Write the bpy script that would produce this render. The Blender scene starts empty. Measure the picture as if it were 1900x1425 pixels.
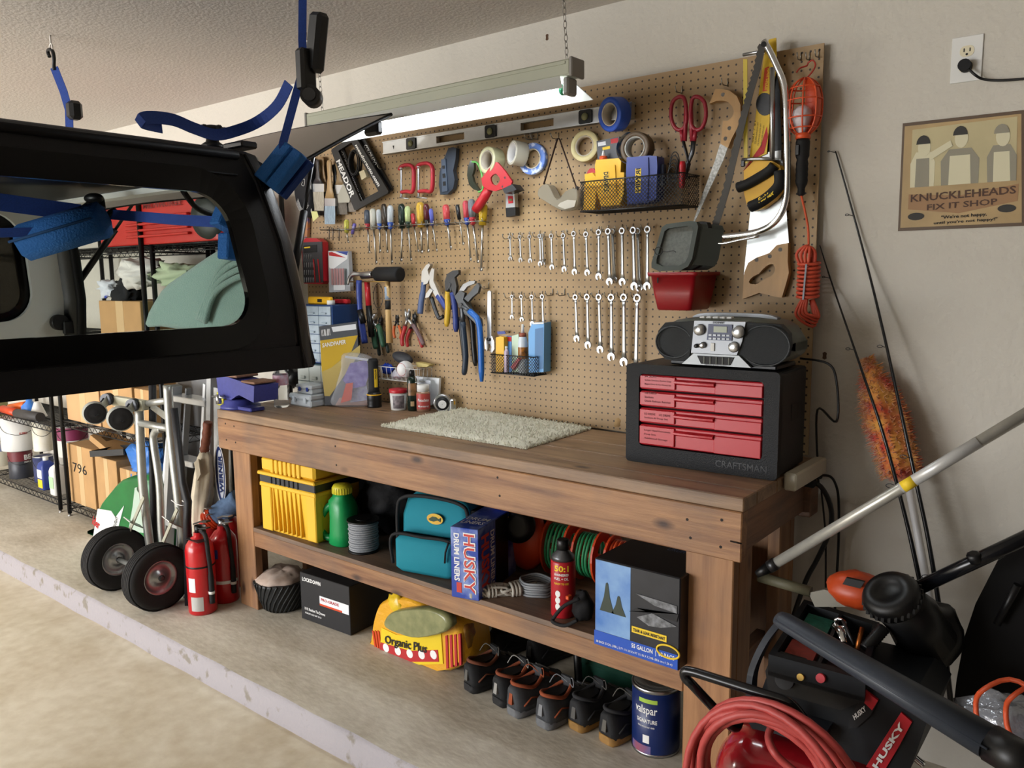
import bpy, math, random
from mathutils import Vector, Matrix
random.seed(7)
C = bpy.context.scene.collection
PI = math.pi
# ---------------------------------------------------------------- camera solved from the photograph
FPX, PW, PH = 1494.94, 1900, 1425
CAM = Vector((2.0144, -2.4808, 1.4483))
def rodr(x, y, z):
    v = Vector((x, y, z)); return Matrix.Rotation(v.length, 3, v.normalized())
RC = rodr(-0.1318, -0.0351, 0.6713)          # world <- (right, forward, up) of a camera that looks along +y
def ray(u, v):
    return RC @ Vector(((u-PW/2)/FPX, 1.0, -(v-PH/2)/FPX))
def Y(u, v, y=0.0):
    d = ray(u, v); return CAM + d*((y-CAM.y)/d.y)
def Z(u, v, z=0.0):
    d = ray(u, v); return CAM + d*((z-CAM.z)/d.z)
def X(u, v, x=0.0):
    d = ray(u, v); return CAM + d*((x-CAM.x)/d.x)
def mpp(P):                                   # metres per photo pixel at a point
    return (RC.transposed() @ (Vector(P)-CAM)).y/FPX

cd = bpy.data.cameras.new('camera'); cam = bpy.data.objects.new('camera', cd); C.objects.link(cam)
cd.sensor_fit = 'HORIZONTAL'; cd.sensor_width = 36.0; cd.lens = 36.0*FPX/PW; cd.clip_start = .01
m3 = RC @ Matrix(((1, 0, 0), (0, 0, -1), (0, 1, 0)))
cam.matrix_world = Matrix.Translation(CAM) @ m3.to_4x4()
bpy.context.scene.camera = cam
vs = bpy.context.scene.view_settings
vs.view_transform = 'Standard'; vs.look = 'None'; vs.gamma = 1.0; vs.use_curve_mapping = False

# ---------------------------------------------------------------- materials
def lin(c):
    if isinstance(c, str):
        c = c.lstrip('#'); c = [int(c[i:i+2], 16)/255 for i in (0, 2, 4)]
    return tuple((x/12.92 if x <= .04045 else ((x+.055)/1.055)**2.4) for x in c) + (1.0,)
MATS = {}
def mat(name, col, rough=.5, metal=0.0, var=0.0, vs_=20, bump=0.0, bs=200, trans=0.0, alpha=1.0, emit=0.0, col2=None, stretch=None, coat=0.0, ior=1.45, thr=.5, sharp=.25, sheen=0.0, spec=None):
    if name in MATS: return MATS[name]
    m = bpy.data.materials.new(name); m.use_nodes = True
    nt = m.node_tree; b = nt.nodes['Principled BSDF']; L = nt.links.new
    c = lin(col)
    b.inputs['Base Color'].default_value = c; b.inputs['Roughness'].default_value = rough; b.inputs['Metallic'].default_value = metal
    b.inputs['Transmission Weight'].default_value = trans; b.inputs['Alpha'].default_value = alpha; b.inputs['IOR'].default_value = ior
    b.inputs['Coat Weight'].default_value = coat
    if spec is not None: b.inputs['Specular IOR Level'].default_value = spec
    if sheen: b.inputs['Sheen Weight'].default_value = sheen
    if emit:
        b.inputs['Emission Color'].default_value = c; b.inputs['Emission Strength'].default_value = emit
    tc = None
    def coords():
        nonlocal tc
        if tc is None:
            t = nt.nodes.new('ShaderNodeTexCoord'); mp = nt.nodes.new('ShaderNodeMapping')
            L(t.outputs['Object'], mp.inputs['Vector']); tc = mp
            if stretch: mp.inputs['Scale'].default_value = stretch
        return tc.outputs['Vector']
    if var or col2 is not None:
        n = nt.nodes.new('ShaderNodeTexNoise'); n.inputs['Scale'].default_value = vs_; n.inputs['Detail'].default_value = 5
        L(coords(), n.inputs['Vector'])
        r = nt.nodes.new('ShaderNodeValToRGB'); e = r.color_ramp.elements
        if col2 is not None: a, z = c, lin(col2)
        else:
            a = tuple(max(0, x*(1-var)) for x in c[:3])+(1,); z = tuple(min(1, x*(1+var)) for x in c[:3])+(1,)
        e[0].position = thr-sharp; e[0].color = a; e[1].position = thr+sharp; e[1].color = z
        L(n.outputs['Fac'], r.inputs['Fac']); L(r.outputs['Color'], b.inputs['Base Color'])
    if bump:
        n2 = nt.nodes.new('ShaderNodeTexNoise'); n2.inputs['Scale'].default_value = bs; n2.inputs['Detail'].default_value = 4
        L(coords(), n2.inputs['Vector'])
        bp = nt.nodes.new('ShaderNodeBump'); bp.inputs['Strength'].default_value = bump; bp.inputs['Distance'].default_value = .01
        L(n2.outputs['Fac'], bp.inputs['Height']); L(bp.outputs['Normal'], b.inputs['Normal'])
    MATS[name] = m; return m

def wood(name, light, dark, axis=0, rough=.55, scale=1.0, knots=True, seed=0.0, amt=.55):
    """sawn, stained lumber: long grain along one axis, rings, knots and grey weathering"""
    if name in MATS: return MATS[name]
    m = bpy.data.materials.new(name); m.use_nodes = True; nt = m.node_tree; L = nt.links.new
    b = nt.nodes['Principled BSDF']; b.inputs['Roughness'].default_value = rough
    t = nt.nodes.new('ShaderNodeTexCoord'); mp = nt.nodes.new('ShaderNodeMapping'); L(t.outputs['Object'], mp.inputs['Vector'])
    s = [26*scale]*3; s[axis] = 1.6*scale; mp.inputs['Scale'].default_value = s; mp.inputs['Location'].default_value = (seed, seed*1.7, seed*.6)
    n = nt.nodes.new('ShaderNodeTexNoise'); n.inputs['Scale'].default_value = 1.0; n.inputs['Detail'].default_value = 6; n.inputs['Distortion'].default_value = .9
    L(mp.outputs['Vector'], n.inputs['Vector'])
    w = nt.nodes.new('ShaderNodeTexNoise'); w.inputs['Scale'].default_value = 5; w.inputs['Detail'].default_value = 8; w.inputs['Roughness'].default_value = .7
    L(mp.outputs['Vector'], w.inputs['Vector'])
    mx = nt.nodes.new('ShaderNodeMix'); mx.data_type = 'FLOAT'; mx.inputs[0].default_value = .35
    L(n.outputs['Fac'], mx.inputs[2]); L(w.outputs['Fac'], mx.inputs[3])
    r = nt.nodes.new('ShaderNodeValToRGB'); e = r.color_ramp.elements
    e[0].position = .32; e[0].color = lin(dark); e[1].position = .62; e[1].color = lin(light)
    L(mx.outputs[0], r.inputs['Fac'])
    out = r.outputs['Color']
    if knots:
        mp2 = nt.nodes.new('ShaderNodeMapping'); L(t.outputs['Object'], mp2.inputs['Vector'])
        s2 = [9.0]*3; s2[axis] = 4.2; mp2.inputs['Scale'].default_value = s2; mp2.inputs['Location'].default_value = (seed*2.1, seed, seed)
        vo = nt.nodes.new('ShaderNodeTexVoronoi'); vo.inputs['Scale'].default_value = 1.0; L(mp2.outputs['Vector'], vo.inputs['Vector'])
        kr = nt.nodes.new('ShaderNodeValToRGB'); k = kr.color_ramp.elements
        k[0].position = .05; k[0].color = (1, 1, 1, 1); k[1].position = .17; k[1].color = (0, 0, 0, 1)
        L(vo.outputs['Distance'], kr.inputs['Fac'])
        big = nt.nodes.new('ShaderNodeTexNoise'); big.inputs['Scale'].default_value = 3.5; big.inputs['Detail'].default_value = 3
        L(t.outputs['Object'], big.inputs['Vector'])
        br = nt.nodes.new('ShaderNodeValToRGB'); k2 = br.color_ramp.elements
        k2[0].position = .45; k2[0].color = (0, 0, 0, 1); k2[1].position = .7; k2[1].color = (amt, amt, amt, 1)
        L(big.outputs['Fac'], br.inputs['Fac'])
        m1 = nt.nodes.new('ShaderNodeMix'); m1.data_type = 'RGBA'; m1.inputs[7].default_value = lin('#4a4644')
        L(br.outputs['Color'], m1.inputs[0]); L(out, m1.inputs[6])
        m2 = nt.nodes.new('ShaderNodeMix'); m2.data_type = 'RGBA'; m2.inputs[7].default_value = lin('#3b2418')
        L(kr.outputs['Color'], m2.inputs[0]); L(m1.outputs[2], m2.inputs[6]); out = m2.outputs[2]
    L(out, b.inputs['Base Color'])
    bp = nt.nodes.new('ShaderNodeBump'); bp.inputs['Strength'].default_value = .25; bp.inputs['Distance'].default_value = .004
    L(w.outputs['Fac'], bp.inputs['Height']); L(bp.outputs['Normal'], b.inputs['Normal'])
    MATS[name] = m; return m

# ---------------------------------------------------------------- mesh builder
def frame_from(z, up=Vector((0, 0, 1))):
    z = Vector(z).normalized()
    if abs(z.dot(up)) > .98: up = Vector((0, 1, 0))
    x = up.cross(z).normalized(); y = z.cross(x)
    return x, y, z
class MB:
    def __init__(s): s.v = []; s.f = []; s.sm = []
    def add(s, vs_, fs, smooth=True, M=None):
        o = len(s.v)
        s.v += [(M @ Vector(p)) if M is not None else Vector(p) for p in vs_]
        s.f += [tuple(i+o for i in f) for f in fs]; s.sm += [smooth]*len(fs); return s
    def box(s, c, d, M=None, bev=0.0):
        hx, hy, hz = d[0]/2, d[1]/2, d[2]/2; b = min(bev, hx*.49, hy*.49, hz*.49)
        if b <= 0:
            v = [(sx*hx, sy*hy, sz*hz) for sx in (-1, 1) for sy in (-1, 1) for sz in (-1, 1)]
            f = [(0, 1, 3, 2), (4, 6, 7, 5), (0, 4, 5, 1), (2, 3, 7, 6), (0, 2, 6, 4), (1, 5, 7, 3)]
        else:
            v = []; idx = {}
            for sx in (-1, 1):
                for sy in (-1, 1):
                    for sz in (-1, 1):
                        for a in range(3):
                            p = [sx*(hx-b), sy*(hy-b), sz*(hz-b)]; p[a] = (sx*hx, sy*hy, sz*hz)[a]
                            idx[(sx, sy, sz, a)] = len(v); v.append(tuple(p))
            f = []
            S = (-1, 1)
            for a in range(3):
                o1, o2 = [(1, 2), (2, 0), (0, 1)][a]
                for sg in S:
                    q = []
                    for (p1, p2) in ((-1, -1), (1, -1), (1, 1), (-1, 1)):
                        k = [0, 0, 0]; k[a] = sg; k[o1] = p1; k[o2] = p2; q.append(idx[(k[0], k[1], k[2], a)])
                    f.append(tuple(q if sg > 0 else q[::-1]))
                for s1 in S:
                    for s2 in S:
                        q = []
                        for (t, ax) in ((-1, o1), (1, o1), (1, o2), (-1, o2)):
                            k = [0, 0, 0]; k[a] = t; k[o1] = s1; k[o2] = s2; q.append(idx[(k[0], k[1], k[2], ax)])
                        f.append(tuple(q if s1*s2 > 0 else q[::-1]))
            for sx in S:
                for sy in S:
                    for sz in S:
                        q = [idx[(sx, sy, sz, a)] for a in range(3)]; f.append(tuple(q if sx*sy*sz > 0 else q[::-1]))
        T = Matrix.Translation(Vector(c))
        return s.add(v, f, False, (M @ T) if M is not None else T)
    def cyl(s, p0, p1, r0, r1=None, n=16, caps=True):
        r1 = r0 if r1 is None else r1
        return s.tube([p0, p1], [r0, r1], n, caps=caps)
    def tube(s, pts, r, n=8, closed=False, caps=True, flat=None):
        pts = [Vector(p) for p in pts]; N = len(pts); rs = r if isinstance(r, (list, tuple)) else [r]*N
        tg = []
        for i in range(N):
            a = pts[(i-1) % N] if (closed or i > 0) else pts[i]; b = pts[(i+1) % N] if (closed or i < N-1) else pts[i]
            t = (b-a); tg.append(t.normalized() if t.length > 1e-9 else Vector((0, 0, 1)))
        x, y, _ = frame_from(tg[0]); v = []
        for i in range(N):
            x = (x - tg[i]*x.dot(tg[i])); x = x.normalized() if x.length > 1e-6 else frame_from(tg[i])[0]
            y = tg[i].cross(x)
            for k in range(n):
                a = 2*PI*k/n; fy = flat if flat else 1.0
                v.append(pts[i] + x*(math.cos(a)*rs[i]) + y*(math.sin(a)*rs[i]*fy))
        f = []
        for i in range(N if closed else N-1):
            j = (i+1) % N
            for k in range(n):
                l = (k+1) % n; f.append((i*n+k, i*n+l, j*n+l, j*n+k))
        s.add(v, f, True)
        if caps and not closed:
            o = len(s.v)-len(v)
            s.f.append(tuple(o+k for k in range(n))[::-1]); s.f.append(tuple(o+(N-1)*n+k for k in range(n))); s.sm += [False]*2
        return s
    def lathe(s, prof, o=(0, 0, 0), ax=(0, 0, 1), n=24, caps=True, a0=0.0, a1=2*PI, sx=1.0, sy=1.0):
        x, y, z = frame_from(ax); o = Vector(o); v = []; full = abs(a1-a0-2*PI) < 1e-6
        if abs(Vector(ax).normalized().z) > .999: x, y = Vector((1, 0, 0)), Vector((0, 1, 0))*(1 if Vector(ax).z > 0 else -1)
        cnt = n if full else n+1
        for (r, h) in prof:
            for k in range(cnt):
                a = a0+(a1-a0)*k/n; v.append(o+z*h+x*(r*sx*math.cos(a))+y*(r*sy*math.sin(a)))
        f = []
        for i in range(len(prof)-1):
            for k in range(n):
                l = (k+1) % cnt; f.append((i*cnt+k, i*cnt+l, (i+1)*cnt+l, (i+1)*cnt+k))
        s.add(v, f, True)
        if caps and full:
            q = len(s.v)-len(v)
            s.f.append(tuple(q+k for k in range(n))[::-1]); s.f.append(tuple(q+(len(prof)-1)*n+k for k in range(n))); s.sm += [False]*2
        return s
    def sphere(s, c, r, n=16, m=10, sc=(1, 1, 1), M=None):
        prof = [(max(1e-4, math.sin(PI*i/m)), -math.cos(PI*i/m)) for i in range(m+1)]
        t = MB().lathe(prof, n=n, caps=False)
        T = Matrix.Translation(Vector(c)) @ (M.to_4x4() if M is not None else Matrix.Identity(4)) @ Matrix.Diagonal((r*sc[0], r*sc[1], r*sc[2], 1))
        return s.add(t.v, t.f, True, T)
    def prism(s, poly, dv, smooth=False, bev=0.0):
        """extrude a planar 3-D polygon along dv"""
        p = [Vector(q) for q in poly]; n = len(p); dv = Vector(dv)
        nr = Vector((0, 0, 0))
        for i in range(n): nr += p[i].cross(p[(i+1) % n])
        if nr.dot(dv) > 0: p = p[::-1]
        f = [tuple(range(n)), tuple(range(2*n-1, n-1, -1))]
        f += [(i, i+n, (i+1) % n+n, (i+1) % n) for i in range(n)]
        return s.add(p+[q+dv for q in p], f, smooth)
    def ring(s, outer, inner, dv, smooth=False):
        """plate with a hole; outer and inner have the same number of points"""
        n = len(outer); dv = Vector(dv); a = [Vector(q) for q in outer]; b = [Vector(q) for q in inner]
        v = a+b+[q+dv for q in a]+[q+dv for q in b]; f = []
        for i in range(n):
            j = (i+1) % n
            f += [(i, j, n+j, n+i), (2*n+i, 3*n+i, 3*n+j, 2*n+j), (i, 2*n+i, 2*n+j, j), (n+i, n+j, 3*n+j, 3*n+i)]
        return s.add(v, f, smooth)
    def loft(s, rings, caps=True, smooth=True, closed=True):
        n = len(rings[0]); v = [Vector(p) for r in rings for p in r]; f = []
        for i in range(len(rings)-1):
            for k in range(n if closed else n-1):
                l = (k+1) % n; f.append((i*n+k, i*n+l, (i+1)*n+l, (i+1)*n+k))
        s.add(v, f, smooth)
        if caps:
            o = len(s.v)-len(v); s.f += [tuple(o+k for k in range(n))[::-1], tuple(o+(len(rings)-1)*n+k for k in range(n))]; s.sm += [False]*2
        return s
    def grid(s, fn, nu, nv, smooth=True):
        v = [fn(i/nu, j/nv) for j in range(nv+1) for i in range(nu+1)]
        f = [(j*(nu+1)+i, j*(nu+1)+i+1, (j+1)*(nu+1)+i+1, (j+1)*(nu+1)+i) for j in range(nv) for i in range(nu)]
        return s.add(v, f, smooth)
    def strap(s, pts, w, wd, t=.002):
        """a flat band along pts, width w along direction wd"""
        pts = [Vector(p) for p in pts]; N = len(pts); rg = []
        for i in range(N):
            tg = (pts[min(i+1, N-1)]-pts[max(i-1, 0)]).normalized()
            d = wd[i] if isinstance(wd, list) else wd
            d = Vector(d); d = (d-tg*d.dot(tg)).normalized(); nn = tg.cross(d).normalized()*t/2; h = d*w/2
            rg.append([pts[i]-h-nn, pts[i]+h-nn, pts[i]+h+nn, pts[i]-h+nn])
        return s.loft(rg, smooth=False)
    def addmb(s, o, M=None):
        k = len(s.v); s.v += [(M @ p) if M is not None else p.copy() for p in o.v]
        s.f += [tuple(i+k for i in f) for f in o.f]; s.sm += o.sm; return s
    def bounds(s):
        return Vector([min(p[i] for p in s.v) for i in range(3)]), Vector([max(p[i] for p in s.v) for i in range(3)])
def link_mesh(name, mb, m, loc, parent=None):
    me = bpy.data.meshes.new(name); me.from_pydata([tuple(p-loc) for p in mb.v], [], mb.f)
    me.polygons.foreach_set('use_smooth', mb.sm)
    if m is not None: me.materials.append(m)
    me.validate()
    o = bpy.data.objects.new(name, me); C.objects.link(o); o['n'] = 0; del o['n']
    return o
WLOC = {}
def thing(name, label, cat, loc, group=None):
    o = bpy.data.objects.new(name, None); C.objects.link(o); o.location = Vector(loc); o.empty_display_size = .05
    o['label'] = label; o['category'] = cat
    if group: o['group'] = group
    WLOC[o.name] = Vector(loc); return o
def part(name, mb, m, parent, label=None, kind=None):
    loc = WLOC[parent.name]
    o = link_mesh(name, mb, m, loc); o.parent = parent; WLOC[o.name] = loc
    if label: o['label'] = label
    if kind: o['kind'] = kind
    return o
def single(name, label, cat, mb, m, group=None, kind=None):
    a, b = mb.bounds(); loc = Vector(((a.x+b.x)/2, (a.y+b.y)/2, a.z))
    o = link_mesh(name, mb, m, loc); o.location = loc; WLOC[o.name] = loc
    o['label'] = label; o['category'] = cat
    if group: o['group'] = group
    if kind: o['kind'] = kind
    return o
def struct(name, mb, m, label=None):
    o = link_mesh(name, mb, m, Vector((0, 0, 0))); o['kind'] = 'structure'; WLOC[o.name] = Vector((0, 0, 0)); return o
# ---------------------------------------------------------------- lettering
def text_mb(s, bold=0.0, shear=0.0):
    cu = bpy.data.curves.new('lettering', 'FONT'); cu.body = s; cu.size = 1.0; cu.offset = bold; cu.shear = shear; cu.resolution_u = 2
    ob = bpy.data.objects.new('lettering', cu); C.objects.link(ob); bpy.context.view_layer.update()
    me = bpy.data.meshes.new_from_object(ob.evaluated_get(bpy.context.evaluated_depsgraph_get()))
    v = [p.co.copy() for p in me.vertices]; f = [tuple(p.vertices) for p in me.polygons]
    bpy.data.objects.remove(ob); bpy.data.curves.remove(cu); bpy.data.meshes.remove(me)
    if not v: return [], []
    x0 = min(p.x for p in v); x1 = max(p.x for p in v); y0 = min(p.y for p in v); y1 = max(p.y for p in v)
    return [((p.x-x0)/max(1e-6, x1-x0), (p.y-y0)/max(1e-6, y1-y0)) for p in v], f
TXT = {}
def text_on(mb, s, fn, bold=.012, shear=0.0):
    """lettering mapped by fn(a, b): a 0..1 along the line, b 0..1 up"""
    k = (s, bold, shear)
    if k not in TXT: TXT[k] = text_mb(s, bold, shear)
    v, f = TXT[k]
    mb.add([fn(a, b) for a, b in v], f, False); return mb
def text_flat(mb, s, o, ux, uy, lift=.0006, bold=.012, shear=0.0):
    o = Vector(o); ux = Vector(ux); uy = Vector(uy); n = ux.cross(uy).normalized()*lift
    return text_on(mb, s, lambda a, b: o+ux*a+uy*b+n, bold, shear)
def text_px(mb, s, tl, tr, bl, y, bold=.012, lift=.0008):
    """lettering on a plane y=const facing the room; corners given in the photo's pixels"""
    A, B, D = Y(*tl, y), Y(*tr, y), Y(*bl, y)
    return text_flat(mb, s, D, B-A, A-D, lift, bold)
def text_cyl(mb, s, c, r, a0, a1, z0, z1, bold=.012, lift=.0006):
    c = Vector(c); r = r+lift
    return text_on(mb, s, lambda a, b: c+Vector((r*math.cos(a0+(a1-a0)*a), r*math.sin(a0+(a1-a0)*a), z0+(z1-z0)*b)), bold)
def away(P, d):                               # the point d further from the camera on the same level
    h = Vector((P.x-CAM.x, P.y-CAM.y, 0)).normalized(); return P+h*d
# ---------------------------------------------------------------- small geometry helpers
def poly_px(pts, y): return [Y(u, v, y) for u, v in pts]
def plate_px(mb, pts, y, t):                  # outline on plane y extruded t towards the wall
    return mb.prism(poly_px(pts, y), (0, t, 0))
def ring_px(mb, outer, inner, y, t, n=40):
    """plate with a hole from two outlines in photo pixels, matched by direction from the hole's centre"""
    cx, cy = sum(p[0] for p in inner)/len(inner), sum(p[1] for p in inner)/len(inner)
    def hit(poly, a):
        dx, dy = math.cos(a), math.sin(a); best = 0
        for (x0, y0), (x1, y1) in zip(poly, poly[1:]+poly[:1]):
            ex, ey = x1-x0, y1-y0; den = dx*ey-dy*ex
            if abs(den) < 1e-9: continue
            s_ = ((x0-cx)*ey-(y0-cy)*ex)/den; w_ = ((x0-cx)*dy-(y0-cy)*dx)/den
            if s_ > 0 and -1e-6 <= w_ <= 1+1e-6: best = max(best, s_)
        return (cx+dx*best, cy+dy*best)
    A = [math.atan2(p[1]-cy, p[0]-cx) for p in outer]+[2*PI*i/n-PI for i in range(n)]; A = sorted(set(round(a, 4) for a in A))
    return mb.ring(poly_px([hit(outer, a) for a in A], y), poly_px([hit(inner, a) for a in A], y), (0, t, 0))
def catmull(pts, k=6, closed=False):
    pts = [Vector(p) for p in pts]; N = len(pts); out = []
    for i in range(N if closed else N-1):
        p0 = pts[(i-1) % N] if closed or i > 0 else pts[0]; p1 = pts[i]; p2 = pts[(i+1) % N]; p3 = pts[(i+2) % N] if closed or i+2 < N else pts[-1]
        for j in range(k):
            t = j/k
            out.append(.5*((2*p1)+(p2-p0)*t+(2*p0-5*p1+4*p2-p3)*t*t+(3*p1-p0-3*p2+p3)*t**3))
    if not closed: out.append(pts[-1])
    return out
def rrect(w, h, r, n=4):
    out = []
    for cx, cy, a in ((w/2-r, h/2-r, 0), (-w/2+r, h/2-r, PI/2), (-w/2+r, -h/2+r, PI), (w/2-r, -h/2+r, 1.5*PI)):
        out += [(cx+r*math.cos(a+PI/2*i/n), cy+r*math.sin(a+PI/2*i/n)) for i in range(n+1)]
    return out
def place(o, ux, uy=None):                    # frame with x along ux (horizontal), z up
    ux = Vector(ux); ux.z = 0; ux.normalize(); uy = Vector((-ux.y, ux.x, 0))
    return Matrix(((ux.x, uy.x, 0, o[0]), (ux.y, uy.y, 0, o[1]), (0, 0, 1, o[2]), (0, 0, 0, 1)))
def foot(u0, v0, u1, v1, z):                  # frame on a horizontal surface: origin at the left front corner, x to the right front corner
    a, b = Z(u0, v0, z), Z(u1, v1, z); return place(a, b-a), (b-a).length
def clump(mb, c, r, n=20, m=12, amp=.12, sc=(1, 1, 1), seed=0, freq=3.0):
    from mathutils import noise
    t = MB().sphere((0, 0, 0), 1, n, m)
    for p in t.v:
        q = noise.noise(p*freq+Vector((seed*7.3, seed*3.1, seed)))
        q2 = noise.noise(p*freq*2.7+Vector((seed, seed*5.1, 1.7*seed)))
        s_ = 1+amp*2*(q+.5*q2); p.x *= s_*sc[0]*r; p.y *= s_*sc[1]*r; p.z *= s_*sc[2]*r
    return mb.addmb(t, Matrix.Translation(Vector(c)))
# ---------------------------------------------------------------- shared materials
m_black = mat('black plastic', '#0b0b0c', .42)
m_rubber = mat('black rubber', '#0e0e10', .75)
m_steel = mat('steel', '#b9bcc0', .28, 1.0)
m_dsteel = mat('dark steel', '#4a4b4d', .4, .9)
m_alu = mat('aluminium', '#c3c6c8', .35, .9, var=.08)
m_chrome = mat('chrome', '#e2e4e6', .12, 1.0)
m_white = mat('white plastic', '#d9d9d5', .45)
m_red = mat('red plastic', '#b3202a', .38)
m_yellow = mat('yellow plastic', '#e2ad1c', .42)
m_blue = mat('blue plastic', '#2c3f8a', .42)
m_blacktext = mat('black print', '#0e0e10', .6)
m_whitetext = mat('white print', '#e8e8e6', .6)
m_redtext = mat('red print', '#b02226', .6)
m_yeltext = mat('yellow print', '#e6c32a', .6)
m_card = mat('brown cardboard', '#b08a5c', .8, var=.1, vs_=9)
m_clear = mat('clear plastic', '#eef2f4', .12, trans=.95, ior=1.12)
m_paper = mat('white paper', '#dcdfe2', .7)
m_bead = mat('hook wire', '#9c9a94', .35, 1.0)
# ================================================================ the garage
def concrete(name, base, dark, scale=1.6, streak=None, bump=.12):
    if name in MATS: return MATS[name]
    m = bpy.data.materials.new(name); m.use_nodes = True; nt = m.node_tree; L = nt.links.new; b = nt.nodes['Principled BSDF']
    b.inputs['Roughness'].default_value = .62; b.inputs['Specular IOR Level'].default_value = .3
    t = nt.nodes.new('ShaderNodeTexCoord'); mp = nt.nodes.new('ShaderNodeMapping'); L(t.outputs['Object'], mp.inputs['Vector'])
    if streak: mp.inputs['Scale'].default_value = streak; mp.inputs['Rotation'].default_value = (0, 0, .5)
    a = nt.nodes.new('ShaderNodeTexNoise'); a.inputs['Scale'].default_value = scale; a.inputs['Detail'].default_value = 9; a.inputs['Roughness'].default_value = .62; a.inputs['Distortion'].default_value = .4
    L(mp.outputs['Vector'], a.inputs['Vector'])
    f = nt.nodes.new('ShaderNodeTexNoise'); f.inputs['Scale'].default_value = scale*14; f.inputs['Detail'].default_value = 6; L(mp.outputs['Vector'], f.inputs['Vector'])
    mx = nt.nodes.new('ShaderNodeMix'); mx.data_type = 'FLOAT'; mx.inputs[0].default_value = .3; L(a.outputs['Fac'], mx.inputs[2]); L(f.outputs['Fac'], mx.inputs[3])
    r = nt.nodes.new('ShaderNodeValToRGB'); e = r.color_ramp.elements; e[0].position = .34; e[0].color = lin(dark); e[1].position = .6; e[1].color = lin(base)
    L(mx.outputs[0], r.inputs['Fac']); L(r.outputs['Color'], b.inputs['Base Color'])
    bp = nt.nodes.new('ShaderNodeBump'); bp.inputs['Strength'].default_value = bump; bp.inputs['Distance'].default_value = .01; L(f.outputs['Fac'], bp.inputs['Height']); L(bp.outputs['Normal'], b.inputs['Normal'])
    MATS[name] = m; return m
WY = .03                       # face of the back wall; the pegboard stands a little in front of it
XL, XR, YF, ZC = -6.0, 2.95, -7.0, 2.375
STEP = -.93
m_wall = mat('textured cream wall paint', '#c5c0b5', .75, var=.03, vs_=3, bump=.3, bs=55)
m_ceil = mat('textured ceiling paint', '#cdc7c0', .85, var=.04, vs_=60, bump=.28, bs=75)
m_floor = concrete('lower concrete floor', '#dbd3c0', '#b8aa90', 1.3)
m_slab = concrete('raised concrete slab', '#cfc9bb', '#a59c8b', 1.7, (1, 2.2, 1))
m_edge = mat('chipped white edge paint', '#979296', .6, var=.2, vs_=14, col2='#999498', thr=.38, sharp=.04, bump=.3, bs=60)
m_edge.node_tree.nodes['Color Ramp'].color_ramp.elements[0].color = lin('#7d766c')
struct('wall_back', MB().box(((XL+XR)/2, WY+.06, 1.15), (XR-XL+.24, .12, 2.7)), m_wall)
struct('wall_left', MB().box((XL-.06, (YF+WY)/2, 1.15), (.12, WY-YF, 2.7)), m_wall)
struct('wall_right', MB().box((XR+.06, (YF+WY)/2, 1.15), (.12, WY-YF, 2.7)), mat('dark bounce cutting wall', '#3d352f', .7))  # unseen wall, coloured dark to cut bounce light on the right side
DX0, DX1, DZ = -5.5, -.6, 2.12
fw = MB().box(((XL+DX0)/2, YF-.06, 1.15), (DX0-XL, .12, 2.7)).box(((XR+DX1)/2, YF-.06, 1.15), (XR-DX1, .12, 2.7)).box(((DX0+DX1)/2, YF-.06, (DZ+2.5)/2), (DX1-DX0, .12, 2.5-DZ))
struct('wall_front', fw, m_wall)
struct('ceiling', MB().box(((XL+XR)/2, (YF+WY)/2, ZC+.05), (XR-XL+.2, WY-YF+.2, .1)), m_ceil)
struct('floor', MB().box(((XL+XR)/2, (YF+WY)/2-3, -.15), (XR-XL+.2, WY-YF+6, .1)), m_floor)
# raised slab with a worn, slightly wavy painted nosing
def slab():
    from mathutils import noise
    b = MB(); xs = [XL+i*.05 for i in range(int((XR-XL)/.05)+1)]
    prof = lambda x: [(WY, 0), (STEP+.03, 0), (STEP+.012+.006*noise.noise(Vector((x*5, 0, 0))), -.002), (STEP, -.012+.006*noise.noise(Vector((x*9, 3, 0)))), (STEP-.006+.006*noise.noise(Vector((x*4, 7, 0))), -.1)]
    v = []; f = []
    for x in xs: v += [(x, p[0], p[1]) for p in prof(x)]
    for i in range(len(xs)-1):
        for k in range(4): f.append((i*5+k, i*5+k+1, i*5+k+6, i*5+k+5))
    return v, f
sv, sf = slab()
def keep(sel):
    b = MB(); b.add(sv, [f[::-1] for i, f in enumerate(sf) if (i % 4) in sel], True); return b
struct('floor_platform', keep((0, 1)), m_slab); struct('trim_1', keep((2, 3)), m_edge)
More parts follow.
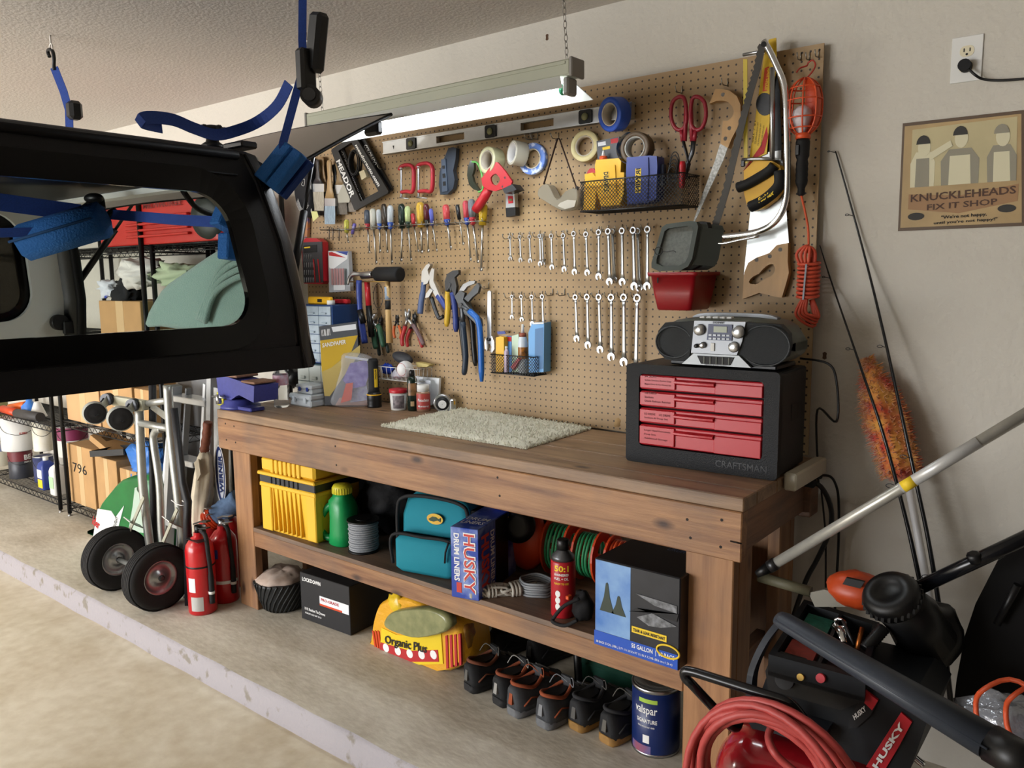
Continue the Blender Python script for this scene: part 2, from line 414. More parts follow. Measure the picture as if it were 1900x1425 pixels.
# ---------------------------------------------------------------- pegboard
def peg_material():
    m = bpy.data.materials.new('perforated hardboard'); m.use_nodes = True; nt = m.node_tree; L = nt.links.new; b = nt.nodes['Principled BSDF']
    b.inputs['Roughness'].default_value = .55
    t = nt.nodes.new('ShaderNodeTexCoord'); sp = nt.nodes.new('ShaderNodeSeparateXYZ'); L(t.outputs['Object'], sp.inputs[0])
    def cell(o):
        a = nt.nodes.new('ShaderNodeMath'); a.operation = 'MULTIPLY'; a.inputs[1].default_value = 1/.0254; L(o, a.inputs[0])
        a2 = nt.nodes.new('ShaderNodeMath'); a2.operation = 'ADD'; a2.inputs[1].default_value = 1000.0; L(a.outputs[0], a2.inputs[0])
        fr = nt.nodes.new('ShaderNodeMath'); fr.operation = 'FRACT'; L(a2.outputs[0], fr.inputs[0])
        su = nt.nodes.new('ShaderNodeMath'); su.operation = 'SUBTRACT'; su.inputs[1].default_value = .5; L(fr.outputs[0], su.inputs[0])
        mu = nt.nodes.new('ShaderNodeMath'); mu.operation = 'MULTIPLY'; L(su.outputs[0], mu.inputs[0]); L(su.outputs[0], mu.inputs[1]); return mu.outputs[0]
    ad = nt.nodes.new('ShaderNodeMath'); ad.operation = 'ADD'; L(cell(sp.outputs['X']), ad.inputs[0]); L(cell(sp.outputs['Z']), ad.inputs[1])
    cr = nt.nodes.new('ShaderNodeMath'); cr.operation = 'LESS_THAN'; cr.inputs[1].default_value = .0165; L(ad.outputs[0], cr.inputs[0])
    n = nt.nodes.new('ShaderNodeTexNoise'); n.inputs['Scale'].default_value = 2.5; n.inputs['Detail'].default_value = 8; L(t.outputs['Object'], n.inputs['Vector'])
    r = nt.nodes.new('ShaderNodeValToRGB'); e = r.color_ramp.elements; e[0].position = .3; e[0].color = lin('#957a55'); e[1].position = .7; e[1].color = lin('#a48963')
    L(n.outputs['Fac'], r.inputs['Fac'])
    mx = nt.nodes.new('ShaderNodeMix'); mx.data_type = 'RGBA'; L(cr.outputs[0], mx.inputs[0]); L(r.outputs['Color'], mx.inputs[6]); mx.inputs[7].default_value = lin('#2a2018')
    L(mx.outputs[2], b.inputs['Base Color'])
    return m
m_peg = peg_material()
PX0, PX1, PZ0, PZ1 = -1.232, 1.206, .888, 2.108
# board object keeps its origin on the world grid shifted so that the wrench hooks fall on holes
def peg():
    mb = MB().box(((PX0+PX1)/2, .003, (PZ0+PZ1)/2), (PX1-PX0, .006, PZ1-PZ0))
    loc = Vector((-.0127, 0, 1.3798-.0127))
    o = link_mesh('pegboard', mb, m_peg, loc); o.location = loc; o['label'] = 'brown perforated pegboard on the wall above the wooden workbench'; o['category'] = 'pegboard'
    return o
peg()
# ---------------------------------------------------------------- light: open garage door daylight and the shop lamp
w = bpy.data.worlds.new('sky'); bpy.context.scene.world = w; w.use_nodes = True
bg = w.node_tree.nodes['Background']; bg.inputs['Color'].default_value = (.75, .85, 1.0, 1); bg.inputs['Strength'].default_value = 1.0
ld = bpy.data.lights.new('daylight at the open door', 'AREA'); ld.shape = 'RECTANGLE'; ld.size = DX1-DX0; ld.size_y = DZ+.1; ld.energy = 560; ld.color = (.985, .985, 1.0)
lo = bpy.data.objects.new('daylight at the open door', ld); C.objects.link(lo); lo.location = ((DX0+DX1)/2, YF+.02, (DZ-.1)/2); lo.rotation_euler = (PI/2-.3, 0, 0)
pl = bpy.data.lights.new('garage ceiling lamp', 'POINT'); pl.energy = 95; pl.color = (1.0, .96, .9); pl.shadow_soft_size = .06
po = bpy.data.objects.new('garage ceiling lamp', pl); C.objects.link(po); po.location = (-2.4, -3.7, 2.2)
vs.exposure = -.17
# ================================================================ workbench
def fb(mb, F, xs, ys, zs, bev=0.0):
    return mb.box(((xs[0]+xs[1])/2, (ys[0]+ys[1])/2, (zs[0]+zs[1])/2), (xs[1]-xs[0], ys[1]-ys[0], zs[1]-zs[0]), F, bev)
def tf(mb, F, s, x, z, w, h, y=0.0, bold=.012, lift=.0008):
    R = F.to_3x3(); return text_flat(mb, s, F @ Vector((x, y, z)), R @ Vector((w, 0, 0)), R @ Vector((0, 0, h)), lift, bold)
def ts(mb, F, s, y, z, w, h, x, bold=.012):
    R = F.to_3x3(); return text_flat(mb, s, F @ Vector((x, y, z)), R @ Vector((0, w, 0)), R @ Vector((0, 0, h)), .0008, bold)
def tt(mb, F, s, x, y, w, h, z, bold=.012):
    R = F.to_3x3(); return text_flat(mb, s, F @ Vector((x, y, z)), R @ Vector((w, 0, 0)), R @ Vector((0, h, 0)), .0008, bold)
I4 = Matrix.Identity(4)
BL, BR, BY, BZ, BA = -1.151, 1.239, -.576, .886, .7153
SZ = .378
m_w1 = wood('stained lumber along the bench', '#a0764f', '#6a442b', 0, seed=1.3)
m_wtop = wood('worn bench top boards', '#97795a', '#64493290'[:7], 0, seed=4.1, rough=.5, amt=.45)
m_w2 = wood('stained upright lumber', '#a3774f', '#7d5434', 2, seed=2.2)
m_w3 = wood('stained lumber across the bench', '#92694a', '#5e3f2a', 1, seed=3.7)
m_ply = wood('plywood shelf', '#7d6450', '#4d3a2d', 0, seed=6.0)
m_nail = mat('dark nail head', '#1c1613', .5, .6)
wb = thing('workbench', 'long brown wooden workbench with open lower shelf under the pegboard', 'workbench', ((BL+BR)/2, BY/2, 0))
ys = [BY, -.487, -.345, -.205, -.015]
for i in range(4):
    part('plank', MB().box(((BL+BR)/2, (ys[i]+ys[i+1])/2, BZ-.0185), (BR-BL, ys[i+1]-ys[i]-.003, .037), bev=.003), m_wtop if i else m_wtop, wb)
part('front_apron', MB().box(((BL+BR)/2-.001, BY+.019, (BA+BZ-.038)/2), (BR-BL-.004, .038, BZ-.038-BA), bev=.003), m_w1, wb)
part('back_apron', MB().box(((BL+BR)/2, -.035, (BA+BZ-.038)/2), (BR-BL-.1, .038, BZ-.038-BA), bev=.003), m_w1, wb)
for x in (BL+.03, BR-.03):
    part('side_apron', MB().box((x, (BY-.016)/2, (BA+BZ-.038)/2+.008), (.038, -BY-.11, BZ-.038-BA-.016), bev=.003), m_w3, wb)
part('end_rail', MB().box((BR-.012, -.055, .79), (.045, .07, .145), bev=.003), m_w3, wb)
LX = {}
for nm, x0, x1 in (('l', -1.106, -.978), ('r', Y(1272, 1040, -.538).x, Y(1361, 1060, -.538).x)):
    LX[nm] = (x0, x1)
    xo = x0 if nm == 'l' else x1-.038
    part('leg', MB().box(((x0+x1)/2, -.519, BA/2+.0), (x1-x0, .038, BA), bev=.003).box((xo+.019, -.455, BA/2), (.038, .088, BA), bev=.003), m_w2, wb)
    part('leg', MB().box(((x0+x1)/2, -.10, BA/2), (x1-x0, .038, BA), bev=.003).box((xo+.019, -.16, BA/2), (.038, .08, BA), bev=.003), m_w2, wb)
part('shelf_rail', MB().box(((LX['l'][1]+LX['r'][0])/2, -.519, (SZ-.018+.292)/2), (LX['r'][0]-LX['l'][1]-.002, .038, SZ-.018-.292), bev=.003), m_w1, wb)
part('lower_shelf', MB().box(((LX['l'][1]+LX['r'][0])/2, -.32, SZ-.009), (LX['r'][0]-LX['l'][1]-.004, .44, .018), bev=.001), m_ply, wb)
for x in (LX['l'][0]+.06, LX['r'][1]-.06):
    part('shelf_support', MB().box((x, -.31, .325), (.038, .3, .07), bev=.002), m_w3, wb)
for (u, v) in ((418, 786), (434, 791), (420, 816), (437, 821), (622, 828), (624, 863), (923, 886), (927, 920), (1275, 964), (1281, 998), (1339, 965), (1337, 1015)):
    P = Y(u, v, BY-.0005); part('nail_head', MB().cyl(P, P+Vector((0, .001, 0)), .0042, n=8), m_nail, wb)
P = Y(1365, 1008, BY-.0005)
part('bent_nail', MB().tube([Y(1355, 1004, BY-.002), Y(1376, 1009, BY-.003)], .002, 6), m_nail, wb)
# ---------------------------------------------------------------- on the lower shelf
F, W = foot(500, 982, 596, 1006, SZ); F = place(Vector((F[0][3], F[1][3], SZ)), (1, 0.03, 0))
W = (Z(596, 1006, SZ)-Z(500, 982, SZ)).length
tote = thing('storage_tote', 'yellow plastic storage tote with a wide black band on the shelf', 'storage tote', F @ Vector((W/2, .17, 0)))
def tote_ring(z, e, n=9):
    pts = []
    for i in range(n):                                       # front face with ribs
        x = -e+(W+2*e)*i/(n-1); pts.append(F @ Vector((x, -e, z)))
    pts += [F @ Vector((W+e, .34+e, z)), F @ Vector((-e, .34+e, z))]
    return pts
m_tote = mat('yellow tote plastic', '#dfb02c', .45)
b = MB(); b.loft([tote_ring(0, 0), tote_ring(.2, .014)], smooth=False)
for i in range(7): x = W*(.18+.09*i); fb(b, F, (x, x+.007), (-.018, .01), (.01, .2), .002)
fb(b, F, (-.016, W*.16), (-.022, .02), (.006, .2), .004); fb(b, F, (W*.86, W+.012), (-.018, .02), (.006, .2), .004)
fb(b, F, (-.022, W+.022), (-.024, .36), (.196, .215), .004); part('body', b, m_tote, tote)
fb(b := MB(), F, (-.02, W+.02), (-.022, .358), (.214, .248), .003)
for i in range(7): x = W*(.18+.09*i); fb(b, F, (x, x+.008), (-.027, .0), (.216, .247), .002)
part('band', b, mat('grey black band plastic', '#26272b', .5), tote)
fb(b := MB(), F, (-.026, W+.026), (-.03, .366), (.247, .262), .004); fb(b, F, (-.014, W+.014), (-.018, .35), (.262, .325), .01)
for i in range(7): x = W*(.18+.09*i); fb(b, F, (x, x+.02), (-.024, .0), (.262, .322), .003)
part('lid', b, m_tote, tote)

P = away(Z(630, 1013, SZ), .055); k = mpp(P)
jug = thing('jug', 'green plastic jug with a yellow screw cap beside the yellow tote', 'jug', P)
m_green = mat('green jug plastic', '#118a4a', .35)
def el(cx, cy, rx, ry, z, n=24, p=2.6):
    o = []
    for i in range(n):
        a = 2*PI*i/n; c, s_ = math.cos(a), math.sin(a)
        o.append(P+Vector((cx+math.copysign(abs(c)**(2/p), c)*rx, cy+math.copysign(abs(s_)**(2/p), s_)*ry, z)))
    return o
hj = 113*k
rings = [el(.03, 0, .052, .05, .0), el(.03, 0, .056, .055, .006), el(.034, 0, .053, .055, hj*.2), el(.036, 0, .05, .055, hj*.45), el(.034, 0, .053, .053, hj*.62), el(.026, 0, .052, .048, hj*.72), el(.03, 0, .036, .036, hj*.8), el(.03, 0, .034, .034, hj*.86)]
b = MB().loft(rings)
h = catmull([P+Vector(q) for q in ((-.0, 0, .02), (-.03, -.02, .016), (-.06, -.03, .028), (-.066, -.035, hj*.3), (-.056, -.03, hj*.48), (-.03, -.02, hj*.6), (.01, 0, hj*.7))], 5)
b.tube(h, [.015]*len(h), 10); part('body', b, m_green, jug)
b = MB().lathe([(.036, hj*.84), (.039, hj*.845), (.039, hj*.95), (.034, hj*.985), (.012, hj)], P+Vector((.03, 0, 0)), n=28)
for i in range(24):
    a = 2*PI*i/24; b.box(P+Vector((.03+.039*math.cos(a), .039*math.sin(a), hj*.895)), (.003, .003, hj*.1), bev=.001)
part('cap', b, mat('lime yellow cap', '#c9bf2e', .45), jug)

P = away(Z(676, 1030, SZ), .06); k = mpp(P)
sp = thing('cable_spool', 'spool of grey braided mesh sleeving in front of the black bag', 'spool', P)
part('flange', MB().cyl(P, P+Vector((0, 0, .006)), .062, n=32), m_black, sp); part('flange', MB().cyl(P+Vector((0, 0, .122)), P+Vector((0, 0, .128)), .064, n=32).cyl(P+Vector((0, 0, .128)), P+Vector((0, 0, .13)), .03, n=20), m_black, sp)
b = MB()
for i in range(13): b.lathe([(.045, 0), (.056+.002*(i % 2), .002), (.058+.002*(i % 2), .0045), (.056, .0075), (.045, .009)], P+Vector((.001*(i % 3-1), 0, .006+i*.0089)), n=28)
part('braided_sleeving', b, mat('grey mesh sleeving', '#8e9196', .6, var=.45, vs_=420), sp)
P = Y(724, 955, -.24); P.z = SZ+.145
single('black_bag', 'crumpled black nylon bag slumped behind the grey cable spool', 'bag', clump(MB(), P, .15, 28, 18, .12, (1.05, .75, .95), 4).add([], []), mat('black nylon', '#0c0c0e', .7, bump=.4, bs=24, spec=.2))

# teal cooler
F, W = foot(731, 1058, 836, 1086, SZ); F = place(F.translation, F.to_3x3() @ Vector((1, .14, 0)))
co = thing('cooler_bag', 'teal soft cooler bag with black zippers and a fish logo', 'cooler bag', F @ Vector((W/2, .1, 0)))
m_teal = mat('teal fabric', '#0b7f91', .75, bump=.3, bs=900)
m_zip = mat('black webbing', '#121214', .8)
def bag_rings(x0, x1, y0, y1, zs, ins):
    return [[F @ Vector((p[0]+(x0+x1)/2, p[1]+(y0+y1)/2, z)) for p in rrect(x1-x0-2*e, y1-y0-2*e, .03)] for z, e in zip(zs, ins)]
part('body', MB().loft(bag_rings(.0, W+.03, .04, .25, (.0, .015, .20, .26, .285), (.01, 0, .004, .018, .05))), m_teal, co)
part('front_pocket', MB().loft(bag_rings(.005, W-.005, -.012, .07, (.004, .02, .12, .142), (.012, 0, .0, .018))), m_teal, co)
b = MB().tube(catmull([F @ Vector(q) for q in ((.0, -.004, .03), (.004, -.01, .138), (W*.5, -.012, .148), (W-.004, -.01, .138), (W, -.004, .03))], 6), .006, 6)
part('pocket_zipper', b, m_zip, co)
b = MB().tube(catmull([F @ Vector(q) for q in ((-.002, .036, .04), (.0, .034, .22), (.03, .034, .272), (W*.5, .034, .285), (W-.0, .034, .272), (W+.032, .034, .22), (W+.034, .034, .04))], 6), .007, 6)
b.tube(catmull([F @ Vector(q) for q in ((-.002, .16, .02), (.0, .16, .22), (.05, .15, .288), (W-.02, .15, .288), (W+.036, .15, .22), (W+.036, .16, .02))], 6), .009, 6)
part('zipper', b, m_zip, co)
part('zipper_pull', MB().tube([F @ Vector(q) for q in ((W-.02, -.016, .146), (W-.03, -.022, .11), (W-.035, -.02, .07))], .004, 6), m_zip, co)
part('side_pocket', MB().loft(bag_rings(W+.01, W+.06, .06, .24, (.01, .03, .2, .24), (.01, 0, .002, .02))), m_zip, co)
b = MB(); cl = F @ Vector((W*.60, .037, .205)); ux = F.to_3x3() @ Vector((1, 0, 0))
b.prism([cl+ux*(.034*math.cos(a*PI/12))+Vector((0, 0, .02*math.sin(a*PI/12))) for a in range(24)], F.to_3x3() @ Vector((0, -.002, 0)))
part('logo_patch', b, mat('orange yellow patch', '#d98f27', .6, col2='#c8b83a', vs_=60), co)
b = MB(); cl2 = cl+F.to_3x3() @ Vector((0, -.003, 0))
b.prism([cl2+ux*x+Vector((0, 0, z)) for x, z in ((-.026, -.002), (-.01, .009), (.006, .008), (.014, .002), (.026, .008), (.024, -.008), (.012, -.003), (-.004, -.009), (-.018, -.008))], F.to_3x3() @ Vector((0, -.001, 0)))
part('logo', b, mat('dark green print', '#27402a', .6), co)

# two boxes of bags
m_hblue = mat('blue printed carton', '#1f3f9e', .45, col2='#9fb3dd', vs_=9, thr=.62, sharp=.12)
m_hred = mat('brick red print', '#c23a30', .5)
F, W = foot(838, 1107, 889, 1116, SZ); F = place(F.translation+Vector((0, 0, 0)), F.to_3x3() @ Vector((1, .0, 0)))
H, D = .245, .30
bx = thing('trash_bag_box', 'tall narrow blue carton of drum liners beside the teal cooler', 'carton', F @ Vector((W/2, D/2, 0)))
part('carton', fb(MB(), F, (0, W), (0, D), (0, H), .002), m_hblue, bx)
def vtext(mb, s, x, z0, z1, h, y=0.0, bold=.03):           # reads downwards on the front face
    R = F.to_3x3(); return text_flat(mb, s, F @ Vector((x, y, z1)), R @ Vector((0, 0, z0-z1)), R @ Vector((h, 0, 0)), .001, bold)
part('lettering', vtext(vtext(MB(), 'HUSKY', W*.46, .02, H-.015, W*.45, -.0008, .05), 'DRUM LINERS', W*.12, .06, H-.02, W*.2, 0, .03), m_whitetext, bx)
part('lettering', vtext(MB(), 'HUSKY', W*.49, .024, H-.019, W*.38, -.0016, .01), m_hred, bx, 'red letters over the white ones')
part('label', fb(MB(), F, (W*.2, W*.38), (-.0012, 0), (.02, .055)), m_hred, bx); 
R = F.to_3x3()
b = MB(); text_flat(b, 'HUSKY', F @ Vector((W, .02, H-.03)), R @ Vector((0, 0, -H+.05)), R @ Vector((0, .06, 0)), .001, .04); part('lettering', b, m_hred, bx)
b = MB(); text_flat(b, 'DRUM LINERS', F @ Vector((W, .09, H-.03)), R @ Vector((0, 0, -H+.05)), R @ Vector((0, .03, 0)), .001, .02); part('lettering', b, m_whitetext, bx)
part('dark_panel', fb(MB(), F, (W, W+.0008), (.13, D-.07), (.004, H-.004)), m_black, bx); part('count_label', fb(MB(), F, (W, W+.001), (D-.065, D-.02), (H-.06, H-.02)), m_yeltext, bx)
b = MB(); tt(b, F, 'DRUM', .01, .09, W-.02, .03, H); tt(b, F, 'LINERS', .01, .05, W-.02, .03, H); part('lettering', b, m_whitetext, bx)

F, W = foot(1101, 1196, 1268, 1237, SZ); F = place(F.translation+Vector((0, .005, 0)), (1, .0, 0)); D = .30
H = (Y(1098, 1033, F.translation.y)-F.translation).z
bb = thing('trash_bag_box', 'big dented black and blue carton of liners at the right end of the shelf', 'carton', F @ Vector((W/2, D/2, 0)))
m_bbk = mat('black printed carton', '#1b1b1f', .42, var=.5, vs_=14)
part('carton', fb(MB(), F, (0, W), (0, D), (0, H), .003), m_bbk, bb)
m_bblue = mat('deep blue print', '#1d4fb4', .42)
part('blue_stripe', fb(MB(), F, (0, W*.985), (-.001, 0), (.002, .045)), m_bblue, bb)
part('picture_panel', fb(MB(), F, (.004, W*.44), (-.001, 0), (.046, H-.004)), mat('pale blue carton picture', '#8fb4d8', .4, col2='#3d6fb8', vs_=10), bb)
b = MB()
for cx, hh in ((.3, .8), (.7, .52)):
    b.prism([F @ Vector((W*.05+W*.36*(cx+dx), -.0015, H*.42+H*.42*hh*q)) for dx, q in ((-.24, 0), (-.1, .5), (-.04, .95), (.0, 1), (.04, .95), (.1, .5), (.24, 0))], R @ Vector((0, -.0008, 0)))
part('chart', b, mat('dark olive print', '#2d382c', .5), bb)
part('torn_opening', MB().prism([F @ Vector(q) for q in ((W*.43, -.002, H*.5), (W*.52, -.002, H*.56), (W*.97, -.002, H*.53), (W*.99, -.002, H*.62), (W*.6, -.002, H*.55))], (0, -.001, 0)), m_blacktext, bb)
part('bag_picture', MB().prism([F @ Vector(q) for q in ((W*.52, -.0015, H*.46), (W*.7, -.0015, H*.55), (W*.97, -.0015, H*.48), (W*.8, -.0015, H*.42), (W*.66, -.0015, H*.4))], (0, -.001, 0)).prism([F @ Vector(q) for q in ((W*.5, -.0015, H*.72), (W*.97, -.0015, H*.7), (W*.97, -.0015, H*.62), (W*.72, -.0015, H*.64))], (0, -.001, 0)), mat('shiny grey print', '#8f9296', .35, col2='#2a2a2c', vs_=60), bb)
part('yellow_label', fb(MB(), F, (W*.46, W*.86), (-.0015, 0), (H*.275, H*.345)), m_yeltext, bb)
part('lettering', tf(MB(), F, 'TEAR & LEAK RESISTANT', W*.475, H*.292, W*.37, H*.034, -.0016, .03), m_blacktext, bb)
b = MB(); tf(b, F, '55 GALLON  |  80 BAGS', W*.46, .023, W*.49, .017, -.0012, .02); tf(b, F, '80 BAGS 55 GAL (208 L) 2 FT 11¼ IN X 4 FT 1½ IN X 1.2 MIL (80.6 cm x 1.26 m)', W*.03, .008, W*.9, .009, -.0012, .005); part('lettering', b, m_whitetext, bb)
b = MB(); b.tube([F @ Vector((W*.88+.034*math.cos(a*PI/16), -.002, H*.18+.018*math.sin(a*PI/16))) for a in range(32)], .003, 6, True); part('oval_emblem', b, m_yeltext, bb)
b = MB(); tt(b, F, 'DRUM LINER', W*.5, D*.6, W*.42, .03, H); part('lettering', b, mat('grey blue print', '#5b6a8e', .5), bb)

# fuel can
P = away(Z(1045, 1149, SZ), .037); P.z = SZ; k = mpp(P); hc = 145*k
fc = thing('fuel_can', 'red and grey can of 50:1 fuel mix in front of the orange reels', 'fuel can', P)
part('body', MB().lathe([(.036, 0), (.039, .004), (.039, hc*.72), (.037, hc*.74)], P, n=32), mat('red printed can', '#a92029', .3), fc)
part('shoulder', MB().lathe([(.037, hc*.74), (.036, hc*.79), (.018, hc*.86), (.016, hc*.88)], P, n=32), mat('grey tin', '#5c5d60', .35, .7), fc)
part('cap', MB().lathe([(.02, hc*.87), (.02, hc*.99), (.017, hc)], P, n=24), m_black, fc)
A0 = math.atan2(CAM.y-P.y, CAM.x-P.x)
b = MB(); text_cyl(b, '50:1', P, .039, A0-.75, A0+.45, hc*.62, hc*.7, .03); text_cyl(b, 'READY TO USE', P, .039, A0-.75, A0+.45, hc*.45, hc*.475, .02); part('lettering', b, m_yeltext, fc)
b = MB(); text_cyl(b, 'ENGINEERED', P, .039, A0-.75, A0+.45, hc*.565, hc*.595, .02); text_cyl(b, 'FUEL + OIL', P, .039, A0-.75, A0+.45, hc*.51, hc*.545, .02)
for i in range(3):
    for q in range(1): b.prism([P+Vector((.0396*math.cos(A0-.45+.22*math.cos(t*PI/8)), .0396*math.sin(A0-.45+.22*math.cos(t*PI/8)), hc*(.33-.085*i)+.011*math.sin(t*PI/8))) for t in range(16)], Vector((math.cos(A0-.45), math.sin(A0-.45), 0))*.0006)
part('lettering', b, m_whitetext, fc)

# cords on the shelf
def cord_bundle(name, label, c, ang, L, m, turns=5, group=None, plug=True, r=.004, sq=.02):
    t = thing(name, label, 'extension cord', c, group); ca, sa = math.cos(ang), math.sin(ang); pts = []
    for i in range(turns*16+1):
        a = 2*PI*i/16; rr = .8+.25*math.sin(i*1.7)
        x = L/2*math.cos(a)*rr; y = sq*math.sin(a)*rr; z = r+.012+.010*math.sin(i*.37)+.009*math.cos(a*2+i*.2)
        pts.append(Vector(c)+Vector((x*ca-y*sa, x*sa+y*ca, z)))
    part('cord', MB().tube(catmull(pts, 2), r, 6), m, t)
    b = MB()
    for q in (-.012, 0, .012):
        ctr = Vector(c)+Vector((q*ca, q*sa, .016)); b.tube([ctr+Vector((-sa*sq*1.2*math.cos(a*PI/6), ca*sq*1.2*math.cos(a*PI/6), .02*math.sin(a*PI/6))) for a in range(12)], r*1.1, 6, True)
    part('wrap', b, m, t)
    if plug:
        e = Vector(c)+Vector((-ca*L*.5, -sa*L*.5, .014)); part('plug', MB().box((0, 0, 0), (.042, .024, .022), Matrix.Translation(e) @ Matrix.Rotation(ang+.4, 4, 'Z'), .004), m, t)
    return t
m_wcord = mat('off white cord', '#b9b4a8', .55)
m_gcord = mat('grey cord', '#85888b', .5)
cord_bundle('extension_cable', 'white cord bundle lying close against the drum liner carton', away(Z(912, 1112, SZ), .03), .95, .12, m_wcord, 4)
cord_bundle('extension_cable', 'thick white cord bundle with a white outlet block in mid shelf', away(Z(955, 1108, SZ), .03), .95, .17, m_wcord, 5, r=.005, sq=.026)
P = away(Z(995, 1112, SZ), .06); b = MB()
for i in range(6):
    b.tube([P+Vector(((.062-.003*(i % 3))*math.cos(a*PI/12), (.05-.002*(i % 2))*math.sin(a*PI/12), .005+.008*i+.002*math.sin(a))) for a in range(24)], .0042, 6, True)
single('cable_coil', 'flat round coil of grey cable left of the red fuel can', 'cable', b, m_gcord)
# black handled tool cord in front of the can
P = away(Z(1072, 1166, SZ), .04); ta = thing('tie_strap', 'black webbing strap bundle between fuel can and liner carton', 'strap', P)
b = clump(MB(), P+Vector((.005, .02, .05)), .045, 16, 10, .12, (.8, .7, 1.05), 9); part('webbing', b, m_zip, ta)
loop = catmull([P+Vector(q) for q in ((.02, -.02, .09), (-.02, -.045, .065), (-.055, -.05, .02), (-.05, -.06, .01), (-.01, -.055, .008), (.025, -.04, .03))], 5)
part('loop', MB().tube(loop, .006, 8), m_zip, ta); part('buckle', MB().box(P+Vector((-.02, -.02, .085)), (.012, .02, .012), bev=.002), mat('orange plastic', '#d2521f', .45), ta)
# orange cord reels with green and orange cords
m_or = mat('orange reel plastic', '#c8421c', .42); m_grc = mat('green cord', '#2f8a58', .5); m_orc = mat('orange cord', '#d0532a', .5)
for i, (u0, u1, v0, v1, mm, lab) in enumerate(((1022, 1056, 968, 1060, m_grc, 'orange cord winder with green cord behind the red fuel can'), (1078, 1110, 985, 1075, m_grc, 'orange cord winder with bright green cord behind the black liner carton'), (1136, 1170, 1000, 1090, m_orc, 'orange cord winder with red orange cord at the back right of the shelf'))):
    y = -.2+.02*i; A = Y(u0, v1, y); Bp = Y(u1, v0, y); w_ = Bp.x-A.x; zt = min(Bp.z, .70); t = thing('cord_winder', lab, 'cord winder', (A.x+w_/2, y, SZ))
    for dx in (0.0, w_*1.15):
        pl = MB(); x = A.x+dx
        pl.ring([Vector((x, y+.07*math.cos(a*PI/10), (SZ+zt)/2+(zt-SZ)/2*math.sin(a*PI/10))) for a in range(20)], [Vector((x, y+.035*math.cos(a*PI/10), (SZ+zt)/2+(zt-SZ)*.32*math.sin(a*PI/10))) for a in range(20)], (.008, 0, 0)); part('side_plate', pl, m_or, t)
    part('crossbar', MB().box((A.x+w_*.58, y, (SZ+zt)/2), (w_*1.15, .02, .02), bev=.003), m_or, t)
    cb = MB()
    for j in range(5):
        x = A.x+.012+j*(w_*1.0)/5; cb.tube([Vector((x+.002*math.sin(a), y+(.05+.004*(j % 2))*math.cos(a*PI/10), (SZ+zt)/2+(zt-SZ)*.40*math.sin(a*PI/10))) for a in range(20)], .0055, 6, True)
    part('cord', cb, mm, t)
single('dark_filler', 'dark filler mass added at the back of the shelf behind the drum liner carton', 'bag', clump(MB(), Vector((Y(925, 1000, -.1).x, -.10, SZ+.15)), .19, 26, 16, .07, (1.5, .42, .8), 12), mat('black nylon', '#0c0c0e', .7))  # added dark mass that hides the bright wall so the shelf back stays dark
P = Y(978, 1060, -.24); P.z = SZ; t = thing('leaf_blower', 'orange and black blower body in the shadow behind the cords', 'leaf blower', P)
part('housing', clump(MB(), P+Vector((0, 0, .13)), .085, 20, 14, .03, (1, .6, 1.45), 2), m_or, t); part('air_intake', MB().lathe([(.06, 0), (.062, .02), (.03, .03)], P+Vector((.01, -.055, .19)), (.4, -1, .2), 24), m_black, t)
P = Y(935, 958, -.32); single('plastic_wrap', 'crumpled bluish plastic film hanging on top of the liner carton', 'plastic film', clump(MB(), Vector((P.x, -.3, SZ+.262)), .05, 18, 10, .3, (1.1, .9, .32), 5, 4), mat('bluish clear film', '#5d62b4', .2, alpha=.55))
# ================================================================ vehicle hardtop hanging on straps
m_hard = mat('satin black textured shell', '#0d0e11', .42, bump=.1, bs=400, spec=.35)
m_liner = mat('pale grey moulded liner', '#dfe2e1', .55)
m_gasket = mat('rubber gasket', '#050506', .6, spec=.25)
m_glass = mat('tinted glass', '#c6ccc9', .03, trans=1.0, ior=1.02)
m_gglass = mat('dark privacy glass', '#4a4640', .08, trans=.55, ior=1.1)
HX0, HX1, HB, HT, HR, HF = -1.32, .2, 1.205, 1.79, -1.07, -2.65      # far side, near side, belt, roof, rear, front
def hx(z, side): f = (z-HB)/(HT-HB); return (HX1-.085*f) if side > 0 else (HX0+.085*f)
ht = thing('vehicle_hardtop', 'black vehicle hardtop hanging from the ceiling on blue straps', 'vehicle hardtop', ((HX0+HX1)/2, (HR+HF)/2, HB))
def yz(u, v):                                                  # photo pixel on the sloping near side -> (y, z)
    x = HX1-.04
    for _ in range(6): P = X(u, v, x); x = hx(P.z, 1)
    return P.y, P.z
def rect_loop(y0, y1, z0, z1, r, n=8):
    return [((y0+y1)/2+a, (z0+z1)/2+b) for a, b in rrect(y1-y0, z1-z0, r, n)]
rear = [(a-.006, b) for a, b in (yz(590, 680), yz(575, 565), yz(548, 450), yz(512, 345), yz(484, 290))]
WL = [yz(404, 362), yz(437, 390), yz(470, 601)]
wy1b, wy1t, wz0, wz1 = yz(474, 600)[0], yz(415, 372)[0], yz(470, 602)[1], yz(300, 350)[1]
wy0 = -2.3

